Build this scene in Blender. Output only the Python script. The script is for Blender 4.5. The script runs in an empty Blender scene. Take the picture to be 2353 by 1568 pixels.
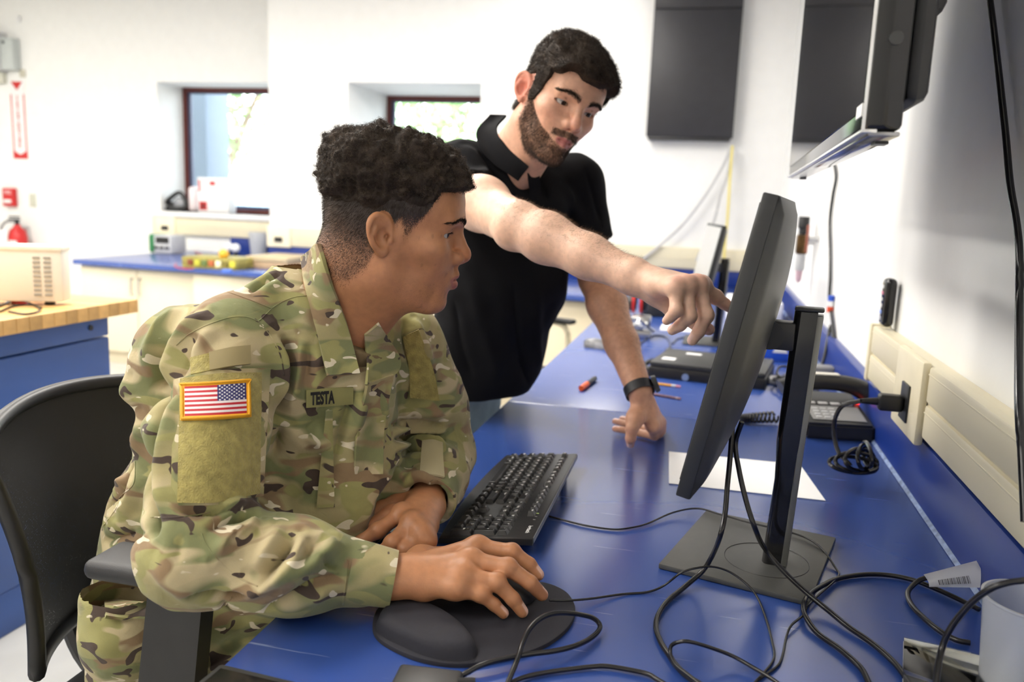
import bpy, bmesh, math, random
import numpy as np
from mathutils import Vector, Matrix
from mathutils.bvhtree import BVHTree
random.seed(7)
RNG = np.random.default_rng(7)
SC = bpy.context.scene
COL = SC.collection
IW, IH, FPX = 2353.0, 1568.0, 1890.0
# ------------------------------------------------------------------ camera
CAMPOS = np.array([0.0, 0.0, 1.28])
def _axes():
    c = np.array([IW / 2, IH / 2]); v = np.array([1640.0, 482.0]) - c
    dY = np.array([v[0], v[1], FPX]); dY /= np.linalg.norm(dY)
    a = np.array([-0.040, 1.0]); L = -FPX * FPX / (a @ v)
    dn = np.array([a[0] * L, L, FPX]); dn /= np.linalg.norm(dn)
    X = np.cross(dY, -dn)
    if X[0] < 0: X = -X
    return np.array([X, dY, -dn])
CM = _axes()
def ray(x, y):
    d = CM @ np.array([x - IW / 2, y - IH / 2, FPX]); return d / np.linalg.norm(d)
def onz(x, y, z=0.75):
    d = ray(x, y); return CAMPOS + d * (z - CAMPOS[2]) / d[2]
def ony(x, y, Y):
    d = ray(x, y); return CAMPOS + d * Y / d[1]
def onx(x, y, X):
    d = ray(x, y); return CAMPOS + d * X / d[0]
def J(x, y, dep):
    return CAMPOS + CM @ (np.array([x - IW / 2, y - IH / 2, FPX]) * dep / FPX)
cam = bpy.data.cameras.new('camera'); camo = bpy.data.objects.new('camera', cam); COL.objects.link(camo)
cam.sensor_width = 36.0; cam.lens = 36.0 * FPX / IW; cam.clip_start = 0.05
r_, u_, b_ = CM @ np.array([1.0, 0, 0]), CM @ np.array([0, -1.0, 0]), CM @ np.array([0, 0, -1.0])
camo.matrix_world = Matrix(((r_[0], u_[0], b_[0], CAMPOS[0]), (r_[1], u_[1], b_[1], CAMPOS[1]), (r_[2], u_[2], b_[2], CAMPOS[2]), (0, 0, 0, 1)))
cam.dof.use_dof = True; cam.dof.focus_distance = 1.17; cam.dof.aperture_fstop = 3.8
SC.camera = camo
# ------------------------------------------------------------------ world, light, exposure
w = bpy.data.worlds.new('world'); SC.world = w; w.use_nodes = True
wn = w.node_tree.nodes; bg = wn['Background']
sky = wn.new('ShaderNodeTexSky'); sky.sky_type = 'NISHITA'; sky.sun_disc = False
sky.sun_elevation = math.radians(48); sky.sun_rotation = math.radians(200); sky.dust_density = 3.0
hs_ = wn.new('ShaderNodeHueSaturation'); hs_.inputs['Saturation'].default_value = 0.35
w.node_tree.links.new(sky.outputs[0], hs_.inputs['Color']); w.node_tree.links.new(hs_.outputs[0], bg.inputs[0]); bg.inputs[1].default_value = 2.6
SC.view_settings.view_transform = 'Standard'; SC.view_settings.look = 'None'
SC.view_settings.exposure = 0.38; SC.view_settings.gamma = 1.0; SC.view_settings.use_curve_mapping = False
CEIL = 2.95
LAMPS = [(-1.7, 1.6, 38), (-1.5, 3.6, 58), (-3.6, 1.6, 62), (-3.6, 3.6, 40), (-5.7, 1.6, 46), (-5.7, 3.8, 46), (-1.0, 4.9, 12), (-3.6, -0.6, 48), (-1.6, -0.5, 26)]  # lamps behind the camera are added for fill through bounce
for i, (lx, ly, le) in enumerate(LAMPS):
    la = bpy.data.lights.new('ceiling_lamp_light', 'AREA'); la.shape = 'RECTANGLE'; la.size = 0.55; la.size_y = 1.15
    la.energy = le; la.color = (1.0, 0.955, 0.89)
    lo = bpy.data.objects.new('ceiling_lamp_light', la); COL.objects.link(lo); lo.location = (lx, ly, CEIL - 0.03)
# ------------------------------------------------------------------ helpers
def nd(t, typ, **kw):
    n = t.nodes.new(typ)
    for k, v in kw.items(): setattr(n, k, v)
    return n
def mat(name, col, rough=0.5, metal=0.0, spec=0.5, vary=0.06, vscale=12.0, bump=0.0, bscale=200.0, trans=0.0, alpha=1.0, emit=None, es=1.0, coat=0.0, sss=0.0, vdetail=4.0):
    m = bpy.data.materials.new(name); m.use_nodes = True; t = m.node_tree
    b = t.nodes['Principled BSDF']; tc = nd(t, 'ShaderNodeTexCoord')
    b.inputs['Roughness'].default_value = rough; b.inputs['Metallic'].default_value = metal
    b.inputs['Specular IOR Level'].default_value = spec; b.inputs['Transmission Weight'].default_value = trans
    b.inputs['Alpha'].default_value = alpha; b.inputs['Coat Weight'].default_value = coat
    if sss: b.inputs['Subsurface Weight'].default_value = sss; b.inputs['Subsurface Radius'].default_value = (0.012, 0.005, 0.003); b.inputs['Subsurface Scale'].default_value = 1.0
    no = nd(t, 'ShaderNodeTexNoise'); no.inputs['Scale'].default_value = vscale; no.inputs['Detail'].default_value = vdetail
    t.links.new(tc.outputs['Object'], no.inputs['Vector'])
    mr = nd(t, 'ShaderNodeMapRange'); mr.inputs['From Min'].default_value = 0.25; mr.inputs['From Max'].default_value = 0.75
    mr.inputs['To Min'].default_value = 1 - vary; mr.inputs['To Max'].default_value = 1 + vary
    t.links.new(no.outputs['Fac'], mr.inputs['Value'])
    mx = nd(t, 'ShaderNodeVectorMath', operation='SCALE'); mx.inputs[0].default_value = col[:3]
    t.links.new(mr.outputs[0], mx.inputs['Scale']); t.links.new(mx.outputs[0], b.inputs['Base Color'])
    if bump:
        n2 = nd(t, 'ShaderNodeTexNoise'); n2.inputs['Scale'].default_value = bscale; n2.inputs['Detail'].default_value = 3
        t.links.new(tc.outputs['Object'], n2.inputs['Vector'])
        bp = nd(t, 'ShaderNodeBump'); bp.inputs['Strength'].default_value = bump; bp.inputs['Distance'].default_value = 0.002
        t.links.new(n2.outputs['Fac'], bp.inputs['Height']); t.links.new(bp.outputs[0], b.inputs['Normal'])
    if emit: b.inputs['Emission Color'].default_value = (*emit, 1); b.inputs['Emission Strength'].default_value = es
    return m
def srgb(r, g, b):
    f = lambda c: (c / 255 / 12.92) if c / 255 <= 0.04045 else ((c / 255 + 0.055) / 1.055) ** 2.4
    return (f(r), f(g), f(b))
def tag(o, label=None, cat=None, group=None, kind=None):
    if label: o['label'] = label
    if cat: o['category'] = cat
    if group: o['group'] = group
    if kind: o['kind'] = kind
    return o
def thing(name, label, cat, loc=(0, 0, 0), rot=(0, 0, 0), group=None):
    o = bpy.data.objects.new(name, None); COL.objects.link(o); o.location = loc; o.rotation_euler = rot; o.empty_display_size = 0.05
    return tag(o, label, cat, group)
def link(o, parent=None):
    COL.objects.link(o)
    if parent is not None: o.parent = parent
    return o
def smooth(me, ang=40):
    me.polygons.foreach_set('use_smooth', [True] * len(me.polygons))
    if ang is not None:
        try: me.set_sharp_from_angle(angle=math.radians(ang))
        except Exception: pass
def mk(name, bm, m, parent=None, ang=35, off=None):
    """link a bmesh as ONE mesh object; off = world offset to remove (thing built in world coords)"""
    if off is not None: bmesh.ops.translate(bm, verts=bm.verts, vec=-Vector(off))
    me = bpy.data.meshes.new(name); bm.to_mesh(me); bm.free()
    for mm in (m if isinstance(m, (list, tuple)) else [m]): me.materials.append(mm)
    smooth(me, ang)
    return link(bpy.data.objects.new(name, me), parent)
def fromarr(name, V, F, m, parent=None, ang=None, off=None):
    V = np.asarray(V, np.float32)
    if off is not None: V = V - np.asarray(off, np.float32)
    me = bpy.data.meshes.new(name); F = np.asarray(F, np.int32); n = F.shape[1]
    me.vertices.add(len(V)); me.vertices.foreach_set('co', V.ravel())
    me.loops.add(F.size); me.loops.foreach_set('vertex_index', F.ravel())
    me.polygons.add(len(F)); me.polygons.foreach_set('loop_start', np.arange(0, F.size, n, dtype=np.int32))
    try: me.polygons.foreach_set('loop_total', np.full(len(F), n, np.int32))
    except Exception: pass
    me.update(calc_edges=True); me.validate()
    for mm in (m if isinstance(m, (list, tuple)) else [m]): me.materials.append(mm)
    smooth(me, ang)
    return link(bpy.data.objects.new(name, me), parent)
def BM(): return bmesh.new()
def box(bm, lo, hi, bev=0.0, seg=2, R=None, c=None):
    lo, hi = Vector(lo), Vector(hi)
    g = bmesh.ops.create_cube(bm, size=1.0)['verts']
    s = hi - lo; ce = (hi + lo) / 2
    for v in g: v.co = Vector((v.co.x * s.x, v.co.y * s.y, v.co.z * s.z)) + ce
    if bev:
        es = list({e for v in g for e in v.link_edges})
        r = bmesh.ops.bevel(bm, geom=es, offset=min(bev, 0.49 * min(abs(s.x), abs(s.y), abs(s.z))), segments=seg, profile=0.5, affect='EDGES')
        g = list({v for f in r['faces'] for v in f.verts} | {v for v in g if v.is_valid})
    if R is not None:
        c = Vector(c if c is not None else ce)
        for v in g: v.co = R @ (v.co - c) + c
    return g
def cyl(bm, a, b, r0, r1=None, n=20, caps=True):
    a, b = Vector(a), Vector(b); r1 = r0 if r1 is None else r1
    d = b - a; q = d.to_track_quat('Z', 'Y').to_matrix().to_4x4(); q.translation = (a + b) / 2
    return bmesh.ops.create_cone(bm, cap_ends=caps, cap_tris=False, segments=n, radius1=r0, radius2=r1, depth=d.length, matrix=q)['verts']
def sph(bm, c, r, n=16, sc=(1, 1, 1), R=None):
    g = bmesh.ops.create_uvsphere(bm, u_segments=n, v_segments=max(6, n // 2), radius=1.0)['verts']
    for v in g:
        p = Vector((v.co.x * sc[0] * r, v.co.y * sc[1] * r, v.co.z * sc[2] * r))
        v.co = (R @ p if R is not None else p) + Vector(c)
    return g
def lathe(bm, prof, c=(0, 0, 0), n=28, ax=None):
    """prof list of (r,z)"""
    c = Vector(c); q = ax.to_track_quat('Z', 'Y').to_matrix() if ax is not None else Matrix.Identity(3)
    rows = []
    for r, z in prof:
        rows.append([bm.verts.new(c + q @ Vector((r * math.cos(2 * math.pi * k / n), r * math.sin(2 * math.pi * k / n), z))) for k in range(n)])
    for a, b in zip(rows, rows[1:]):
        for k in range(n): bm.faces.new((a[k], a[(k + 1) % n], b[(k + 1) % n], b[k]))
    if prof[0][0] > 1e-6: bm.faces.new(rows[0][::-1])
    if prof[-1][0] > 1e-6: bm.faces.new(rows[-1])
def prism(bm, poly, z0, z1, bev=0.0, seg=2):
    """poly: list of (x,y); extruded z0..z1"""
    lo = [bm.verts.new((p[0], p[1], z0)) for p in poly]; hi = [bm.verts.new((p[0], p[1], z1)) for p in poly]; n = len(poly)
    fs = [bm.faces.new(hi), bm.faces.new(lo[::-1])]
    for i in range(n): fs.append(bm.faces.new((lo[i], lo[(i + 1) % n], hi[(i + 1) % n], hi[i])))
    bmesh.ops.recalc_face_normals(bm, faces=fs)
    if bev:
        es = [e for e in fs[0].edges]
        bmesh.ops.bevel(bm, geom=es, offset=bev, segments=seg, profile=0.5, affect='EDGES')
    return fs
def spline(P, n=8, closed=False):
    """Catmull-Rom through points"""
    P = [np.asarray(p, float) for p in P]; out = []
    m = len(P); rng = range(m if closed else m - 1)
    for i in rng:
        p0 = P[(i - 1) % m] if (closed or i > 0) else 2 * P[0] - P[1]
        p1 = P[i]; p2 = P[(i + 1) % m]
        p3 = P[(i + 2) % m] if (closed or i + 2 < m) else 2 * P[-1] - P[-2]
        for k in range(n):
            t = k / n
            out.append(0.5 * ((2 * p1) + (-p0 + p2) * t + (2 * p0 - 5 * p1 + 4 * p2 - p3) * t * t + (-p0 + 3 * p1 - 3 * p2 + p3) * t ** 3))
    if not closed: out.append(P[-1])
    return out
def tube(bm, P, r, n=8, closed=False):
    P = [Vector(p) for p in P]; m = len(P); rows = []
    up = Vector((0, 0, 1))
    for i in range(m):
        a = P[(i - 1) % m] if (closed or i > 0) else P[0]; b = P[(i + 1) % m] if (closed or i < m - 1) else P[-1]
        d = (b - a).normalized() if (b - a).length > 1e-9 else Vector((1, 0, 0))
        x = d.cross(up)
        if x.length < 0.15: x = d.cross(Vector((0, 1, 0)))
        x.normalize(); y = d.cross(x)
        if rows and x.dot(lastx) < 0: x, y = -x, -y
        lastx = x; rr = r[i] if hasattr(r, '__len__') else r
        rows.append([bm.verts.new(P[i] + rr * (math.cos(2 * math.pi * k / n) * x + math.sin(2 * math.pi * k / n) * y)) for k in range(n)])
    for i in range(m if closed else m - 1):
        A, B = rows[i], rows[(i + 1) % m]
        for k in range(n): bm.faces.new((A[k], A[(k + 1) % n], B[(k + 1) % n], B[k]))
    if not closed: bm.faces.new(rows[0][::-1]); bm.faces.new(rows[-1])
def textmesh(s, size=1.0, align='CENTER', bold=0.0):
    cu = bpy.data.curves.new('t', 'FONT'); cu.body = s; cu.size = size; cu.align_x = align; cu.align_y = 'CENTER'; cu.offset = bold; cu.resolution_u = 3
    ob = bpy.data.objects.new('t', cu); COL.objects.link(ob)
    dg = bpy.context.evaluated_depsgraph_get(); me = bpy.data.meshes.new_from_object(ob.evaluated_get(dg))
    V = np.array([v.co[:] for v in me.vertices]).reshape(-1, 3); F = [tuple(p.vertices) for p in me.polygons]
    bpy.data.objects.remove(ob); bpy.data.curves.remove(cu); bpy.data.meshes.remove(me)
    return V, F
def addmesh(bm, V, F):
    vs = [bm.verts.new(tuple(v)) for v in V]
    for f in F:
        try: bm.faces.new([vs[i] for i in f])
        except Exception: pass
    return vs
def copytree(o, parent=None):
    c = o.copy(); COL.objects.link(c); c.parent = parent
    for ch in list(o.children): copytree(ch, c)
    return c

def adopt(o, parent):
    """make a world-built object a part of a thing"""
    m = Matrix.LocRotScale(parent.location, parent.rotation_euler, parent.scale); o.parent = parent; o.matrix_parent_inverse = m.inverted()
    for k in ('label', 'category', 'group'):
        if k in o: del o[k]
    return o
# ------------------------------------------------------------------ room
M_WALL = mat('wall_paint', (0.82, 0.82, 0.80), 0.75, vary=0.02, bump=0.05, bscale=60)
M_CEIL = mat('ceiling_tile', (0.80, 0.80, 0.78), 0.9, vary=0.04, vscale=40)
M_FLOOR = mat('floor_vinyl', (0.50, 0.50, 0.48), 0.35, vary=0.08, vscale=6)
M_FRAME = mat('window_frame_brown', srgb(98, 42, 34), 0.4, vary=0.1)
M_FRAME_SHADE = mat('frame_inner_shade', srgb(70, 76, 100), 0.5)  # dark blue-grey strip paints the shade inside the window frame
M_SILL = mat('sill_white', (0.86, 0.86, 0.86), 0.4, vary=0.02)
M_GLASS = mat('window_glass', (1, 1, 1), 0.0, trans=1.0, vary=0.0)
def glassy(m, tint=(1, 1, 1)):
    t = m.node_tree; out = t.nodes['Material Output']; tr = nd(t, 'ShaderNodeBsdfTransparent'); tr.inputs[0].default_value = (*tint, 1)
    gl = nd(t, 'ShaderNodeBsdfGlossy'); gl.inputs['Roughness'].default_value = 0.02
    fr = nd(t, 'ShaderNodeFresnel'); fr.inputs[0].default_value = 1.4; ms = nd(t, 'ShaderNodeMixShader')
    t.links.new(fr.outputs[0], ms.inputs[0]); t.links.new(tr.outputs[0], ms.inputs[1]); t.links.new(gl.outputs[0], ms.inputs[2]); t.links.new(ms.outputs[0], out.inputs[0])
glassy(M_GLASS, (0.96, 0.98, 0.98))
XW, YF, YL, XP, XL, YB = 0.44, 5.90, 6.35, -3.38, -7.4, -2.6
W1 = (-4.69, -3.42, 1.08, 2.167); W2 = (-2.723, -1.69, 1.08, 2.11)
def wall_with_hole(name, x0, x1, y0, y1, hole):
    bm = BM(); a, b, c, d = hole
    box(bm, (x0, y0, 0), (a, y1, CEIL)); box(bm, (b, y0, 0), (x1, y1, CEIL)); box(bm, (a, y0, 0), (b, y1, c)); box(bm, (a, y0, d), (b, y1, CEIL))
    return tag(mk(name, bm, M_WALL, ang=30), kind='structure')
def slab(name, lo, hi, m):
    bm = BM(); box(bm, lo, hi); return tag(mk(name, bm, m, ang=30), kind='structure')
slab('floor', (XL, YB, -0.1), (XW, 7.0, 0.0), M_FLOOR)
slab('ceiling', (XL, YB, CEIL), (XW, 7.0, CEIL + 0.1), M_CEIL)
slab('wall_right', (XW, YB, 0), (XW + 0.15, 7.0, CEIL), M_WALL)
slab('wall_left', (XL - 0.15, YB, 0), (XL, 7.0, CEIL), M_WALL)
slab('wall_back', (XL, YB - 0.15, 0), (XW, YB, CEIL), M_WALL)
wall_with_hole('wall_far', XP, XW, YF, YF + 0.86, W2)
wall_with_hole('wall_far_alcove', XL, XP, YL, YL + 0.41, W1)
def window(name, x0, x1, z0, z1, yf, sill_y, m_x):
    o = bpy.data.objects.new(name, None); COL.objects.link(o); o.location = ((x0 + x1) / 2, yf, z0); tag(o, kind='structure')
    of = o.location
    bm = BM(); t = 0.035
    box(bm, (x0, yf, z0), (x0 + t, yf + 0.06, z1)); box(bm, (x1 - t, yf, z0), (x1, yf + 0.06, z1)); box(bm, (x0 + t, yf, z1 - t), (x1 - t, yf + 0.06, z1)); box(bm, (x0 + t, yf, z0), (x1 - t, yf + 0.06, z0 + t))
    mk('window_frame', bm, M_FRAME, o, off=of)
    bm = BM(); g = 0.03
    box(bm, (x0 + t, yf + 0.02, z0 + t), (x0 + t + g, yf + 0.05, z1 - t)); box(bm, (x1 - t - g, yf + 0.02, z0 + t), (x1 - t, yf + 0.05, z1 - t)); box(bm, (x0 + t + g, yf + 0.02, z1 - t - g * .5), (x1 - t - g, yf + 0.05, z1 - t)); box(bm, (x0 + t + g, yf + 0.02, z0 + t), (x1 - t - g, yf + 0.05, z0 + t + g))
    mk('frame_inner_shade', bm, M_FRAME_SHADE, o, off=of)
    bm = BM(); box(bm, (x0 + t + g * .5, yf + 0.032, z0 + t + g * .5), (x1 - t - g * .5, yf + 0.038, z1 - t - g * .4)); mk('pane', bm, M_GLASS, o, off=of)
    bm = BM(); box(bm, (x0 - 0.03, sill_y - 0.06, z0 - 0.045), (x1 + m_x, yf, z0), 0.006); mk('window_sill', bm, M_SILL, o, off=of)
window('window_1', W1[0], W1[1] + 0.1, W1[2], W1[3], 6.70, YL, -0.08)
window('window_2', W2[0], W2[1], W2[2], W2[3], 6.66, YF, 0.03)
# outdoors
M_CONC = mat('concrete_outside', srgb(104, 114, 124), 0.9, vary=0.06, vscale=5)
M_GRASS = mat('paving_outside', srgb(150, 152, 146), 0.9, vary=0.2, vscale=3)
slab('ground_outside', (-16, 7.0, -0.3), (8, 30, -0.25), M_GRASS)
bm = BM(); box(bm, (-5.35, 7.35, -0.25), (-4.89, 7.75, 3.4), 0.02); tag(mk('concrete_pillar', bm, M_CONC), 'grey concrete pillar outside, behind left edge of the left window', 'pillar')
bm = BM(); box(bm, (-2.22, 8.3, -0.25), (-2.02, 8.5, 3.4), 0.02); tag(mk('concrete_pillar', bm, M_CONC), 'thin grey post outside the window behind the standing man', 'post')
bm = BM(); box(bm, (-5.4, 8.6, -0.25), (-3.4, 8.8, 1.12), 0.02); tag(mk('garden_wall', bm, mat('pale_blue_wall', srgb(128, 150, 166), 0.9)), 'low pale blue wall outside the left window', 'wall')
M_LEAF = mat('leaf', srgb(128, 164, 104), 0.6, vary=0.3, vscale=2.0, sss=0.0)
M_BARK = mat('bark', srgb(110, 95, 80), 0.9, vary=0.2, bump=0.5, bscale=30)
def tree(x, y, h, rad, label, seed):
    rs = np.random.default_rng(seed)
    t = thing('leafy_tree', label, 'tree', (x, y, -0.25))
    bm = BM(); tube(bm, [(0, 0, 0), (.05, 0, h * .3), (-.03, .05, h * .6)], [.16, .12, .07], 10); tube(bm, [(.03, 0, h * .35), (.5, .1, h * .6), (.8, .2, h * .75)], [.08, .05, .02], 8); tube(bm, [(.0, 0, h * .4), (-.5, .1, h * .62), (-.9, 0, h * .8)], [.07, .05, .02], 8)
    mk('trunk', bm, M_BARK, t)
    n = 5200; c = rs.normal(size=(n, 3)); c /= np.linalg.norm(c, axis=1)[:, None]; rr = rad * rs.uniform(0.35, 1, n) ** .6
    cl = rs.normal(size=(14, 3)) * rad * .5
    P = c * rr[:, None] * .55 + cl[rs.integers(0, 14, n)]; P[:, 2] = P[:, 2] * .8 + h * .68
    a = rs.normal(size=(n, 3)); a /= np.linalg.norm(a, axis=1)[:, None]; b = np.cross(a, rs.normal(size=(n, 3))); b /= np.linalg.norm(b, axis=1)[:, None]
    s = rs.uniform(.05, .1, n)[:, None]
    V = np.stack([P - a * s, P + b * s * .5, P + a * s, P - b * s * .5], 1).reshape(-1, 3); F = np.arange(4 * n).reshape(-1, 4)
    f = fromarr('foliage', V, F, M_LEAF, t); f['kind'] = 'stuff'
tree(-7.9, 12.2, 4.6, 1.6, 'green leafy tree seen through the left window', 1)
tree(-5.7, 16.8, 5.2, 1.7, 'green leafy tree seen through the window behind the standing man', 2)
# ceiling fixtures that carry the lamps, the added fill too
M_LUM = mat('lamp_housing', (0.8, 0.8, 0.8), 0.4)
for i, (lx, ly, le) in enumerate(LAMPS):
    bm = BM(); z = CEIL - 0.001
    for a in ((lx - .31, ly - .61, z - .03, lx - .28, ly + .61), (lx + .28, ly - .61, z - .03, lx + .31, ly + .61)): box(bm, (a[0], a[1], a[2]), (a[3], a[4], z))
    for a in ((ly - .61, ly - .58), (ly + .58, ly + .61)): box(bm, (lx - .28, a[0], z - .03), (lx + .28, a[1], z))
    tag(mk('ceiling_light_frame', bm, M_LUM), 'white rectangular ceiling light frame overhead', 'light', 'ceiling lights above the lab')
# ------------------------------------------------------------------ benches and wall fittings
def blue_laminate():
    m = mat('blue_laminate', srgb(48, 76, 148), 0.23, spec=0.95, vary=0.05, vscale=3.0)
    t = m.node_tree; b = t.nodes['Principled BSDF']; tc = nd(t, 'ShaderNodeTexCoord')
    src = b.inputs['Base Color'].links[0].from_socket; last = src
    for k, (rz, sx, sy, th) in enumerate(((0.5, 3, 60, .735), (-0.7, 2.5, 70, .745), (1.9, 4, 90, .75), (0.1, 2, 50, .76))):
        mp = nd(t, 'ShaderNodeMapping'); mp.inputs['Rotation'].default_value = (0, 0, rz); mp.inputs['Scale'].default_value = (sx, sy, 1); mp.inputs['Location'].default_value = (k * 3.1, k * 1.7, 0)
        no = nd(t, 'ShaderNodeTexNoise'); no.inputs['Scale'].default_value = 2.2; no.inputs['Detail'].default_value = 2
        cr = nd(t, 'ShaderNodeMapRange'); cr.inputs['From Min'].default_value = th; cr.inputs['From Max'].default_value = th + 0.05; cr.inputs['To Max'].default_value = 0.45
        mx = nd(t, 'ShaderNodeMix', data_type='RGBA'); mx.inputs['B'].default_value = (.42, .52, .80, 1)
        t.links.new(tc.outputs['Object'], mp.inputs[0]); t.links.new(mp.outputs[0], no.inputs['Vector']); t.links.new(no.outputs['Fac'], cr.inputs['Value'])
        t.links.new(cr.outputs[0], mx.inputs['Factor']); t.links.new(last, mx.inputs['A']); last = mx.outputs['Result']
    t.links.new(last, b.inputs['Base Color'])
    return m
M_BLUE = blue_laminate()
M_SPLASH = mat('blue_backsplash', srgb(24, 52, 132), 0.35, vary=0.06, vscale=4)
M_CREAM = mat('cream_plastic', srgb(226, 217, 188), 0.4, vary=0.03, vscale=5)
M_CREAMD = mat('cream_cabinet', srgb(228, 217, 190), 0.45, vary=0.03, vscale=3)
M_BLACK = mat('black_plastic', (0.014, 0.014, 0.015), 0.42, vary=0.15, vscale=30)
M_BLACKG = mat('black_gloss', (0.008, 0.008, 0.009), 0.12, vary=0.1)
M_RUB = mat('black_rubber_cable', (0.010, 0.010, 0.012), 0.26, vary=0.2, vscale=60)
M_DGREY = mat('dark_grey_metal', (0.045, 0.046, 0.046), 0.42, metal=0.3, vary=0.08, vscale=40)
M_GREY = mat('grey_plastic', (0.25, 0.25, 0.25), 0.5, vary=0.08)
M_LGREY = mat('light_grey', (0.55, 0.56, 0.57), 0.5, vary=0.05)
M_WHITE = mat('white_plastic', (0.80, 0.80, 0.80), 0.5, vary=0.03)
M_PAPER = mat('white_paper', (0.92, 0.92, 0.93), 0.8, vary=0.015)
M_STEEL = mat('steel', (0.6, 0.6, 0.6), 0.3, metal=1.0, vary=0.05)
M_RED = mat('red_paint', srgb(196, 36, 36), 0.4, vary=0.06)
XD0, XD1, ZD = -0.50, 0.412, 0.75
def bench_top(name, y0, y1, label):
    bm = BM(); box(bm, (XD0, y0, ZD - 0.03), (XD1, y1, ZD), 0.004); o = mk(name, bm, M_BLUE)
    return tag(o, label, 'worktop')
d1 = bench_top('worktop', -0.9, 2.099, 'scratched blue worktop in front, carrying the keyboard and mouse pad')
d2 = bench_top('worktop', 2.101, YF - 0.03, 'blue worktop beyond the seam, carrying the closed laptop')
for nm, y0, y1, lb in (('bench_cabinet', -0.6, 0.15, 'cream bench cabinet under the near worktop'), ('bench_cabinet', 3.6, 4.9, 'cream bench cabinet under the far worktop')):
    t = thing(nm, lb, 'cabinet', (0.05, (y0 + y1) / 2, 0)); h = (y1 - y0) / 2
    bm = BM(); box(bm, (-0.42, -h, 0.08), (0.34, h, 0.72)); box(bm, (-.36, -h, 0), (.34, h, .08)); mk('body', bm, M_CREAMD, t)
    bm = BM(); box(bm, (-0.44, -h + .01, 0.1), (-0.421, h - .01, 0.7), .003); dr = mk('door', bm, M_CREAMD, t)
    bm = BM(); box(bm, (-0.46, h - .08, 0.5), (-0.441, h - .065, 0.62), .003); mk('handle', bm, M_STEEL, dr)
bm = BM(); box(bm, (XD1, -0.9, ZD - 0.03), (XW - .001, YF - 0.001, 0.868), 0.003); tag(mk('trim_1', bm, M_SPLASH), kind='structure')
bm = BM(); box(bm, (-3.379, YF - 0.028, ZD + 0.0005), (XD1 - .001, YF - 0.001, 0.865), 0.003); tag(mk('trim_2', bm, M_SPLASH), kind='structure')
bm = BM(); box(bm, (-4.0, YL - 0.028, ZD + 0.0005), (-3.381, YL - 0.001, 0.885), 0.003); tag(mk('trim_3', bm, M_SPLASH), kind='structure')
bm = BM(); prism(bm, [(0, 0), (1, 0), (0, 1)], 0, 1); bm.free()
bm = BM(); A = [(XD1 - .006, ZD + .0003), (XD1 - .0002, ZD + .0003), (XD1 - .0002, ZD + .006)]; r0 = [bm.verts.new((x, -.9, z)) for x, z in A]; r1 = [bm.verts.new((x, YF - .03, z)) for x, z in A]
for i in range(3): bm.faces.new((r0[i], r0[(i + 1) % 3], r1[(i + 1) % 3], r1[i]))
bm.faces.new(r0); bm.faces.new(r1); bmesh.ops.recalc_face_normals(bm, faces=bm.faces); tag(mk('trim_4', bm, mat('scuffed_joint', srgb(120, 140, 180), .6, vary=.5, vscale=60), ang=30), kind='structure')
# raceway on the right wall: two channels, end cap, outlet plate
def raceway(name, label, parts):
    t = thing(name, label, 'raceway', parts[0]); return t
rx0 = 0.398
t = thing('cable_raceway', 'cream two-channel cable raceway on the right wall above the near worktop', 'raceway', (XW, 1.2, 0.885))
of = t.location
bm = BM(); box(bm, (rx0 + .006, -0.9, 0.889), (XW - .001, 2.15, 1.016), 0.004); mk('backing', bm, M_CREAM, t, off=of)
for y0, y1 in ((-0.9, 1.585), (1.80, 2.13)):
    for z0, z1 in ((0.886, 0.948), (0.952, 1.018)):
        bm = BM(); box(bm, (rx0, y0, z0), (rx0 + .02, y1, z1), 0.005); box(bm, (rx0 - .0006, y0, z1 - .016), (rx0 + .004, y1, z1 - .013), .0005); mk('cover', bm, M_CREAM, t, off=of)
bm = BM(); box(bm, (rx0 - .004, 2.13, 0.880), (XW - .001, 2.155, 1.022), 0.004); mk('end_cap', bm, M_CREAM, t, off=of)
bm = BM(); box(bm, (rx0 - .010, 1.59, 0.868), (rx0 + .006, 1.795, 1.024), 0.005); pl = mk('outlet_plate', bm, mat('plate_cream', srgb(240, 230, 198), .4), t, off=of)
bm = BM(); box(bm, (rx0 - .014, 1.655, 0.893), (rx0 - .009, 1.715, 0.965), 0.002); mk('socket', bm, M_BLACK, pl, off=of)
def wallbits(y, xs, zz, name, label, x0, x1, plate):
    t = thing(name, label, 'raceway', ((x0 + x1) / 2, y, zz[0])); of = t.location
    bm = BM(); box(bm, (x0, y - .04, zz[0]), (x1, y - .001, zz[1]), .004); mk('cover', bm, M_CREAM, t, off=of)
    bm = BM(); box(bm, (x0, y - .043, (zz[0] + zz[1]) / 2 - .002), (x1, y - .039, (zz[0] + zz[1]) / 2 + .002)); mk('rib', bm, M_CREAM, t, off=of)
    for p in plate:
        bm = BM(); box(bm, (p - .1, y - .05, zz[0] - .008), (p + .1, y - .038, zz[1] + .008), .003); q = mk('outlet_plate', bm, mat('plate_cream2', srgb(243, 233, 203), .4), t, off=of)
        bm = BM(); box(bm, (p - .035, y - .055, zz[0] + .03), (p + .035, y - .049, zz[0] + .07), .003); mk('socket', bm, M_BLACK, q, off=of)
wallbits(YL, 0, (.885, 1.03), 'cable_raceway', 'cream raceway under the left window with a black socket', -4.75, XP - .001, (-4.62,))
wallbits(YF, 0, (.866, 1.012), 'cable_raceway', 'cream raceway on the far wall behind the two men', XP + .001, XW - .05, (-3.28, -2.75))
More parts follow.
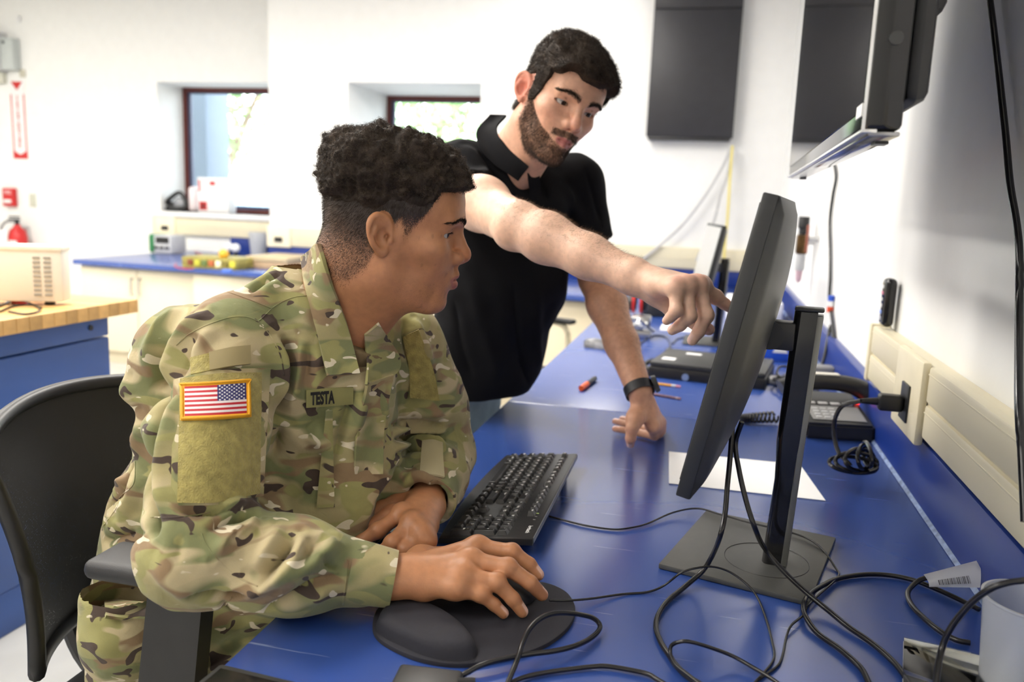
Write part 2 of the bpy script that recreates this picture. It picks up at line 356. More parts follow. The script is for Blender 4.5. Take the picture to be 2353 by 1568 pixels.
# ------------------------------------------------------------------ left counter with cabinets
bm = BM(); prism(bm, [(-4.43, 5.0), (XD0 - .001, 4.80), (XD0 - .001, YF - .03), (XP - .001, YF - .03), (XP - .001, YL - .03), (-4.43, YL - .03)], ZD - .035, ZD, .004)
tag(mk('countertop', bm, M_BLUE), 'long blue countertop under the windows at the far wall', 'worktop')
for i in range(4):
    x0 = -4.40 + i * .95; yb = 5.03 - .047 * i
    t = thing('base_cabinet', ['cream base cabinet at the left end of the far counter', 'second cream base cabinet of the far counter from the left', 'third cream base cabinet of the far counter, behind the seated man', 'fourth cream base cabinet of the far counter, behind the standing man'][i], 'cabinet', (x0, yb, 0), group='cream cabinets under the far counter')
    bm = BM(); box(bm, (0, .021, .09), (.945, .75, .714)); box(bm, (0, .06, 0), (.945, .7, .09)); mk('body', bm, M_CREAMD, t)
    for k in (0, 1):
        bm = BM(); box(bm, (.006 + k * .47, 0, .10), (.470 + k * .47, .02, .70), .004); dr = mk('door', bm, M_CREAMD, t)
        hx = .435 if k == 0 else .50
        bm = BM(); tube(bm, [(hx, -.001, .64), (hx, -.025, .63), (hx, -.025, .53), (hx, -.001, .52)], .007, 8); mk('handle', bm, M_STEEL, dr)
# things on the far counter
def place(x, y, z=.75): return onz(x, y, z)
t = thing('bench_power_supply', 'grey bench power supply with a green side and red leads, under the left window', 'power supply', (onz(432, 577)[0], 5.95, .75))
bm = BM(); box(bm, (-.02, -.1, 0.004), (.14, .1, .15), .008); mk('case', bm, M_LGREY, t)
bm = BM(); box(bm, (-.075, -.1, 0.004), (-.021, .1, .155), .02, 3); mk('side_panel', bm, mat('green_plastic', srgb(40, 120, 70), .5), t)
for k in range(3):
    bm = BM(); cyl(bm, (.01 + .05 * k, -.1, .05), (.01 + .05 * k, -.125, .05), .012, n=12); mk('knob', bm, M_BLACK, t)
bm = BM(); box(bm, (.0, -.103, .085), (.12, -.0995, .135)); mk('display', bm, M_BLACKG, t)
M_BB1 = mat('breadboard_olive', srgb(150, 140, 70), .6, vary=0.5, vscale=25)
M_BB2 = mat('box_brown', srgb(176, 150, 118), .6, vary=0.1)
a = onz(418, 614); b = onz(540, 622)
t = thing('circuit_trainer', 'olive electronics trainer board with coloured parts on the far counter', 'circuit board', tuple((a + b) / 2)); L = b[0] - a[0]
bm = BM(); box(bm, (-L / 2, 0, 0.0), (L / 2, .28, .075), .006); mk('base', bm, M_BB1, t)
for k in range(7):
    bm = BM(); box(bm, (-L / 2 + .05 + k * L / 7.6, -.012, .018), (-L / 2 + .09 + k * L / 7.6, .0, .058), .003); mk('terminal', bm, mat('terminal', [srgb(120, 60, 40), srgb(180, 180, 60), srgb(90, 110, 60), srgb(170, 90, 50), srgb(230, 225, 190), srgb(110, 100, 40), srgb(200, 190, 60)][k], .5), t)
bm = BM(); sph(bm, (L * .2, .06, .1), .035, 12); mk('knob', bm, mat('amber', srgb(225, 170, 50), .4), t)
a = onz(566, 622); b = onz(652, 612)
t = thing('brown_case', 'flat tan wooden case on the far counter beside the trainer board', 'case', tuple((a + b) / 2))
bm = BM(); box(bm, (-.12, -.05, 0.0), (.19, .35, .05), .004); mk('case_body', bm, M_BB2, t)
bm = BM(); box(bm, (-.125, -.055, .0505), (.195, .355, .085), .006); mk('lid', bm, mat('lid_tan', srgb(190, 172, 138), .6), t)
for k, (px, py, c, nm, lb) in enumerate(((533, 618, (235, 200, 40), 'terminal_block', 'small yellow block in front of the trainer board'), (522, 626, (70, 110, 210), 'terminal_block', 'small blue block at the front edge of the far counter'))):
    p = onz(px, py); bm = BM(); box(bm, (p[0] - .03, p[1] - .02, .75), (p[0] + .03, p[1] + .02, .79 - .02 * k), .006); tag(mk(nm, bm, mat('block%d' % k, srgb(*c), .4)), lb, 'block')
for k, (px, py) in enumerate(((527, 590), (542, 592))):
    p = onz(px, py); t = thing('lamp_bulb', ['white round bulb standing behind the trainer board, left of two', 'white round bulb standing behind the trainer board, right of two'][k], 'bulb', tuple(p), group='round bulbs on the far counter')
    bm = BM(); sph(bm, (0, 0, .075), .036, 14); mk('globe', bm, M_WHITE, t)
    bm = BM(); cyl(bm, (0, 0, 0), (0, 0, .045), .018, n=14); mk('socket_base', bm, M_BLACK, t)
p = onz(594, 588)
bm = BM(); lathe(bm, [(.06, 0.001), (.062, .01), (.078, .19), (.08, .195), (.076, .195), (.06, .012), (0, .01)], p, 24)
M_FROST = mat('frosted_plastic', (.85, .87, .9), .35, trans=.55, vary=.03); tag(mk('plastic_beaker', bm, M_FROST), 'translucent plastic beaker standing by the blue splashback of the far counter', 'beaker')
def cable(name, label, P, r, m, n=8, seg=6, cat='cable', group=None):
    bm = BM(); tube(bm, spline(P, seg), r, n); return tag(mk(name, bm, m, ang=60), label, cat, group)
M_REDW = mat('red_wire', srgb(190, 40, 45), .45); M_GRYW = mat('grey_wire', (.5, .5, .5), .5); M_YELW = mat('yellow_wire', srgb(228, 212, 110), .5)
cable('red_test_lead', 'red test lead looping from the power supply to the trainer board', [onz(*q, .757) for q in ((448, 578), (470, 588), (490, 592), (520, 598))] , .005, M_REDW)
cable('red_test_lead', 'red test lead hanging at the front edge of the far counter', [onz(*q, .757) for q in ((405, 605), (402, 612), (412, 616), (430, 618), (445, 617))], .004, M_REDW)
# on the window sill
def silla(px, py): return ony(px, py, 6.45)
a, b = silla(455, 480), silla(525, 480); ztop = silla(490, 402)[2]
t = thing('cardboard_box', 'white carton with red marks on the left window sill', 'box', ((a[0] + b[0]) / 2, 6.45, 1.0805)); L = (b[0] - a[0]) / 2
bm = BM(); box(bm, (-L, 0, 0), (L, .12, .30), .003); mk('carton', bm, M_PAPER, t)
for lo, hi in (((-L + .015, -.001, .08 - .06), (-L + .09, 0, .095)), ((-.03, -.001, .235), (.025, 0, .27)), ((-L + .01, -.001, .18), (-L + .03, 0, .28))):
    bm = BM(); box(bm, lo, hi); mk('red_print', bm, M_RED, t)
bm = BM(); box(bm, (-L + .04, -.0015, .035), (-L + .065, -.001, .075)); mk('black_print', bm, M_BLACK, t)
for z in (.10, .115, .13, .15): 
    bm = BM(); box(bm, (-.03, -.001, z), (.09, 0, z + .003)); mk('grey_print', bm, M_LGREY, t)
p = silla(440, 480); bm = BM(); box(bm, (p[0] - .045, 6.46, 1.0805), (p[0] + .035, 6.56, 1.30), .03, 3); bag = tag(mk('plastic_bag', bm, mat('pinkish_bag', srgb(236, 222, 224), .4, bump=.6, bscale=25)), 'crumpled pale plastic bag beside the white carton on the sill', 'bag')
p = silla(398, 478); t = thing('safety_goggles', 'black strap goggles heaped in the corner of the left window sill', 'goggles', (p[0], 6.44, 1.0805))
bm = BM(); tube(bm, spline([(-.13, 0, .02), (-.08, -.02, .05), (-.02, .0, .11), (.05, .02, .16), (.1, .03, .12), (.11, .03, .04), (.05, .0, .02), (-.05, -.01, .02)], 6, True), .02, 8, True); mk('strap', bm, M_BLACK, t)
bm = BM(); sph(bm, (.05, .03, .07), .055, 14, (1.1, .6, 1)); mk('lens', bm, mat('lens_grey', (.3, .31, .33), .15), t)
bm = BM(); sph(bm, (-.05, .03, .045), .045, 12, (1.5, .8, .9)); mk('pad', bm, M_BLACK, t)
# ------------------------------------------------------------------ fittings on the alcove wall at far left
yw = YL - .001
def wbox(name, label, cat, p0, p1, d, m, bev=.004):
    a, b = ony(*p0, YL), ony(*p1, YL); bm = BM(); box(bm, (min(a[0], b[0]), yw - d, min(a[2], b[2])), (max(a[0], b[0]), yw, max(a[2], b[2])), bev); return tag(mk(name, bm, m), label, cat)
t = thing('emergency_light', 'grey metal emergency light box on the wall at far left', 'wall box', (-6.25, yw, 2.24))
bm = BM(); box(bm, (-.3, -.12, 0), (.06, 0, .33), .012); mk('case', bm, M_LGREY, t); bm = BM(); box(bm, (.0605, -.09, .01), (.19, 0, .28), .01); mk('side_case', bm, mat('grey_case', srgb(186, 192, 190), .5), t)
bm = BM(); cyl(bm, (.10, -.09, .24), (.10, -.1, .24), .012, n=10); mk('screw', bm, M_BLACK, t)
bm = BM(); box(bm, (-.14, -.05, -.10), (.03, 0, -.005), .004); mk('junction_plate', bm, mat('plate_beige', srgb(200, 200, 186), .5), t)
wbox('wall_plate', 'small beige wall plate beside the emergency light', 'wall plate', (46, 160), (60, 178), .01, mat('plate_b2', srgb(190, 186, 170), .5))
wbox('ceiling_sensor', 'tiny white sensor high on the wall at far left', 'sensor', (41, 38), (50, 52), .03, M_WHITE, .01)
a, b = ony(22, 185, YL), ony(48, 365, YL)
t = thing('extinguisher_sign', 'tall narrow white sign with red border above the fire extinguisher', 'sign', (a[0], yw, b[2])); SW, SH = .155, a[2] - b[2]
bm = BM(); box(bm, (0, -.004, 0), (SW, 0, SH)); mk('board', bm, M_WHITE, t)
bm = BM()
for lo, hi in (((.004, -.0055, .06), (.016, -.004, SH - .12)), ((SW - .016, -.0055, .06), (SW - .004, -.004, SH - .12)), ((0, -.0055, 0), (SW, -.004, .03))): box(bm, lo, hi)
for zc, s in ((SH - .08, 1),): prism_v = [bm.verts.new(q) for q in ((.015, -.006, SH - .01), (SW - .015, -.006, SH - .01), (SW / 2, -.006, SH - .085))]; bm.faces.new(prism_v)
vs = [bm.verts.new(q) for q in ((0, -.006, .03), (SW, -.006, .03), (SW, -.006, .075), (SW / 2, -.006, .035), (0, -.006, .075))]; bm.faces.new(vs)
mk('red_border', bm, M_RED, t)
bm = BM()
for k, ch in enumerate('FIRE EXTINGUISHER'):
    if ch == ' ': continue
    V, F = textmesh(ch, .05); addmesh(bm, np.c_[V[:, 0] + SW / 2, V[:, 1] * 0 - .0065, V[:, 1] + SH - .15 - k * (SH - .26) / 16], F)
mk('lettering', bm, M_RED, t)
a, b = ony(14, 432, YL), ony(42, 475, YL)
t = thing('fire_alarm_station', 'red fire alarm pull station on the wall above the extinguisher', 'fire alarm', (a[0], yw, b[2]))
bm = BM(); box(bm, (0, -.05, 0), (b[0] - a[0], 0, a[2] - b[2]), .008); mk('body', bm, M_RED, t)
bm = BM(); box(bm, (.02, -.062, .03), (b[0] - a[0] - .02, -.05, .06), .004); mk('pull_bar', bm, M_WHITE, t)
V, F = textmesh('FIRE', .045); bm = BM(); addmesh(bm, np.c_[V[:, 0] + (b[0] - a[0]) / 2, V[:, 1] * 0 - .0505, V[:, 1] + .125], F); mk('lettering', bm, M_WHITE, t)
wbox('light_switch', 'grey switch plate beside the red fire alarm station', 'switch', (69, 445), (84, 476), .012, mat('switch_plate', srgb(196, 196, 180), .5))
p = ony(42, 560, YL - .12)
t = thing('fire_extinguisher', 'red fire extinguisher with a white label hanging on the alcove wall', 'fire extinguisher', (p[0], YL - .12, .52))
bm = BM(); lathe(bm, [(.0, 0), (.07, .005), (.08, .03), (.08, .27), (.065, .325), (.03, .36), (.025, .38), (0, .38)], (0, 0, 0), 24); mk('cylinder', bm, M_RED, t)
bm = BM(); cyl(bm, (0, 0, .38), (0, 0, .42), .02, n=12); box(bm, (-.09, -.012, .415), (.03, .012, .43), .004); box(bm, (-.08, -.012, .44), (.03, .012, .455), .004); mk('valve_handle', bm, M_BLACK, t)
bm = BM(); tube(bm, spline([(-.02, 0, .41), (-.1, -.02, .40), (-.15, -.03, .33), (-.15, -.03, .2), (-.13, -.02, .06)], 6), .012, 8); mk('hose', bm, M_GREY, t)
bm = BM(); box(bm, (-.13, -.1, .12), (-.03, -.096, .33)); mk('inspection_tag', bm, M_PAPER, t)
bm = BM(); box(bm, (-.02, -.083, .06), (.06, -.076, .24)); mk('label_plate', bm, M_WHITE, t)
bm = BM(); box(bm, (-.03, .075, .1), (.03, .118, .36), .004); mk('wall_bracket', bm, M_STEEL, t)
# ------------------------------------------------------------------ butcher-block bench at left
BX = -1.83
t = thing('workshop_bench', 'maple butcher-block bench with a blue steel base at left', 'bench', (-2.3, 1.2, 0))
M_BASE = mat('blue_steel', srgb(46, 84, 154), .45, vary=.04)
bm = BM(); box(bm, (-.72, -1.1, .0), (.43, 1.03, .13), .004); box(bm, (-.74, -1.1, .135), (.44, 1.04, .80), .004); box(bm, (-.74, -1.1, .805), (.44, 1.04, .868), .004); mk('cabinet_base', bm, M_BASE, t)
bm = BM(); cyl(bm, (.439, .96, .84), (.443, .96, .84), .009, n=14); mk('lock', bm, M_BLACK, t)
def maple():
    m = mat('maple_stave', srgb(218, 172, 108), .4, vary=.12, vscale=30); tt = m.node_tree; oi = nd(tt, 'ShaderNodeObjectInfo')
    b = tt.nodes['Principled BSDF']; s = b.inputs['Base Color'].links[0].from_socket
    mr = nd(tt, 'ShaderNodeMapRange'); mr.inputs['To Min'].default_value = .72; mr.inputs['To Max'].default_value = 1.12; tt.links.new(oi.outputs['Random'], mr.inputs['Value'])
    v = nd(tt, 'ShaderNodeVectorMath', operation='SCALE'); tt.links.new(s, v.inputs[0]); tt.links.new(mr.outputs[0], v.inputs['Scale']); tt.links.new(v.outputs[0], b.inputs['Base Color']); return m
M_MAPLE = maple(); bm = BM(); box(bm, (-.80, 0, .869), (.47, .0443, .912), .0012, 1); st = mk('stave', bm, M_MAPLE, t); st.location.y = -1.15
for k in range(1, 51):
    c = st.copy(); COL.objects.link(c); c.parent = t; c.location.y = -1.15 + .045 * k
t = thing('benchtop_instrument', 'beige metal test instrument with vent slots on the butcher-block bench', 'instrument', (-1.90, 2.10, .9125), (0, 0, math.radians(24)))
bm = BM(); box(bm, (-.5, 0, .012), (0, .07, .175), .005); mk('case', bm, mat('beige_steel', srgb(226, 220, 206), .5, vary=.03), t)
bm = BM(); box(bm, (-.504, -.004, .165), (.004, .074, .182), .004); mk('lid', bm, mat('beige_lid', srgb(236, 230, 216), .5), t)
bm = BM(); box(bm, (0, 0, .0), (.018, .018, .003)); v0 = None
M_SLOT = mat('vent_dark', srgb(150, 146, 136), .7); bm.free()
for col, x in ((0, -.080), (1, -.050)):
    for k in range(9):
        bm = BM(); box(bm, (x, -.003, .03 + k * .014), (x + .02, .001, .036 + k * .014)); mk('vent_slot', bm, M_SLOT, t)
for x in (-.46, -.05):
    bm = BM(); cyl(bm, (x, .035, 0), (x, .035, .012), .015, n=12); mk('foot', bm, M_BLACK, t)
M_TIN = mat('probe_red', srgb(205, 50, 40), .4)
for k, (pts, lb) in enumerate(((((0, 704), (25, 692), (60, 694), (92, 712), (60, 722), (20, 716)), 'black test lead curled on the butcher block'), (((0, 716), (30, 704), (70, 700), (95, 708)), 'thin black lead in front of the beige instrument'))):
    cable('test_lead', lb, [onz(*q, .9155) for q in pts], .003, M_RUB)
for k, (p0, p1, lb) in enumerate((((68, 688), (98, 690), 'red probe tip lying nearer the bench corner'), ((30, 694), (58, 697), 'red probe tip lying left of the other probe'))):
    a, b = onz(*p0, .918), onz(*p1, .918); bm = BM(); cyl(bm, a, b, .006, .004, 10); cyl(bm, b, b + (b - a) * .3, .003, .001, 8); tag(mk('probe_tip', bm, M_TIN), lb, 'probe')
# ------------------------------------------------------------------ wall television, far display
t = thing('wall_television', 'large black flat-screen television mounted on the right wall', 'television', (.22, 1.0, 1.36), (0, 0, math.radians(-1.3))); of = Vector((0, 0, 0))
TV_ = t
def tvp(x, y, z): return (x - .22, y - 1.0, z - 1.36)
TN, TF_, TX, TZ = .93, 2.15, .146, 1.367; TH = .72
Rt = Matrix.Rotation(math.radians(1.5), 3, 'Y')
bm = BM(); box(bm, tvp(TX, TN, TZ), tvp(TX + .036, TF_, TZ + TH), .006); mk('body', bm, M_BLACKG, t)
bm = BM(); prism(bm, [(0, 0), (1, 0), (1, 1), (0, 1)], 0, 1); bm.free()
bm = BM()
box(bm, tvp(TX + .037, TN + .02, TZ + .03), tvp(TX + .062, TF_ - .02, TZ + TH), .012); box(bm, tvp(TX + .062, TN + .12, TZ + .14), tvp(TX + .09, TF_ - .12, TZ + TH - .05), .02); mk('back_shell', bm, M_BLACK, t)
bm = BM(); box(bm, tvp(TX - .002, TN + .018, TZ + .022), tvp(TX, TF_ - .018, TZ + TH - .02)); mk('screen', bm, mat('tv_screen', (.012, .012, .013), .06, spec=.4, vary=.3, vscale=400), t)
bm = BM(); box(bm, tvp(TX - .003, TN - .002, TZ - .002), tvp(TX + .0002, TN + .003, TZ + TH), .001); box(bm, tvp(TX - .003, TN - .002, TZ - .003), tvp(TX + .012, TF_, TZ + .001), .001); mk('bezel_trim', bm, mat('silver_trim', (.75, .75, .75), .25, metal=.8), t)
bm = BM(); box(bm, tvp(TX + .004, TN + .002, TZ - .006), tvp(TX + .035, TF_ - .02, TZ - .001), .002); mk('bottom_strip', bm, mat('glossy_under', (.35, .35, .36), .12, metal=.6), t)
bm = BM(); box(bm, tvp(TX - .0035, TN + .01, TZ + .015), tvp(TX - .002, TN + .05, TZ + .028)); mk('sticker', bm, M_WHITE, t)
for y in (TN + .06, TF_ - .1):
    bm = BM(); box(bm, tvp(TX + .02, y, TZ - .009), tvp(TX + .034, y + .03, TZ - .0062)); mk('vent', bm, M_BLACK, t)
bm = BM(); box(bm, tvp(TX + .09, 1.5, TZ + .45), tvp(TX + .11, 1.7, TZ + .68), .005); box(bm, tvp(TX + .11, 1.55, TZ + .52), tvp(XW - .015, 1.65, TZ + .56), .005); box(bm, tvp(TX + .11, 1.55, TZ + .62), tvp(XW - .015, 1.65, TZ + .66), .005); box(bm, tvp(XW - .016, 1.5, TZ + .50), tvp(XW - .001, 1.7, TZ + .70), .004); mk('wall_mount', bm, M_BLACK, t)
bm = BM(); cyl(bm, tvp(TX + .02, TN, TZ + .09), tvp(TX + .02, TN - .004, TZ + .09), .007, n=12); mk('button', bm, M_DGREY, t)
t = thing('wall_display_cabinet', 'tall black cabinet hanging on the far wall behind the standing man', 'cabinet', (-.2, YF - .001, 1.735))
bm = BM(); box(bm, (-.286, -.10, .02), (.286, 0, .84), .004); box(bm, (-.286, -.10, .845), (.286, 0, 1.12), .004); mk('door_panel', bm, mat('charcoal_panel', (.030, .030, .034), .4, spec=.3, vary=.08), t)
bm = BM(); box(bm, (-.275, -.095, 0.0), (.27, 0, .019), .003); mk('bottom_rail', bm, M_BLACK, t)
# regulator on the far right wall
p = onx(1840, 560, .38)
t = thing('air_regulator', 'black and brass air regulator with clear bowl on the right wall', 'regulator', (.385, p[1], onx(1840, 497, .385)[2] - .44 * .6)); t.scale = (.6, .6, .6)
bm = BM(); lathe(bm, [(0, .44), (.035, .44), (.04, .43), (.04, .36), (.03, .35), (.03, .31), (0, .31)], n=18); mk('adjust_knob', bm, M_BLACK, t)
bm = BM(); box(bm, (-.04, -.04, .17), (.04, .04, .309), .012); mk('valve_body', bm, mat('brass', srgb(96, 72, 40), .35, metal=.6, vary=.5, vscale=40), t)
bm = BM(); lathe(bm, [(0, .169), (.034, .169), (.034, .06), (.03, .05), (0, .05)], n=18); mk('bowl', bm, M_LGREY, t)
bm = BM(); lathe(bm, [(0, .049), (.025, .049), (.02, -.02), (.008, -.04), (0, -.04)], n=14); mk('drain', bm, mat('pink_plastic', srgb(214, 180, 190), .5), t)
bm = BM(); cyl(bm, (.0, 0, .25), (.090, 0, .25), .012, n=12); mk('pipe', bm, M_STEEL, t)
p = onx(1870, 550, .42); t = thing('wall_valve', 'small red-handled valve on the right wall near the regulator', 'valve', (XW - .001, p[1], p[2]))
bm = BM(); cyl(bm, (0, 0, 0), (-.04, 0, 0), .012, n=12); mk('stem', bm, M_STEEL, t)
bm = BM(); box(bm, (-.05, -.012, -.06), (-.0405, .012, .06), .004); mk('handle', bm, mat('rust_red', srgb(150, 84, 66), .5), t)
p = onx(1917, 700, XW); t = thing('wall_marker', 'small blue, white and red marker clipped to the right wall', 'marker', (XW - .012, p[1], p[2]))
for k, (c, z) in enumerate(((srgb(50, 90, 200), .012), ((.85, .85, .85), -.008), (srgb(220, 80, 40), -.028))):
    bm = BM(); cyl(bm, (0, 0, z), (0, 0, z + .019), .011, n=14); mk(['cap', 'barrel', 'end_cap'][k], bm, mat('mk%d' % k, c, .4), t)
# remote control standing on the raceway end
p = onx(2035, 745, .418)
t = thing('remote_control', 'black remote control standing on end of the raceway, leaning on the wall', 'remote', (.418, p[1], 1.0225))
bm = BM(); box(bm, (-.013, -.026, 0), (.013, .026, .115), .012, 4); mk('case', bm, M_BLACKG, t)
for k in range(6):
    bm = BM(); box(bm, (-.0145, -.005, .015 + k * .015), (-.0128, .014, .023 + k * .015), .001); mk('button', bm, mat('btn', [(.5, .5, .55), (.2, .3, .7), (.6, .6, .6), (.5, .5, .5), (.6, .2, .3), (.6, .6, .6)][k], .5), t)
# cords on walls
cable('hanging_cable', 'thick black cable hanging down the right wall at the picture edge', [onx(*q, XW - .012) for q in ((2262, -80), (2275, 0), (2291, 130), (2310, 300), (2321, 420), (2337, 520), (2343, 600), (2342, 720))] + [onx(*q, .386) for q in ((2342, 930), (2348, 1030), (2353, 1130), (2356, 1200))] , .0055, M_RUB)
TVC = cable('television_cord', 'thin black cord hanging from the television to the worktop', [onx(*q, XW - .010) for q in ((1917, 375), (1921, 410), (1914, 450), (1907, 510), (1908, 580), (1908, 640), (1906, 690), (1913, 740), (1918, 800))] + [np.array([.425, 3.0, .9]), np.array([.40, 2.9, .80]), np.array([.37, 2.8, .755])], .006, M_RUB)
cable('hanging_cable', 'grey cord swinging left from under the black wall cabinet', [ony(*q, YF - .065) for q in ((1680, 335), (1662, 380), (1620, 450), (1570, 515), (1515, 565), (1478, 595))], .009, M_GRYW)
cable('hanging_cable', 'grey cord dropping from the black wall cabinet to the far monitor', [ony(*q, YF - .09) for q in ((1681, 335), (1672, 400), (1655, 450), (1640, 510), (1600, 600))], .009, M_GRYW)
cable('hanging_cable', 'yellow cord dropping behind the far monitor', [ony(*q, YF - .115) for q in ((1683, 335), (1678, 400), (1672, 500), (1664, 600), (1672, 690), (1690, 700))], .008, M_YELW)
adopt(TVC, TV_)
# ------------------------------------------------------------------ monitors
def monitor(label, tilt, screen_m):
    """origin: on the desk under the post. x = screen normal reversed (back), y = along the width"""
    t = thing('computer_monitor', label, 'monitor')
    PW, PH = .27, .189; cz = .365; Rm = Matrix.Rotation(math.radians(tilt), 3, 'Y'); c0 = Vector((-.082, .008, cz))
    def T(x, y, z): return Rm @ Vector((x, y, z)) + c0
    bm = BM(); box(bm, (-.008, -PW, -PH), (.010, PW, PH), .002)
    for v in bm.verts: v.co = T(*v.co)
    mk('bezel', bm, mat('bezel_dark', (.022, .023, .024), .45, vary=.08), t)
    bm = BM(); n, m_ = 29, 21; g = []
    for j in range(m_):
        row = []
        for i in range(n):
            a = -1 + 2 * i / (n - 1); b = -1 + 2 * j / (m_ - 1)
            e = max(abs(a), abs(b)); w = (1 - abs(a) ** 3.2) * (1 - abs(b) ** 3.0)
            row.append(bm.verts.new(T(.010 + .008 * (1 - max(0, e - .96) / .04) + .022 * w, a * PW * .996, b * PH * .996)))
        g.append(row)
    for j in range(m_ - 1):
        for i in range(n - 1): bm.faces.new((g[j][i], g[j][i + 1], g[j + 1][i + 1], g[j + 1][i]))
    mk('back_shell', bm, mat('shell_dark', (.040, .040, .038), .42, vary=.06, vscale=60, bump=.05, bscale=900), t, ang=None)
    bm = BM(); box(bm, (-.0095, -PW + .012, -PH + .018), (-.0078, PW - .012, PH - .012))
    for v in bm.verts: v.co = T(*v.co)
    mk('screen', bm, screen_m, t)
    bm = BM(); box(bm, (-.055, -.019, cz - .030), (-.010, .019, cz + .010), .003, 2); cyl(bm, (-.044, -.0195, cz - .010), (-.044, .0195, cz - .010), .0205, n=24); mk('arm', bm, M_BLACK, t)
    # post: D-section, tapering, leaning slightly back
    bm = BM(); rows = []
    for z, s, dx in ((.008, .92, .0), (.14, .90, .001), (.17, .95, .0), (.20, 1.08, .0), (.392, 1.06, .0)):
        row = []
        for k in range(14):
            a = math.pi * k / 13 - math.pi / 2
            row.append(bm.verts.new((s * (-.013 + .0 - .009 * math.cos(a)) + dx, s * .0145 * math.sin(a), z)))
        row += [bm.verts.new((s * .008 + dx, s * .0145, z)), bm.verts.new((s * .008 + dx, -s * .0145, z))]
        rows.append(row)
    for A, B in zip(rows, rows[1:]):
        for k in range(16): bm.faces.new((A[k], A[(k + 1) % 16], B[(k + 1) % 16], B[k]))
    bm.faces.new(rows[-1]); bm.faces.new(rows[0][::-1]); bmesh.ops.recalc_face_normals(bm, faces=bm.faces)
    
    for v in bm.verts: v.co.x += .016 * (v.co.z / .39 - .4)
    po = mk('post', bm, M_BLACKG, t)
    bm = BM(); box(bm, (.0075, -.0152, .010), (.0165, .0152, .388), .0015)
    for v in bm.verts: v.co.x += .016 * (v.co.z / .39 - .4)
    mk('post_back', bm, mat('post_grey', (.20, .20, .19), .35, metal=.5), po)
    bm = BM(); box(bm, (-.0235, -.0150, .3925), (.0168, .0150, .398), .003)
    for v in bm.verts: v.co.x += .0096
    mk('post_cap', bm, M_DGREY, po)
    bm = BM(); box(bm, (-.155, -.105, .0005), (.06, .155, .0085), .0015); bs = mk('base_plate', bm, mat('base_grey', (.085, .086, .082), .45, metal=.4, vary=.06, vscale=60), t)
    bm = BM(); tube(bm, [(-.02 + .062 * math.cos(a), .0 + .062 * math.sin(a), .0087) for a in np.linspace(0, 2 * math.pi, 40, endpoint=False)], .0006, 6, True); mk('swivel_ring', bm, M_BLACK, bs)
    return t
M_SCR = mat('screen_off', (.02, .02, .022), .15, vary=.05)
mon = monitor('black desktop monitor seen from behind in front of the pointing hand', 11.0, M_SCR)
mon.location = (.138, 1.235, ZD); mon.rotation_euler = (0, 0, math.radians(-7))
mon.children
for ch in mon.children:
    if ch.name.startswith('base_plate'): ch.rotation_euler = (0, 0, math.radians(-8))
M_SCR_REFL = mat('screen_painted_reflection', (.36, .36, .35), .3, vary=.03)  # pale base colour stands in for the white wall reflected in a dark screen
mon2 = copytree(mon); mon2['label'] = 'second desktop monitor far down the bench, its screen side painted with a pale reflection'
mon2.location = (.055, 3.36, ZD); mon2.rotation_euler = (0, 0, math.radians(7)); mon2.scale = (.86, .86, .86)
for ch in mon2.children:
    if ch.name.startswith('screen'): ch.data = ch.data.copy(); ch.data.materials[0] = M_SCR_REFL
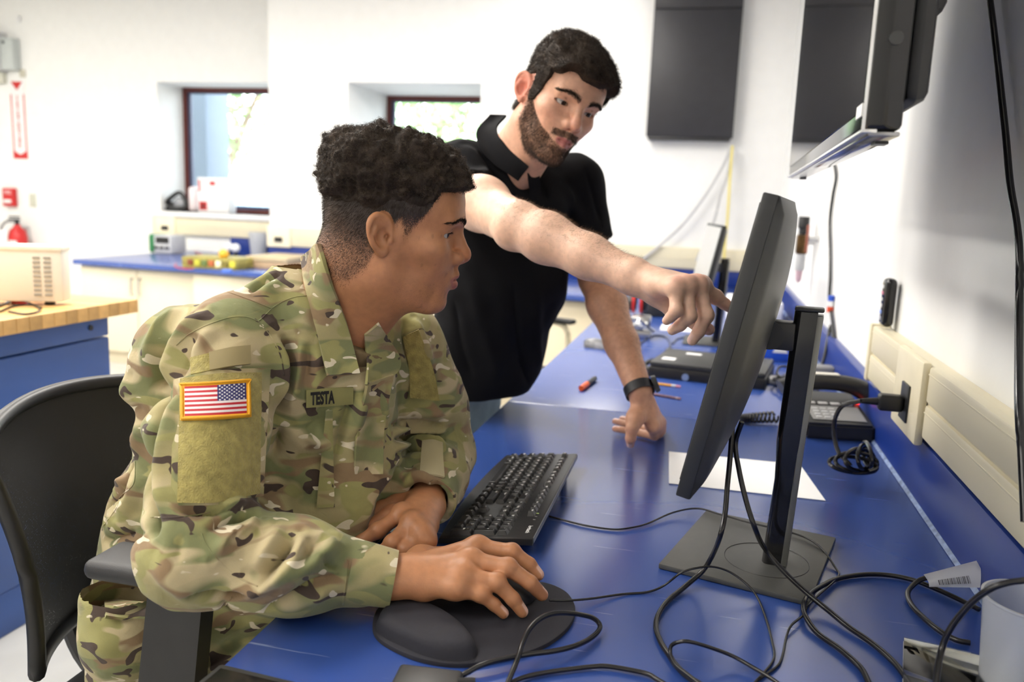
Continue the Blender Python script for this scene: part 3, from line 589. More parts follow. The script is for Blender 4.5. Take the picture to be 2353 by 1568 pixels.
# ------------------------------------------------------------------ keyboard
KB_A, KB_B = onz(1326, 1050, .773), onz(1213, 1268, .773)   # back-right corner far, back near
def keyboard():
    # local: x along width (left->right of the typist), y towards the screen, z up
    t = thing('keyboard', 'black full-size computer keyboard on the blue worktop', 'keyboard')
    W, D = .45, .152
    M_KB = mat('keyboard_black', (.016, .016, .017), .38, vary=.15, vscale=80, bump=.06, bscale=900); M_KEY = mat('key_black', (.020, .020, .021), .30, spec=.7, vary=.1)
    def zz(y): return .010 + .020 * (y / D)
    bm = BM(); poly = []
    for k in range(33):
        a = -1 + k / 16; poly.append((W / 2 + a * W / 2, -.012 * (1 - a * a) + .004))
    top = [bm.verts.new((x, y, zz(y))) for x, y in poly] + [bm.verts.new((W, D, zz(D))), bm.verts.new((0, D, zz(D)))]
    bot = [bm.verts.new((v.co.x, v.co.y, max(0.002, v.co.z - .012))) for v in top]
    n = len(top); f1 = bm.faces.new(top); bm.faces.new(bot[::-1])
    for i in range(n): bm.faces.new((bot[i], bot[(i + 1) % n], top[(i + 1) % n], top[i]))
    bmesh.ops.recalc_face_normals(bm, faces=bm.faces); bmesh.ops.bevel(bm, geom=list(f1.edges), offset=.003, segments=2, affect='EDGES', profile=.5)
    mk('body', bm, M_KB, t)
    bm = BM(); box(bm, (0.004, D - .0005, zz(D) - .011), (W - .004, D + .0015, zz(D) - .001), .001); mk('back_edge', bm, mat('kb_grey_edge', (.18, .19, .2), .3, metal=.4), t)
    for x in (.05, .36):
        bm = BM(); box(bm, (x, D - .02, .0003), (x + .04, D - .012, .018), .002); mk('foot', bm, M_BLACK, t)
    U = .01905; cache = {}
    def keymesh(w, d):
        k = (round(w, 4), round(d, 4))
        if k in cache: return cache[k]
        g = .0010; h = .0080; i = .0036
        V = [(g, g, 0), (w - g, g, 0), (w - g, d - g, 0), (g, d - g, 0), (g + i, g + i * .6, h), (w - g - i, g + i * .6, h), (w - g - i, d - g - i * 1.1, h), (g + i, d - g - i * 1.1, h)]
        m = bpy.data.meshes.new('key'); m.from_pydata(V, [], [(3, 2, 1, 0), (4, 5, 6, 7), (0, 1, 5, 4), (1, 2, 6, 5), (2, 3, 7, 6), (3, 0, 4, 7)])
        b2 = bmesh.new(); b2.from_mesh(m); bmesh.ops.bevel(b2, geom=list(b2.edges), offset=.0006, segments=1, affect='EDGES'); b2.to_mesh(m); b2.free(); m.materials.append(M_KEY); cache[k] = m; return m
    legends = BM()
    tl = math.atan2(.020, D)
    def key(x, y, w, d, s=''):
        o = bpy.data.objects.new('key', keymesh(w, d)); link(o, t); o.location = (x, y, zz(y) - .0012); o.rotation_euler = (tl, 0, 0)
        if s:
            V, F = textmesh(s, .0066 if len(s) < 3 else .0044, 'LEFT', .00016); q = Matrix.Rotation(tl, 3, 'X')
            xx = x + .0052; yy = d * .60
            addmesh(legends, [tuple(q @ Vector((v[0], yy + v[1], .0083)) + Vector((xx, y, zz(y) - .0012))) for v in V], F)
    x0 = .012; y0 = .017
    rows = [
        (0, [('Ctrl', 1.25), ('Win', 1.25), ('Alt', 1.25), ('', 6.25), ('Alt', 1.25), ('Fn', 1.25), ('Menu', 1.25), ('Ctrl', 1.25)]),
        (1, [('Shift', 2.25)] + [(c, 1) for c in 'ZXCVBNM,./'] + [('Shift', 2.75)]),
        (2, [('Caps', 1.75)] + [(c, 1) for c in "ASDFGHJKL;'"] + [('Enter', 2.25)]),
        (3, [('Tab', 1.5)] + [(c, 1) for c in 'QWERTYUIOP[]'] + [('\\', 1.5)]),
        (4, [(c, 1) for c in '`1234567890-='] + [('Back', 2)])]
    for r, ks in rows:
        x = x0
        for s, wd in ks: key(x, y0 + r * U, wd * U, U, s); x += wd * U
    yf = y0 + 5.55 * U
    x = x0; key(x, yf, U, U * .8, 'Esc')
    for gidx, gx in enumerate((2, 6.5, 11)):
        for k in range(4): key(x0 + (gx + k) * U, yf, U, U * .8, 'F%d' % (gidx * 4 + k + 1))
    nx = x0 + 15.25 * U
    for k, s in enumerate(('Prt', 'Scr', 'Brk')): key(nx + k * U, yf, U, U * .8, s)
    for r, ss in ((4, ('Ins', 'Hm', 'PU')), (3, ('Del', 'End', 'PD'))):
        for k, s in enumerate(ss): key(nx + k * U, y0 + r * U, U, U, s)
    for k, s in enumerate('<v>'): key(nx + k * U, y0, U, U, s)
    key(nx + U, y0 + U, U, U, '^')
    px = x0 + 18.5 * U
    for r, ss in ((4, 'N/*-'), (3, '789'), (2, '456'), (1, '123')):
        for k, s in enumerate(ss): key(px + k * U, y0 + r * U, U, U, s)
    key(px, y0, 2 * U, U, '0'); key(px + 2 * U, y0, U, U, '.'); key(px + 3 * U, y0 + 2 * U, U, 2 * U, '+'); key(px + 3 * U, y0, U, 2 * U, 'Ent')
    mk('key_legends', legends, mat('legend_white', (.8, .8, .8), .5), t, ang=None)
    V, F = textmesh('logitech', .0095, 'CENTER', .0002); q = Matrix.Rotation(tl, 3, 'X'); bm = BM(); y = D - .013
    addmesh(bm, [tuple(q @ Vector((v[0], v[1], .0004)) + Vector((W - .035, y, zz(y)))) for v in V], F); mk('maker_lettering', bm, mat('letter_white', (.85, .85, .85), .5), t, ang=None)
    for k in range(3):
        bm = BM(); box(bm, (W - .105 + k * .014, y - .002, zz(y) + .0002), (W - .1035 + k * .014, y + .002, zz(y) + .0008)); mk('indicator_light', bm, mat('led', (.7, .9, .3) if k == 0 else (.3, .3, .3), .4), t)
    return t
kb = keyboard()
va = (KB_B - KB_A); ang = math.atan2(va[1], va[0])
Lk = math.hypot(va[0], va[1])
kx = np.array([math.cos(ang), math.sin(ang)]); ky = np.array([-kx[1], kx[0]])
# local back-left corner (0,D) maps to far point A; typist's right end points to the camera
o_ = KB_A[:2] - ky * .152 - kx * 0.0
kb.location = (o_[0], o_[1], ZD + .0005); kb.rotation_euler = (0, 0, ang)
# ------------------------------------------------------------------ mouse pad with gel rest, mouse
PADP = [(856, 1440), (864, 1470), (895, 1494), (950, 1519), (1010, 1533), (1070, 1536), (1130, 1528), (1200, 1512), (1262, 1486), (1304, 1452), (1321, 1418), (1316, 1388), (1292, 1363), (1240, 1345), (1140, 1338), (1020, 1352), (920, 1380), (870, 1405)]
t = thing('mouse_pad', 'black fabric mouse pad with a raised gel wrist rest', 'mouse pad', tuple(onz(1090, 1440))); of = t.location
M_PAD = mat('pad_fabric', (.016, .016, .024), .8, vary=.1, vscale=300, bump=.2, bscale=1500)
pad = [p[:2] for p in spline([onz(*q) for q in PADP], 5, True)]
bm = BM(); prism(bm, [(p[0], p[1]) for p in pad], ZD + .0005, ZD + .006, .002); mk('pad', bm, M_PAD, t, off=of)
gel = np.array([p[:2] for p in spline([onz(*q, .762) for q in ((866, 1436), (876, 1408), (905, 1388), (955, 1388), (1010, 1408), (1060, 1442), (1092, 1480), (1086, 1502), (1040, 1508), (980, 1497), (915, 1470), (880, 1452))], 5, True)])
gc = gel.mean(0); bm = BM(); rows = []
for s, h in ((1.03, 0.006), (1.0, .010), (.965, .0165), (.90, .0215), (.78, .0245), (.5, .0255), (.2, .026)):
    rows.append([bm.verts.new((*(gc + (p - gc) * s), ZD + h)) for p in gel])
for A, B in zip(rows, rows[1:]):
    for k in range(len(gel)): bm.faces.new((A[k], A[(k + 1) % len(gel)], B[(k + 1) % len(gel)], B[k]))
bm.faces.new(rows[-1]); bmesh.ops.recalc_face_normals(bm, faces=bm.faces); mk('gel_wrist_rest', bm, M_PAD, t, ang=None, off=of)
MO = onz(1225, 1372, .758)
def mouse(label, loc, rot, m1, m2, name='computer_mouse'):
    t = thing(name, label, 'mouse', loc, (0, 0, rot)); bm = BM(); rows = []
    for i in range(13):
        u = i / 12; x = -.055 + .11 * u; w = .031 * (max(0, 1 - abs(2 * u - 1) ** 3.5)) ** .5 * (1 - .12 * math.sin(math.pi * u)); h = .036 * (max(0, 1 - abs(2 * u - .9) ** 2.6 / 1.3)) ** .6
        rows.append([bm.verts.new((x, w * math.cos(a), max(.001, h * math.sin(a)) if 0 < k < 12 else .001)) for k, a in enumerate(np.linspace(0, math.pi, 13))])
    for A, B in zip(rows, rows[1:]):
        for k in range(12): bm.faces.new((A[k], A[k + 1], B[k + 1], B[k]))
        bm.faces.new((A[12], A[0], B[0], B[12]))
    bmesh.ops.remove_doubles(bm, verts=bm.verts, dist=.0002); bmesh.ops.recalc_face_normals(bm, faces=bm.faces); mk('shell', bm, m1, t, ang=60)
    bm = BM(); cyl(bm, (.028, -.004, .033), (.028, .004, .033), .008, n=16); mk('scroll_wheel', bm, m2, t)
    bm = BM(); box(bm, (.01, -.0006, .0), (.055, .0006, .030)); 
    for v in bm.verts: v.co.z = v.co.z if v.co.z < .01 else (.0345 if v.co.x < .03 else .019)
    mk('button_gap', bm, m2, t)
    return t
MOUSE = mouse('black mouse under the seated man\'s right hand', (MO[0] - .048, MO[1] - .008, ZD + .0065), math.radians(10), M_BLACK, M_DGREY)
# ------------------------------------------------------------------ sheet of paper, loose small things
bm = BM(); q = [onz(*p) for p in ((1537, 1039), (1838, 1069), (1897, 1152), (1537, 1112))]; prism(bm, [(p[0], p[1]) for p in q], ZD + .0004, ZD + .0012); tag(mk('paper_sheet', bm, M_PAPER), 'blank white sheet of paper on the worktop behind the near monitor', 'paper')
a = onz(2075, 1478)
t = thing('disc_case', 'clear plastic disc case lying flat beside the frosted cup', 'disc case', (a[0], a[1], ZD + .0005), (0, 0, math.radians(-12)))
bm = BM(); box(bm, (0, -.125, 0), (.142, 0, .003), .001); mk('tray', bm, mat('disc_tray', (.42, .43, .41), .4), t)
bm = BM(); lathe(bm, [(.020, .0035), (.06, .0035), (.06, .0045), (.020, .0045)], (.071, -.0625, 0), 40); mk('disc', bm, mat('disc_silver', (.70, .70, .69), .35, metal=.3, vary=.15, vscale=18), t)
bm = BM(); cyl(bm, (.071, -.0625, .003), (.071, -.0625, .006), .012, n=20); mk('hub', bm, M_BLACK, t)
M_CLEAR = mat('clear_lid', (1, 1, 1), .05); glassy(M_CLEAR, (.93, .95, .94)); bm = BM(); box(bm, (0, -.125, .007), (.142, 0, .0085), .0005); mk('lid', bm, M_CLEAR, t)
c = onz(2330, 1600); 
bm = BM(); lathe(bm, [(.040, .002), (.0425, .004), (.050, .106), (.0525, .108), (.0525, .110), (.0495, .110), (.0405, .008), (0, .006)], (.385, .985, ZD), 48)
cupo = tag(mk('frosted_cup', bm, mat('frost_cup', (.84, .88, .95), .30, trans=.6, vary=.02)), 'frosted translucent plastic cup at the lower right corner', 'cup')
bm = BM(); box(bm, (-.5, .50, ZD + .0005), (-.36, .733, ZD + .012), .006)
s0 = onz(560, 1556); tl = thing('tablet_computer', 'dark grey slab at the worktop edge, its corner cut by the lower frame edge', 'tablet', (s0[0], s0[1], ZD + .0005), (0, 0, math.radians(-4))); bm.free()
bm = BM(); box(bm, (-.03, -.26, 0), (.075, 0, .010), .004); mk('case', bm, M_DGREY, tl); bm = BM(); box(bm, (-.022, -.25, .0101), (.067, -.01, .0108)); mk('screen', bm, M_BLACKG, tl)
s0 = onz(985, 1553); tl = thing('phone_charger', 'dark grey charger block at the lower frame edge below the mouse pad', 'charger', (s0[0], s0[1], ZD + .0005), (0, 0, math.radians(6)))
bm = BM(); box(bm, (-.033, -.09, 0), (.04, 0, .012), .005, 3); mk('case', bm, M_DGREY, tl); bm = BM(); cyl(bm, (.03, -.02, .007), (.055, -.012, .007), .005, .0035, n=10); mk('strain_relief', bm, M_BLACK, tl)
# pencils, marker, far mouse
def pencil(label, p0, p1, c, fer, er, r=.0036):
    a, b = onz(*p0, ZD + r + .0005), onz(*p1, ZD + r + .0005); d = (b - a) / np.linalg.norm(b - a); L = np.linalg.norm(b - a)
    t = thing('pencil', label, 'pencil', tuple(a)); z = np.zeros(3)
    bm = BM(); cyl(bm, z, d * L * .84, r, n=6); mk('barrel', bm, mat('pencil_wood', c, .4, vary=.5 if er is None else .05, vscale=120), t)
    bm = BM(); cyl(bm, d * L * .841, d * L * .92, r * 1.03, n=12); mk('ferrule', bm, mat('ferrule', fer, .3, metal=.6), t)
    bm = BM(); cyl(bm, d * L * .921, d * L, r * .95, n=12); mk('eraser', bm, mat('eraser', er or (.25, .12, .12), .7), t)
pencil('yellow pencil with pink eraser beside the closed laptop', (1440, 873), (1563, 889), srgb(232, 165, 50), (.8, .8, .8), srgb(230, 150, 160))
pencil('dark patterned pencil behind the wrist watch', (1495, 905), (1564, 917), srgb(110, 75, 85), (.35, .25, .25), None)
a, b = onz(1335, 893, .7585), onz(1363, 873, .7585); t = thing('marker_pen', 'black marker with a bright orange cap lying on the worktop', 'marker', tuple(a)); d = b - a
bm = BM(); cyl(bm, (0, 0, 0), d * .5, .008, n=16); mk('cap', bm, mat('orange', srgb(240, 96, 30), .4), t); bm = BM(); cyl(bm, d * .5, d * 1.15, .0075, n=16); mk('barrel', bm, M_BLACK, t)
p = onz(1372, 800); MOUSE2 = mouse('black mouse with white top lying by the standing man\'s arm', (p[0], p[1], ZD + .0005), math.radians(-12), mat('mouse_grey', (.16, .16, .17), .3, vary=.9, vscale=22), M_RED)
# ------------------------------------------------------------------ laptop, phone, clutter
a = onz(1487, 866); t = thing('closed_laptop', 'thick black closed laptop with two white stickers on its lid', 'laptop', (a[0], a[1], ZD + .0005), (0, 0, math.radians(-9)))
bm = BM(); box(bm, (0, 0, 0), (.36, .28, .034), .004); mk('base', bm, M_BLACK, t)
bm = BM(); box(bm, (.004, .004, .0345), (.356, .282, .050), .004); ld = mk('lid', bm, M_DGREY, t)
bm = BM(); box(bm, (.028, .06, .0501), (.07, .10, .0508)); mk('sticker', bm, M_PAPER, ld); bm = BM(); box(bm, (.08, .20, .0501), (.13, .225, .0508)); mk('sticker', bm, M_PAPER, ld)
bm = BM(); tube(bm, spline([(-.001, .05, .015), (-.03, .07, .017), (-.035, .13, .017), (-.03, .19, .017), (-.001, .21, .015)], 6), .008, 8); mk('handle', bm, M_BLACK, t)
bm = BM(); cyl(bm, (.12, -.004, .012), (.12, .001, .012), .011, n=18); mk('lock_port', bm, mat('blue_grey', srgb(120, 140, 180), .3), t)
# desk phone
a = onz(1850, 1008); t = thing('desk_phone', 'black desk telephone with grey keypad and handset by the right wall', 'telephone', (a[0], a[1], ZD + .0005), (0, 0, math.radians(8)))
bm = BM(); prism(bm, [(0, 0), (.16, 0), (.16, .2), (0, .2)], 0, .055)
for v in bm.verts:
    if v.co.z > .03: v.co.z = .038 + .35 * v.co.y * .55
bmesh.ops.bevel(bm, geom=list(bm.edges), offset=.006, segments=2, affect='EDGES'); mk('body', bm, M_BLACK, t)
def onph(x, y): return .0382 + .1925 * y
bm = BM(); vs = [bm.verts.new((x, y, onph(x, y) + .0012)) for x, y in ((.02, .02), (.145, .02), (.145, .10), (.02, .10))]; bm.faces.new(vs); r = bmesh.ops.extrude_face_region(bm, geom=bm.faces[:]); bmesh.ops.translate(bm, verts=[v for v in r['geom'] if isinstance(v, bmesh.types.BMVert)], vec=(0, 0, .001)); bmesh.ops.recalc_face_normals(bm, faces=bm.faces); mk('face_panel', bm, M_GREY, t)
for i in range(3):
    for j in range(4):
        x, y = .03 + i * .02, .028 + j * .016; bm = BM(); box(bm, (x, y, onph(x, y) + .001), (x + .014, y + .01, onph(x, y) + .005), .001); mk('key', bm, M_LGREY, t)
for i in range(4):
    x, y = .025 + i * .03, .112; bm = BM(); box(bm, (x, y, onph(x, y)), (x + .022, y + .014, onph(x, y) + .004), .001); mk('line_key', bm, M_WHITE, t)
bm = BM(); box(bm, (.148, .12, onph(0, .13)), (.156, .135, onph(0, .13) + .004), .001); mk('message_light', bm, mat('red_led', (.8, .02, .02), .4, emit=(1, .05, .03), es=2.5), t)
bm = BM(); pts = spline([(-.03, .145, .085), (.0, .15, .10), (.05, .155, .108), (.11, .158, .108), (.155, .155, .10), (.185, .15, .085)], 5); tube(bm, pts, [.021 + .006 * abs(2 * i / (len(pts) - 1) - 1) ** 2 for i in range(len(pts))], 12); hs = mk('handset', bm, M_BLACK, t)
bm = BM(); box(bm, (.02, .145, .127), (.11, .17, .1312), .003); mk('handset_label', bm, mat('label_cream', (.7, .68, .6), .5), hs)
bm = BM(); P = []
for k in range(260):
    s = k / 259; a_ = s * 2 * math.pi * 26; c_ = Vector((-.035 - .10 * math.sin(math.pi * s) , .12 + .05 * s - .04 * math.sin(math.pi * s), .0125))
    P.append(c_ + Vector((0, .0075 * math.cos(a_), .0075 * math.sin(a_))))
tube(bm, P, .0030, 6); mk('coiled_cord', bm, M_RUB, t)
# plug in the outlet with its hanging, bundled cord
pz = .925; t = thing('power_plug', 'black power plug in the raceway outlet with its cord bundled below', 'plug', (rx0 - .0145, 1.685, pz))
bm = BM(); box(bm, (-.045, -.014, -.016), (0, .014, .016), .006, 3); cyl(bm, (-.045, 0, 0), (-.075, 0, -.002), .008, .005, 12); mk('plug_body', bm, M_BLACK, t)
bm = BM(); tube(bm, spline([(-.075, 0, -.002), (-.105, .02, -.02), (-.115, .03, -.06), (-.105, .02, -.11), (-.08, 0, -.135)], 6), .0045, 8); lp = mk('cord', bm, M_RUB, t)
bm = BM()
for k in range(5):
    a0 = k * .5; R_ = Matrix.Rotation(.4 * k, 3, 'Z') @ Matrix.Rotation(.5 + .25 * k, 3, 'X'); tube(bm, [R_ @ Vector((.045 * math.cos(a), .022 * math.sin(a), 0)) + Vector((-.075 + .006 * k, .01, -.135 + .006 * k)) for a in np.linspace(0, 2 * math.pi, 28, endpoint=False)], .0042, 7, True)
mk('cord_bundle', bm, M_RUB, t)
# blue box, adapters, cable heap, papers, headset, clamp
a = onz(1775, 835); t = thing('blue_box', 'bright blue box with a white triangle by the right wall', 'box', (.10, 3.05, ZD + .0005), (0, 0, math.radians(4)))
bm = BM(); box(bm, (0, 0, 0), (.24, .13, .085), .004); mk('case', bm, mat('bright_blue', srgb(38, 84, 200), .4), t)
bm = BM(); bm.faces.new([bm.verts.new(q) for q in ((.145, -.001, .03), (.20, -.001, .03), (.172, -.001, .075))]); mk('triangle_mark', bm, M_WHITE, t)
for k, (px, py, w_, d_, h_, m_, nm, lb) in enumerate(((1890, 880, .07, .06, .05, M_GREY, 'power_adapter', 'grey power adapter behind the telephone'), (1800, 885, .09, .05, .02, M_WHITE, 'power_adapter', 'white power adapter behind the near monitor'), (1850, 865, .05, .05, .04, M_BLACK, 'power_adapter', 'black power adapter among the tangled cables'))):
    a = onz(px, py); t = thing(nm, lb, 'adapter', (a[0], a[1], ZD + .0005), (0, 0, .3 * k)); bm = BM(); box(bm, (-w_ / 2, 0, 0), (w_ / 2, d_, h_), .006, 3); mk('case', bm, m_, t); bm = BM(); cyl(bm, (0, d_, h_ / 2), (0, d_ + .02, h_ / 2), .006, .004, 10); mk('strain_relief', bm, M_BLACK, t)
rs = np.random.default_rng(5)
for k in range(6):
    c = np.array([.275 + .03 * rs.random(), 2.52 + .14 * rs.random() , .757]); P = []
    for i in range(9): a_ = i * .9 + k; P.append(c + np.array([.062 * math.cos(a_) * (1 - .05 * i), .10 * math.sin(a_), .004 + .004 * k + .006 * (i % 3)]))
    cable('tangled_cable', 'black cable in the tangle behind the near monitor', P, .004, M_RUB, group='tangled cables behind the near monitor')
t = thing('ear_defenders', 'red and black ear defenders on a silver vice behind the forearm', 'ear defenders', (*onz(1462, 770)[:2], ZD))
bm = BM()
for x in (-.026, .026): lathe(bm, [(0, -.02), (.03, -.018), (.036, 0), (.03, .012), (0, .014)], (x, 0, .135), 18, ax=Vector((1 if x > 0 else -1, 0, 0)))
mk('ear_cup', bm, M_BLACK, t); bm = BM()
for x in (-.018, .014): lathe(bm, [(.030, -.006), (.042, -.006), (.042, .006), (.030, .006)], (x, 0, .135), 20, ax=Vector((1, 0, 0)))
mk('red_ring', bm, M_RED, t); bm = BM(); tube(bm, spline([(-.04, 0, .135), (-.05, .03, .15), (0, .08, .16), (.05, .03, .15), (.045, 0, .135)], 6), .006, 8); mk('headband', bm, M_GREY, t)
t = thing('bench_vice', 'silver bench vice carrying the red ear defenders', 'vice', (*onz(1468, 775)[:2], ZD + .0005))
bm = BM(); box(bm, (-.05, -.04, 0), (.05, .06, .03), .006); box(bm, (-.04, -.03, .03), (.02, .05, .06), .01); box(bm, (-.035, -.03, .06), (.045, .04, .09), .008); mk('frame', bm, M_STEEL, t)
bm = BM(); cyl(bm, (.04, -.06, .06), (-.06, .02, .06), .012, n=14); cyl(bm, (.06, -.02, .03), (.0, -.09, .085), .007, n=10); mk('screw_handle', bm, M_STEEL, t)
bm = BM(); a = onz(1560, 757); box(bm, (a[0] - .08, a[1] - .07, ZD + .0005), (a[0] + .12, a[1] + .12, ZD + .002)); tag(mk('paper_sheet', bm, M_PAPER), 'white paper under the pointing hand, beyond the laptop', 'paper')
bm = BM(); box(bm, (.1, 4.1, ZD + .0005), (.36, 4.45, ZD + .10), .01); tag(mk('paper_stack', bm, M_PAPER), 'pile of white papers by the right wall in the distance', 'papers')
bm = BM(); a = onz(1520, 730); box(bm, (a[0] - .10, a[1], ZD + .0005), (a[0] + .14, a[1] + .12, ZD + .09), .01); tag(mk('equipment_box', bm, M_BLACK), 'black equipment box on the worktop behind the pointing hand', 'box')
cable('coiled_cable', 'thin dark cord curling on the far worktop by the vice', [onz(*q, .753) for q in ((1470, 790), (1500, 772), (1530, 775), (1540, 795), (1530, 805))], .003, M_RUB)
cable('thin_cable', 'thin dark cord running from the far monitor base', [onz(*q, .753) for q in ((1545, 790), (1560, 778), (1600, 775), (1640, 790))], .003, M_RUB)
# ------------------------------------------------------------------ cables on the near worktop (traced over the desk surface)
def c8(x, y): return (1450 + .3838 * x, 1100 + .3838 * y)
def c5(x, y): return (780 + .362 * x, 1000 + .362 * y)
def run(pts, zs, conv):
    n = len(pts); out = []
    for i, p in enumerate(pts):
        z = zs[i] if hasattr(zs, '__len__') else zs
        out.append(onz(*(conv(*p) if conv else p), z))
    return out
R1, R2 = .0016, .0036; Z1, Z2 = ZD + R1 + .0006, ZD + R2 + .0006
pts = [(1262, 1187), (1300, 1197), (1350, 1209), (1410, 1217)] ; pts2 = [(0, 295), (100, 270), (250, 205), (400, 180), (550, 220), (700, 262), (860, 300), (1000, 337), (1090, 378), (1160, 442), (1230, 545), (1245, 575), (1210, 622), (1130, 692), (1060, 762), (1030, 820), (960, 880), (930, 950), (910, 1050), (880, 1120), (800, 1180), (740, 1225), (700, 1290)]
zz_ = [Z1 + .012] * 3 + [Z1 + .012] * 5 + [Z1 + .011] * 6 + [Z1 + .005] + [Z1 + .010] * 5 + [Z1 + .004] * 9
P = run(pts, Z1, None) + run(pts2, [Z1 + .0005, Z1 + .001, Z1 + .003, Z1 + .008, ZD + .0125, ZD + .0125, ZD + .0125, ZD + .0125, ZD + .0122, ZD + .009, Z1, Z1] + [Z1 + .004] * 5 + [Z1] * 6, c8)
adopt(cable('cord', 'thin black keyboard cord', P, R1, M_RUB), kb)
P = run([(1262, 1380), (1300, 1381), (1360, 1376), (1430, 1366)], [ZD + .012, ZD + .010, ZD + .006, Z1], None) + run([(100, 680), (200, 640), (300, 565), (400, 535), (500, 530), (600, 565), (700, 640), (760, 720), (810, 850), (845, 980), (858, 1060), (840, 1110), (790, 1170), (740, 1225), (690, 1280)], [Z1, Z1 + .006, ZD + .03, ZD + .036, ZD + .034, ZD + .026, ZD + .016, ZD + .006] + [Z1] * 7, c8)
adopt(cable('cord', 'thin black mouse cord', P, R1, M_RUB), MOUSE)
top = np.array(J(1684, 968, 1.14))
P = [top, J(1681, 1010, 1.14), J(1677, 1060, 1.14), J(1671, 1120, 1.13), J(1666, 1180, 1.12), J(1655, 1232, 1.105)] + run([(490, 455), (430, 552), (330, 642), (220, 735), (162, 820), (150, 900), (180, 985), (230, 1062), (265, 1115), (330, 1180), (400, 1225), (480, 1280)], [ZD + .05, ZD + .022, Z2 + .003] + [Z2] * 9, c8)
cable('power_cable', 'thick black cable dropping from the near monitor and looping left of its base', P, R2, M_RUB)
P = [top + np.array([.012, .0, 0]), J(1690, 1020, 1.15), J(1698, 1080, 1.14), J(1714, 1150, 1.13), J(1735, 1215, 1.12)] + run([(800, 420), (920, 562), (1060, 692), (1180, 790), (1300, 888), (1420, 970), (1520, 1050), (1600, 1132), (1665, 1225), (1720, 1300)], [ZD + .055, ZD + .03, ZD + .017, Z2 + .004, Z2 + .001] + [Z2] * 5, c8)
cable('video_cable', 'thick black cable running from the near monitor to the lower right', P, R2, M_RUB)
P = run([(1450, 1290), (1420, 1219), (1370, 1130), (1250, 1022), (1120, 930), (1052, 840), (1032, 770), (1062, 700), (1150, 640), (1250, 597), (1400, 575), (1550, 580), (1700, 612), (1850, 672), (2000, 742), (2085, 785)], [Z2] * 5 + [Z2 + .003] * 4 + [Z2] * 7, c8)
cable('power_cable', 'thick black cable arching in a wide loop between monitor base and cup', P, R2, M_RUB)
P = run([(2370, 512), (2250, 507), (2160, 508), (2080, 520), (1980, 545), (1860, 575), (1745, 602), (1690, 638), (1656, 690), (1682, 762), (1760, 842), (1860, 922), (1950, 968), (2030, 985)], [ZD + .045, ZD + .043, ZD + .04, ZD + .036, ZD + .03, ZD + .024, ZD + .016, ZD + .010, Z2 + .002] + [Z2] * 5, c8)
tc_ = cable('power_cable', 'black power cord carrying a white barcode tag at right', P, R2, M_RUB)
P = run([(2390, 606), (2353, 611), (2250, 626), (2150, 662), (2050, 733), (1960, 832), (1900, 922), (1860, 1022), (1840, 1122), (1828, 1225), (1820, 1320)], [ZD + .16, ZD + .16, ZD + .155, ZD + .145, ZD + .125, ZD + .10, ZD + .08, ZD + .06, ZD + .05, ZD + .04, ZD + .03], c8)
cable('power_cable', 'thick black cable rising in front of the frosted cup at the frame corner', P, R2 * 1.0, M_RUB)
P = run([(460, 1280), (400, 1222), (330, 1168), (262, 1112), (236, 1052), (242, 1002), (290, 979), (350, 978), (450, 1005), (600, 1060), (720, 1126), (820, 1186), (900, 1240)], [Z2 + .005] * 4 + [ZD + .012, ZD + .02, ZD + .028, ZD + .03, ZD + .024, ZD + .012] + [Z2 + .004] * 3, c8)
cable('usb_cable', 'black cable in a low flat loop at the lower frame edge', P, .0024, M_RUB)
P = run([(640, 1620), (720, 1562), (790, 1520), (900, 1462), (1050, 1420), (1200, 1393), (1350, 1374), (1480, 1344), (1580, 1300), (1640, 1250), (1652, 1205), (1610, 1163), (1530, 1141), (1430, 1130), (1340, 1137), (1260, 1176), (1200, 1242), (1163, 1320), (1138, 1400), (1108, 1480), (1066, 1580)], [Z2, Z2, Z2, ZD + .010, ZD + .011, ZD + .012, ZD + .012, ZD + .012, Z2 + .004, Z2 + .004, ZD + .01, ZD + .018, ZD + .028, ZD + .036, ZD + .04, ZD + .038, ZD + .034, ZD + .028, ZD + .024, ZD + .018, Z2 + .003], c5)
cable('headset_cable', 'thick black cable looped over the mouse pad', P, .0032, M_RUB)
P = run([(1060, 1600), (1110, 1564), (1200, 1531), (1350, 1502), (1500, 1483), (1600, 1472), (1712, 1470)], Z2, c5) + run([(80, 1165), (150, 1200), (230, 1250)], Z2, c8)
cable('usb_cable', 'black cable along the lower frame edge right of the mouse pad', P, .0028, M_RUB)
# barcode tag wrapped on its cord
T0, T1, T2, T3 = [np.array(onz(*c8(*p), z)) for p, z in (((1752, 575), ZD + .028), ((2068, 492), ZD + .046), ((2130, 655), ZD + .012), ((1785, 650), ZD + .010))]
t = thing('barcode_tag', 'white paper tag with a barcode wrapped on the cord at right', 'tag', tuple(T0)); bm = BM(); n = 12; rows = []
def tagpt(u, v, off=0.0):
    a = T0 + (T1 - T0) * u; b = T3 + (T2 - T3) * u; nrm = np.cross(T1 - T0, a - b); nrm = nrm / np.linalg.norm(nrm)
    if nrm[2] < 0: nrm = -nrm
    return a + (b - a) * v + nrm * (.004 * math.sin(math.pi * v) + off) - T0
for i in range(n + 1): rows.append([bm.verts.new(tagpt(i / n, j / 6)) for j in range(7)])
for i in range(n):
    for j in range(6): bm.faces.new((rows[i][j], rows[i][j + 1], rows[i + 1][j + 1], rows[i + 1][j]))
r = bmesh.ops.solidify(bm, geom=bm.faces[:], thickness=.0006); bmesh.ops.recalc_face_normals(bm, faces=bm.faces); mk('paper_tag', bm, M_PAPER, t, ang=60)
bm = BM(); u = .17
rs = np.random.default_rng(3)
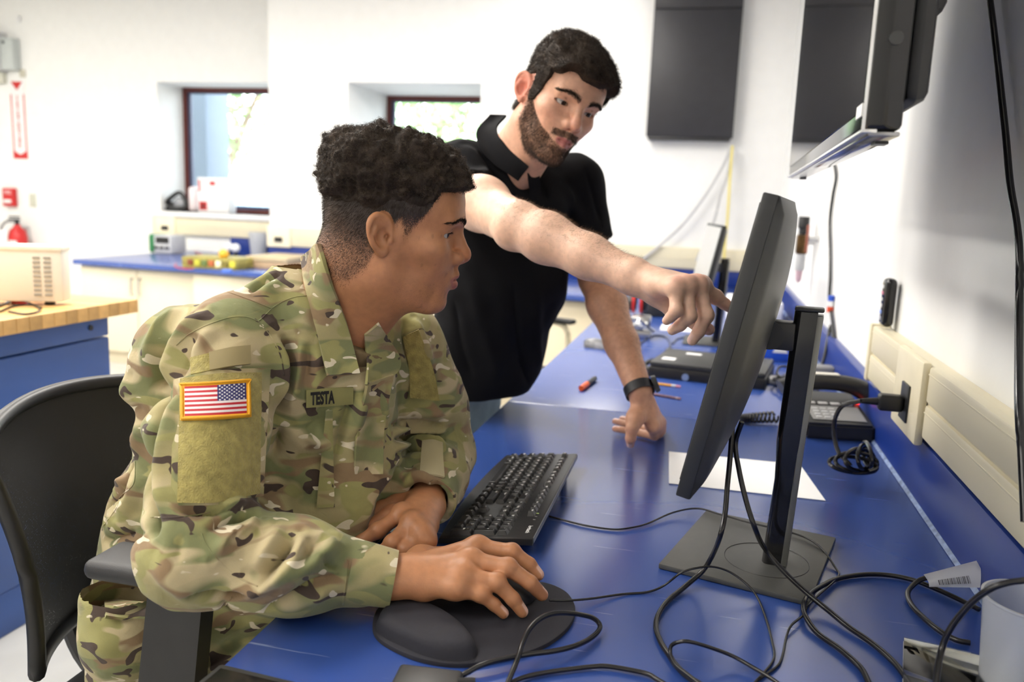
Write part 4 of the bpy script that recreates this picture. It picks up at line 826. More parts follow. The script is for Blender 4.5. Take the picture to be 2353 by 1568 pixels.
while u < .74:
    wd = rs.choice([.006, .010, .016]); q = [bm.verts.new(tagpt(a, b, .0012)) for a, b in ((u, .48), (u + wd, .48), (u + wd, .82), (u, .82))]; bm.faces.new(q); u += wd + rs.choice([.010, .016])
mk('barcode', bm, mat('barcode_grey', (.12, .12, .12), .7), t, ang=None)
a = np.array(onz(*c8(2353, 512), ZD + .045)); t = thing('power_connector', 'black moulded cord connector at the right frame edge', 'connector', tuple(a))
bm = BM(); cyl(bm, (-.035, -.004, 0), (.0, 0, 0), .0055, .0075, 14); cyl(bm, (0, 0, 0), (.05, .006, 0), .011, .013, 14)
for k in range(4): cyl(bm, (-.03 + .008 * k, -.0035, 0), (-.026 + .008 * k, -.003, 0), .0075 + .0005 * k, n=14)
mk('moulding', bm, M_BLACK, t)
# ------------------------------------------------------------------ chairs
def office_chair(label):
    t = thing('office_chair', label, 'chair'); return t
M_MESH = mat('chair_mesh', (.012, .012, .013), .6, vary=.1, vscale=300)
def chair_mesh_mat():
    m = M_MESH; tt = m.node_tree; b = tt.nodes['Principled BSDF']; tc = nd(tt, 'ShaderNodeTexCoord'); mp = nd(tt, 'ShaderNodeMapping'); mp.inputs['Scale'].default_value = (1, 300, 300)
    tt.links.new(tc.outputs['Object'], mp.inputs[0]); vo = nd(tt, 'ShaderNodeTexVoronoi'); vo.inputs['Scale'].default_value = 1.0; vo.inputs['Randomness'].default_value = 0.15; tt.links.new(mp.outputs[0], vo.inputs['Vector'])
    mr = nd(tt, 'ShaderNodeMapRange'); mr.inputs['From Min'].default_value = .24; mr.inputs['From Max'].default_value = .30; tt.links.new(vo.outputs['Distance'], mr.inputs['Value']); tt.links.new(mr.outputs[0], b.inputs['Alpha'])
chair_mesh_mat()
ch = thing('office_chair', 'black mesh-back office chair under the seated man', 'chair', (-.76, 1.17, 0)); of = ch.location
def backpt(s, v, off=0.0):
    zt = .905 + .022 * (1 - s * s); zb = .53 + .01 * s * s
    z = zb + (zt - zb) * v; lum = .035 * math.sin(math.pi * min(1, v * 1.15)) * (1 - .3 * s * s)
    hw = .212 + .022 * v
    return Vector((-1.035 + .085 * s * s + lum - .045 * v + off, 1.17 + hw * s, z))
bm = BM(); n = 24; g = [[bm.verts.new(backpt(-1 + 2 * i / n, j / 18)) for i in range(n + 1)] for j in range(19)]
for j in range(18):
    for i in range(n): bm.faces.new((g[j][i], g[j][i + 1], g[j + 1][i + 1], g[j + 1][i]))
mk('mesh_panel', bm, M_MESH, ch, ang=None, off=of)
edge = [backpt(-1 + 2 * i / n, 1) for i in range(n + 1)] + [backpt(1, 1 - j / 18) for j in range(1, 19)] + [backpt(1 - 2 * i / n, 0) for i in range(1, n + 1)] + [backpt(-1, j / 18) for j in range(1, 18)]
bm = BM(); tube(bm, edge, .0125, 10, True); mk('back_frame', bm, M_BLACK, ch, ang=None, off=of)
bm = BM(); box(bm, (-.99, .93, .41), (-.50, 1.41, .475), .03, 4); mk('seat', bm, mat('seat_fabric', (.012, .012, .013), .85, vary=.1, bump=.3, bscale=600), ch, off=of)
bm = BM(); tube(bm, spline([(-1.055, 1.17, .62), (-1.075, 1.17, .5), (-1.0, 1.17, .40), (-.8, 1.17, .395)], 6), .022, 10); mk('spine', bm, M_BLACK, ch, off=of)
for s in (-1, 1):
    y0, y1 = (.845, .925) if s < 0 else (1.415, 1.495)
    bm = BM(); box(bm, (-.762, y0, .772), (-.51, y1, .80), .013, 4); mk('armrest_pad', bm, mat('arm_pad', (.022, .022, .024), .5, bump=.15, bscale=900), ch, off=of)
    ya, yb = (.872, .902) if s < 0 else (1.44, 1.47); bm = BM(); vs = [(-.68, ya, .771), (-.60, ya, .771), (-.645, ya, .40), (-.735, ya, .40)]
    A = [bm.verts.new(v) for v in vs]; B = [bm.verts.new((v[0], yb, v[2])) for v in vs]; bm.faces.new(A); bm.faces.new(B[::-1])
    for i in range(4): bm.faces.new((A[i], B[i], B[(i + 1) % 4], A[(i + 1) % 4]))
    yc, yd = min(ya, 1.17 + s * .18), max(yb, 1.17 + s * .18)
    box(bm, (-.735, yc, .385), (-.645, yd, .405)); bmesh.ops.recalc_face_normals(bm, faces=bm.faces); mk('arm_support', bm, M_BLACK, ch, off=of)
bm = BM(); cyl(bm, (-.76, 1.17, .10), (-.76, 1.17, .405), .028, n=18); mk('gas_lift', bm, M_BLACK, ch, off=of)
for k in range(5):
    a = k * 2 * math.pi / 5 + .3; d = Vector((math.cos(a), math.sin(a), 0)); c0 = Vector((-.76, 1.17, 0)); bm = BM(); tube(bm, [c0 + Vector((0, 0, .11)), c0 + d * .15 + Vector((0, 0, .10)), c0 + d * .29 + Vector((0, 0, .075))], [.03, .025, .018], 8); lg = mk('base_leg', bm, M_BLACK, ch, off=of)
    bm = BM(); cc = c0 + d * .29; px_ = Vector((-d.y, d.x, 0)); cyl(bm, cc + Vector((0, 0, .03)) - px_ * .022, cc + Vector((0, 0, .03)) + px_ * .022, .0295, n=16); mk('caster', bm, M_BLACK, lg, off=of)
ch2 = thing('office_chair', 'dark grey chair with a cream frame beyond the standing man', 'chair', (-.78, 3.75, 0), (0, 0, math.radians(-20)))
bm = BM()
nb = 10; g = []
for j in range(9):
    v = j / 8; row = []
    for i in range(nb + 1):
        s = -1 + 2 * i / nb; row.append(bm.verts.new((-.20 + .05 * s * s - .05 * v, .22 * s * (1 - .1 * v * v), .50 + .50 * v)))
    g.append(row)
for j in range(8):
    for i in range(nb): bm.faces.new((g[j][i], g[j][i + 1], g[j + 1][i + 1], g[j + 1][i]))
bmesh.ops.solidify(bm, geom=bm.faces[:], thickness=.04); bmesh.ops.recalc_face_normals(bm, faces=bm.faces); mk('backrest', bm, mat('chair_grey', (.05, .05, .055), .8), ch2, ang=None)
bm = BM(); box(bm, (-.22, -.23, .41), (.26, .23, .48), .03, 4); mk('seat', bm, mat('chair_grey2', (.05, .05, .055), .8), ch2)
bm = BM(); tube(bm, spline([(-.28, .0, .75), (-.30, 0, .6), (-.27, 0, .45), (-.15, 0, .38), (0, 0, .37)], 6), .025, 10); mk('cream_frame', bm, M_CREAM, ch2)
for s in (-1, 1):
    bm = BM(); tube(bm, spline([(-.1, s * .2, .40), (.0, s * .27, .42), (.03, s * .28, .55), (.0, s * .28, .68), (-.2, s * .27, .69)], 6), .014, 8); mk('arm', bm, M_CREAM, ch2)
    bm = BM(); box(bm, (-.2, s * .28 - .03, .69), (.06, s * .28 + .03, .715), .01); mk('armrest_pad', bm, M_BLACK, ch2)
bm = BM(); cyl(bm, (0, 0, .1), (0, 0, .37), .028, n=16); mk('gas_lift', bm, M_BLACK, ch2)
for k in range(5):
    a = k * 2 * math.pi / 5; d = Vector((math.cos(a), math.sin(a), 0)); bm = BM(); tube(bm, [Vector((0, 0, .11)), d * .29 + Vector((0, 0, .075))], [.028, .018], 8); lg = mk('base_leg', bm, M_BLACK, ch2)
    bm = BM(); q = Vector((-d.y, d.x, 0)); cyl(bm, d * .29 + Vector((0, 0, .03)) - q * .02, d * .29 + Vector((0, 0, .03)) + q * .02, .0295, n=14); mk('caster', bm, M_BLACK, lg)
# ------------------------------------------------------------------ implicit-surface toolkit for bodies and clothes
def eul(a, b, c):
    ca, sa = math.cos(a), math.sin(a); cb, sb = math.cos(b), math.sin(b); cc, sc = math.cos(c), math.sin(c)
    return np.array([[ca, -sa, 0], [sa, ca, 0], [0, 0, 1]]) @ np.array([[cb, 0, sb], [0, 1, 0], [-sb, 0, cb]]) @ np.array([[1, 0, 0], [0, cc, -sc], [0, sc, cc]])
class Shape:
    def __init__(s): s.p = []
    def _add(s, fn, lo, hi, k, op): s.p.append((fn, np.asarray(lo, float), np.asarray(hi, float), k, op))
    def cone(s, a, b, ra, rb=None, k=.01, op='u', flat=None):
        """rounded cone a->b; flat=(axis, scale): thinner along axis by scale"""
        a = np.asarray(a, float); b = np.asarray(b, float); rb = ra if rb is None else rb; ab = b - a; L2 = max(ab @ ab, 1e-12); m = max(ra, rb)
        if flat is not None: fx = np.asarray(flat[0], float); fx = fx / np.linalg.norm(fx); fs = flat[1]
        def fn(X, Y, Z):
            px, py, pz = X - a[0], Y - a[1], Z - a[2]
            t = np.clip((px * ab[0] + py * ab[1] + pz * ab[2]) / L2, 0, 1)
            px, py, pz = px - t * ab[0], py - t * ab[1], pz - t * ab[2]
            q = px * px + py * py + pz * pz
            if flat is not None: c = px * fx[0] + py * fx[1] + pz * fx[2]; q = q + c * c * (fs * fs - 1)
            return np.sqrt(q) - (ra + (rb - ra) * t)
        s._add(fn, np.minimum(a, b) - m, np.maximum(a, b) + m, k, op); return s
    def chain(s, P, R, k=.01, op='u', flat=None):
        for i in range(len(P) - 1): s.cone(P[i], P[i + 1], R[i] if hasattr(R, '__len__') else R, R[i + 1] if hasattr(R, '__len__') else R, k, op, flat)
        return s
    def ell(s, c, r, k=.01, op='u', R=None, e=2.0):
        c = np.asarray(c, float); r = np.asarray(r, float); m = r.max() if R is not None else r
        def fn(X, Y, Z):
            x, y, z = X - c[0], Y - c[1], Z - c[2]
            if R is not None: x, y, z = R[0, 0] * x + R[1, 0] * y + R[2, 0] * z, R[0, 1] * x + R[1, 1] * y + R[2, 1] * z, R[0, 2] * x + R[1, 2] * y + R[2, 2] * z
            x, y, z = x / r[0], y / r[1], z / r[2]
            if e == 2.0:
                k0 = np.sqrt(x * x + y * y + z * z) + 1e-9; k1 = np.sqrt((x / r[0]) ** 2 + (y / r[1]) ** 2 + (z / r[2]) ** 2) + 1e-9
                return k0 * (k0 - 1) / k1
            k0 = (np.abs(x) ** e + np.abs(y) ** e + np.abs(z) ** e) ** (1 / e); return (k0 - 1) * r.min()
        s._add(fn, c - m, c + m, k, op); return s
    def raw(s, fn, lo, hi, k=.01, op='u'): s._add(fn, lo, hi, k, op); return s
    def grid(s, lo, hi, h):
        lo = np.asarray(lo, float); n = np.ceil((np.asarray(hi) - lo) / h).astype(int) + 1
        ax = [lo[i] + h * np.arange(n[i]) for i in range(3)]
        D = np.full(tuple(n), 1.0, np.float32)
        for fn, a, b, k, op in s.p:
            mg = k + 4 * h + .004
            i0 = np.maximum(np.floor((a - mg - lo) / h).astype(int), 0); i1 = np.minimum(np.ceil((b + mg - lo) / h).astype(int) + 1, n)
            if (i1 <= i0).any(): continue
            sl = tuple(slice(i0[i], i1[i]) for i in range(3))
            v = fn(ax[0][sl[0]][:, None, None].astype(np.float32), ax[1][sl[1]][None, :, None].astype(np.float32), ax[2][sl[2]][None, None, :].astype(np.float32))
            D[sl] = s.mix(D[sl], v, k, op)
        return D, lo, h
    @staticmethod
    def mix(d, v, k, op):
        if op == 'u':
            hh = np.maximum(k - np.abs(d - v), 0) / max(k, 1e-9); return np.minimum(d, v) - hh * hh * k * .25
        if op == 's': v = -v
        hh = np.maximum(k - np.abs(d - v), 0) / max(k, 1e-9); return np.maximum(d, v) + hh * hh * k * .25
    def mesh(s, lo, hi, h): return surfnet(*s.grid(lo, hi, h))
def surfnet(D, lo, h):
    S = D < 0
    c = np.zeros(tuple(np.array(D.shape) - 1), np.int8)
    for i in (0, 1):
        for j in (0, 1):
            for k in (0, 1): c += S[i:D.shape[0] - 1 + i, j:D.shape[1] - 1 + j, k:D.shape[2] - 1 + k]
    act = (c > 0) & (c < 8); I = np.argwhere(act); idx = np.full(act.shape, -1, np.int32); idx[act] = np.arange(len(I), dtype=np.int32)
    acc = np.zeros((len(I), 3)); cnt = np.zeros(len(I)); x, y, z = I[:, 0], I[:, 1], I[:, 2]
    for ax in range(3):
        o = [a for a in range(3) if a != ax]
        for u in (0, 1):
            for v in (0, 1):
                q = [x.copy(), y.copy(), z.copy()]; q[o[0]] = q[o[0]] + u; q[o[1]] = q[o[1]] + v
                d0 = D[q[0], q[1], q[2]]; q2 = list(q); q2[ax] = q2[ax] + 1; d1 = D[q2[0], q2[1], q2[2]]
                m = (d0 < 0) != (d1 < 0); t = d0 / np.where(m, d0 - d1, 1)
                p = np.zeros((len(I), 3)); p[:, ax] = t; p[:, o[0]] = u; p[:, o[1]] = v
                acc[m] += p[m]; cnt[m] += 1
    V = lo + h * (I + acc / cnt[:, None]); F = []
    for ax in range(3):
        o = [a for a in range(3) if a != ax]; sl0 = [slice(None)] * 3; sl1 = [slice(None)] * 3; sl0[ax] = slice(0, -1); sl1[ax] = slice(1, None)
        a, b = S[tuple(sl0)], S[tuple(sl1)]; E = np.argwhere(a != b)
        E = E[(E[:, o[0]] > 0) & (E[:, o[1]] > 0) & (E[:, o[0]] < D.shape[o[0]] - 1) & (E[:, o[1]] < D.shape[o[1]] - 1)]
        def cell(du, dv):
            q = E.copy(); q[:, o[0]] -= du; q[:, o[1]] -= dv; return idx[q[:, 0], q[:, 1], q[:, 2]]
        f = np.stack([cell(1, 1), cell(0, 1), cell(0, 0), cell(1, 0)], 1); ins = S[E[:, 0], E[:, 1], E[:, 2]]
        fl = ins if ax != 1 else ~ins
        f[~fl] = f[~fl][:, ::-1]; F.append(f)
    return V, np.concatenate(F)
def vnormals(V, F):
    n = np.cross(V[F[:, 2]] - V[F[:, 0]], V[F[:, 3]] - V[F[:, 1]]); N = np.zeros_like(V)
    for k in range(4): np.add.at(N, F[:, k], n)
    return N / (np.linalg.norm(N, axis=1)[:, None] + 1e-12)
def relax(V, F, it=1, w=.5):
    for _ in range(it):
        A = np.zeros_like(V); c = np.zeros(len(V))
        for k in range(4): np.add.at(A, F[:, k], V[F[:, (k + 1) % 4]] + V[F[:, (k - 1) % 4]]); np.add.at(c, F[:, k], 2)
        V = V * (1 - w) + w * A / c[:, None]
    return V
def vnoise(P, f, seed=0, oct=2):
    """smooth value noise on points"""
    out = 0; a = 1.0; tot = 0
    for o in range(oct):
        q = P * f * 2 ** o + 17.3 * (o + 1) + seed * 7.77; i = np.floor(q).astype(np.int64); t = q - i; t = t * t * (3 - 2 * t); v = 0
        for dx in (0, 1):
            for dy in (0, 1):
                for dz in (0, 1):
                    n = (i[:, 0] + dx) * 374761393 + (i[:, 1] + dy) * 668265263 + (i[:, 2] + dz) * 2147483647 + seed * 144269504
                    n = (n ^ (n >> 13)) * 1274126177; n = (n ^ (n >> 16)) & 0xffff
                    v = v + n / 65535.0 * (t[:, 0] if dx else 1 - t[:, 0]) * (t[:, 1] if dy else 1 - t[:, 1]) * (t[:, 2] if dz else 1 - t[:, 2])
        out = out + a * v; tot += a; a *= .5
    return out / tot
def sstep(a, b, x): t = np.clip((x - a) / (b - a), 0, 1); return t * t * (3 - 2 * t)
def segdist(P, poly):
    """distance of points to a polyline"""
    d = np.full(len(P), 9.0)
    for a, b in zip(poly[:-1], poly[1:]):
        ab = b - a; t = np.clip(((P - a) @ ab) / max(ab @ ab, 1e-12), 0, 1); d = np.minimum(d, np.linalg.norm(P - a - t[:, None] * ab, axis=1))
    return d
def setcol(o, C, name='Col'):
    at = o.data.attributes.new(name, 'FLOAT_COLOR', 'POINT'); c = np.ones((len(C), 4), np.float32); c[:, :C.shape[1]] = C; at.data.foreach_set('color', c.ravel())
def strands(name, P, N, L, r, m, parent, off=None, curl=0.0, rs=None, seg=4, droop=None, taper=.3):
    """fine hairs: P roots, N directions, L lengths; joined in one mesh"""
    n = len(P); a = np.cross(N, rs.normal(size=(n, 3))); a /= np.linalg.norm(a, axis=1)[:, None] + 1e-9; b = np.cross(N, a); ph = rs.uniform(0, 6.28, n); V = []
    for j in range(seg + 1):
        t = j / seg; c = P + N * (L * t)[:, None] + (a * np.cos(ph + t * 7)[:, None] + b * np.sin(ph + t * 7)[:, None]) * (curl * np.sqrt(t)) - (a * np.cos(ph)[:, None] + b * np.sin(ph)[:, None]) * curl * np.sqrt(t) * (1 - t)
        if droop is not None: c = c + droop * (t * t) * L[:, None]
        rr = r * (1 - (1 - taper) * t)
        for q in range(3): V.append(c + (a * math.cos(q * 2.094) + b * math.sin(q * 2.094)) * rr)
    V = np.stack(V, 1).reshape(-1, 3); F = []
    base = np.arange(n) * 3 * (seg + 1)
    for j in range(seg):
        for q in range(3): F.append(np.stack([base + 3 * j + q, base + 3 * j + (q + 1) % 3, base + 3 * (j + 1) + (q + 1) % 3, base + 3 * (j + 1) + q], 1))
    o = fromarr(name, V, np.concatenate(F), m, parent, None, off); return o
def sample_surface(V, F, wt, n, rs):
    a = V[F[:, 0]]; A = np.linalg.norm(np.cross(V[F[:, 2]] - a, V[F[:, 3]] - V[F[:, 1]]), axis=1) * .5 * wt[F].mean(1); A = A / A.sum()
    f = rs.choice(len(F), n, p=A); u, v = rs.random((2, n, 1)); q = F[f]
    return (V[q[:, 0]] * (1 - u) + V[q[:, 1]] * u) * (1 - v) + (V[q[:, 3]] * (1 - u) + V[q[:, 2]] * u) * v, f
def skin_mat(name, rough=.48, sss=.12):
    m = bpy.data.materials.new(name); m.use_nodes = True; t = m.node_tree; b = t.nodes['Principled BSDF']
    at = nd(t, 'ShaderNodeAttribute', attribute_name='Col'); st = nd(t, 'ShaderNodeAttribute', attribute_name='Stub'); tc = nd(t, 'ShaderNodeTexCoord')
    no = nd(t, 'ShaderNodeTexNoise'); no.inputs['Scale'].default_value = 90; no.inputs['Detail'].default_value = 5; t.links.new(tc.outputs['Object'], no.inputs['Vector'])
    mr = nd(t, 'ShaderNodeMapRange'); mr.inputs['From Min'].default_value = .3; mr.inputs['From Max'].default_value = .7; mr.inputs['To Min'].default_value = .90; mr.inputs['To Max'].default_value = 1.09; t.links.new(no.outputs['Fac'], mr.inputs['Value'])
    sc = nd(t, 'ShaderNodeVectorMath', operation='SCALE'); t.links.new(at.outputs['Color'], sc.inputs[0]); t.links.new(mr.outputs[0], sc.inputs['Scale'])
    # stubble: fine dark flecks, denser where Stub is high
    n2 = nd(t, 'ShaderNodeTexNoise'); n2.inputs['Scale'].default_value = 900; n2.inputs['Detail'].default_value = 2; t.links.new(tc.outputs['Object'], n2.inputs['Vector'])
    sp = nd(t, 'ShaderNodeSeparateColor'); t.links.new(st.outputs['Color'], sp.inputs[0])
    ad = nd(t, 'ShaderNodeMath', operation='MULTIPLY_ADD'); ad.inputs[1].default_value = .9; ad.inputs[2].default_value = -.80; t.links.new(sp.outputs[0], ad.inputs[0])
    a2 = nd(t, 'ShaderNodeMath', operation='ADD'); t.links.new(ad.outputs[0], a2.inputs[0]); t.links.new(n2.outputs['Fac'], a2.inputs[1])
    m2 = nd(t, 'ShaderNodeMapRange'); m2.inputs['From Min'].default_value = -.08; m2.inputs['From Max'].default_value = .32; t.links.new(a2.outputs[0], m2.inputs['Value'])
    mx = nd(t, 'ShaderNodeMix', data_type='RGBA'); hc = nd(t, 'ShaderNodeAttribute', attribute_name='HairCol'); t.links.new(m2.outputs[0], mx.inputs['Factor']); t.links.new(sc.outputs[0], mx.inputs['A']); t.links.new(hc.outputs['Color'], mx.inputs['B'])
    t.links.new(mx.outputs['Result'], b.inputs['Base Color'])
    b.inputs['Roughness'].default_value = rough; b.inputs['Subsurface Weight'].default_value = sss; b.inputs['Subsurface Radius'].default_value = (.011, .004, .002); b.inputs['Subsurface Scale'].default_value = .6
    n3 = nd(t, 'ShaderNodeTexNoise'); n3.inputs['Scale'].default_value = 500; n3.inputs['Detail'].default_value = 3; t.links.new(tc.outputs['Object'], n3.inputs['Vector'])
    bp = nd(t, 'ShaderNodeBump'); bp.inputs['Strength'].default_value = .16; bp.inputs['Distance'].default_value = .001; t.links.new(n3.outputs['Fac'], bp.inputs['Height']); t.links.new(bp.outputs[0], b.inputs['Normal'])
    return m
# ------------------------------------------------------------------ head (x forward, y left, z up, origin between the ears)
def head_shape(neck, P):
    g = P.get
    H = Shape()
    H.ell((-.003, 0, .045), (.0935, .0735, .083), k=.01)
    H.ell((.048, 0, .056), (.045, .056, .046), k=.03)
    H.ell((.042, 0, -.022), (.050, .053, .072), k=.03)
    for s in (-1, 1):
        H.cone((.004, s * .047, -.052), (.072, s * .016, -.086), .017, .015, k=.022)
        H.cone((.006, s * .052, .0), (.004, s * .048, -.05), .018, .017, k=.02)
        H.ell((.056, s * .045, -.004), (.026, .019, .016), k=.02)
        H.ell((.070, s * .027, -.022), (.018, .018, .020), k=.02)
        H.cone((.0905, s * .010, .039), (.076, s * .043, .040), .0105, .008, k=.014)
    H.ell((.083, 0, -.084), (.0195, .020, .0165), k=.016)
    H.ell((.086, 0, -.046), (.019, .027, .027), k=.016)
    # neck
    for (a, b, ra, rb, k) in neck: H.cone(a, b, ra, rb, k=k)
    for s in (-1, 1):
        H.ell((.1005, s * .032, .019), (.016, .0185, .0125), k=.014, op='s')
    # nose
    nw = g('nose_w', 1.0)
    H.cone((.0900, 0, .030), (.1085, 0, -.002), .0078, .0100, k=.010)
    H.ell((.1105, 0, -.0085), (.0120, .0115 * nw, .0108), k=.008)
    for s in (-1, 1):
        H.ell((.1005, s * .0130 * nw, -.0135), (.0108, .0080 * nw, .0092), k=.0045)
        H.cone((.099, s * .0125 * nw, -.012), (.080, s * .024, -.020), .006, .010, k=.012)
    H.cone((.109, 0, -.0165), (.101, 0, -.0225), .0052, .006, k=.005)
    for s in (-1, 1): H.ell((.1065, s * .0062 * nw, -.0210), (.0048, .0032, .0040), k=.003, op='s')
    # lips
    lf = g('lip', 1.0); mo = g('open', 0.0)
    for s in (-1, 1):
        H.cone((.1045, s * .003, -.0395), (.0925, s * .0205, -.0450), .0062 * lf, .0035, k=.004)
        H.cone((.1045, s * .002, -.0530 - mo), (.0915, s * .0205, -.0475 - mo * .4), .0070 * lf, .0038, k=.004)
    H.cone((.1015, 0, -.0250), (.1050, 0, -.0365), .0040, .0045, k=.006)
    P_ = [(.0895, -.0240, -.0468 - mo * .3), (.1035, -.010, -.0462 - mo * .5), (.1125, 0, -.0458 - mo * .5), (.1035, .010, -.0462 - mo * .5), (.0895, .0240, -.0468 - mo * .3)]
    H.chain([np.array(q) for q in P_], .0011 + mo * .6, k=.0026, op='s')
    # eyes: lids around the ball, slit cut out
    for s in (-1, 1):
        c = np.array((.0705, s * .0315, .0205))
        H.ell(c, (.0137, .0150, .0132), k=.005)
        op_ = g('eye_open', .0042)
        H.ell(c + np.array((.0105, s * .0035, g('eye_dz', -.001))), (.0125, .0155, op_), k=.0012, op='s', R=eul(s * .55, 0, 0))
        H.chain([c + np.array((.0085, -s * .0125, .0068)), c + np.array((.0125, 0, .0092)), c + np.array((.0065, s * .0125, .0066))], .0011, k=.003, op='s')
    # ears
    for s in (-1, 1):
        E = lambda x, y, z: np.array((-.010 + x * .90 - z * .16, s * (.0755 + y - x * .45), .002 + z * .84))
        H.ell(E(0, 0, .004), (.0180, .0068, .0275), k=.006, R=eul(-s * .42, -.18, 0))
        H.ell(E(.0, -.009, .004), (.017, .010, .026), k=.006)
        H.chain([E(.004, .003, .024), E(-.006, .0035, .026), E(-.0115, .0045, .017), E(-.012, .0045, .004)], .0052, k=.005)
        rim = [E(.012, .003, -.004), E(.014, .004, .016), E(.007, .006, .030), E(-.006, .0075, .0325), E(-.0155, .0085, .022), E(-.0165, .008, .004), E(-.011, .006, -.014), E(-.002, .003, -.024)]
        H.chain(spline(rim, 3), .0036, k=.003)
        H.ell(E(.002, .002, -.024), (.0075, .0045, .0085), k=.006)
        H.ell(E(.0045, .0085, -.001), (.0095, .0075, .0135), k=.003, op='s', R=eul(-s * .42, -.18, 0))
        H.ell(E(.0085, .005, .0), (.0035, .007, .005), k=.002, op='s')
        H.chain(spline([E(.009, .0105, .012), E(-.001, .0140, .019), E(-.0095, .0150, .013), E(-.0115, .0150, -.002)], 3), .0030, k=.003, op='s')
        H.ell(E(.0135, .004, -.004), (.0042, .0045, .0058), k=.003)
    return H
def make_head(P, neck, lo, hi, h=.0016):
    H = head_shape(neck, P); V, F = H.mesh(lo, hi, h); V = relax(V, F, 1, .4); return V, F
def lip_mask(V, mo=0.0):
    x, y, z = V[:, 0], V[:, 1], V[:, 2]; a = np.abs(y)
    up = -.0368 - .0060 * (a / .021) ** 2 + .0012 * np.exp(-(a / .003) ** 2) * -1; lo_ = -.0605 - mo + .0125 * (a / .021) ** 2.2
    return sstep(0, .0016, up - z) * sstep(0, .002, z - lo_) * sstep(.0235, .020, a) * sstep(.083, .088, x)
def brow_roots(s, n, rs, w=.005):
    u = rs.random(n); y = .009 + .046 * u; z = .0365 + .0085 * np.sin(np.clip(u * 1.2, 0, 1) * 2.2) - .006 * u * u + rs.normal(size=n) * w * .5 * (1 - .55 * u)
    return np.c_[np.full(n, .12), s * y, z], np.c_[.25 - .3 * u, s * (.6 + .4 * u), .45 - .75 * u]
# ------------------------------------------------------------------ seated man: head
SOL_R = eul(math.radians(22), math.radians(10.8), math.radians(4)); SOL_P = np.array([-.449, 1.112, 1.229])
def L2W(p, R, o): return np.asarray(p) @ R.T + o
def W2L(p, R, o): return (np.asarray(p) - o) @ R
SKIN1 = np.array(srgb(184, 128, 90)); HAIR1 = np.array((.012, .009, .007))
M_SKIN1 = skin_mat('skin_brown', .46, .10)
M_HAIR1 = mat('hair_black_brown', (.034, .023, .016), .6, spec=.22, vary=.6, vscale=40); M_HAIR1c = mat('hair_brown_highlights', (.11, .078, .052), .55, spec=.3, vary=.5, vscale=60); M_HAIR1b = mat('hair_fade', (.042, .028, .019), .6, spec=.2, vary=.3)
def eyeball(parent, c, R, o, look, off, iris=(.05, .025, .012)):
    m = bpy.data.materials.new('eye'); m.use_nodes = True; t = m.node_tree; b = t.nodes['Principled BSDF']; tc = nd(t, 'ShaderNodeTexCoord'); sx = nd(t, 'ShaderNodeSeparateXYZ'); t.links.new(tc.outputs['Object'], sx.inputs[0])
    cr = nd(t, 'ShaderNodeValToRGB'); e = cr.color_ramp.elements; e[0].position = 0; e[0].color = (.62, .58, .54, 1); e[1].position = 1; e[1].color = (.004, .004, .004, 1)
    a = cr.color_ramp.elements.new(.885); a.color = (.62, .58, .54, 1); a = cr.color_ramp.elements.new(.90); a.color = (*iris, 1); a = cr.color_ramp.elements.new(.968); a.color = (*iris, 1); a = cr.color_ramp.elements.new(.975); a.color = (.004, .004, .004, 1)
    ml = nd(t, 'ShaderNodeMath', operation='DIVIDE'); ml.inputs[1].default_value = .0122; t.links.new(sx.outputs['Z'], ml.inputs[0]); t.links.new(ml.outputs[0], cr.inputs[0]); t.links.new(cr.outputs[0], b.inputs['Base Color']); b.inputs['Roughness'].default_value = .08
    bm = BM(); bmesh.ops.create_uvsphere(bm, u_segments=28, v_segments=20, radius=.0122); ob = mk('eye', bm, m, parent, ang=None)
    wc = L2W(c, R, o) - np.asarray(off); d = Vector(R @ np.asarray(look, float)); ob.location = wc; ob.rotation_euler = d.to_track_quat('Z', 'Y').to_euler(); return ob
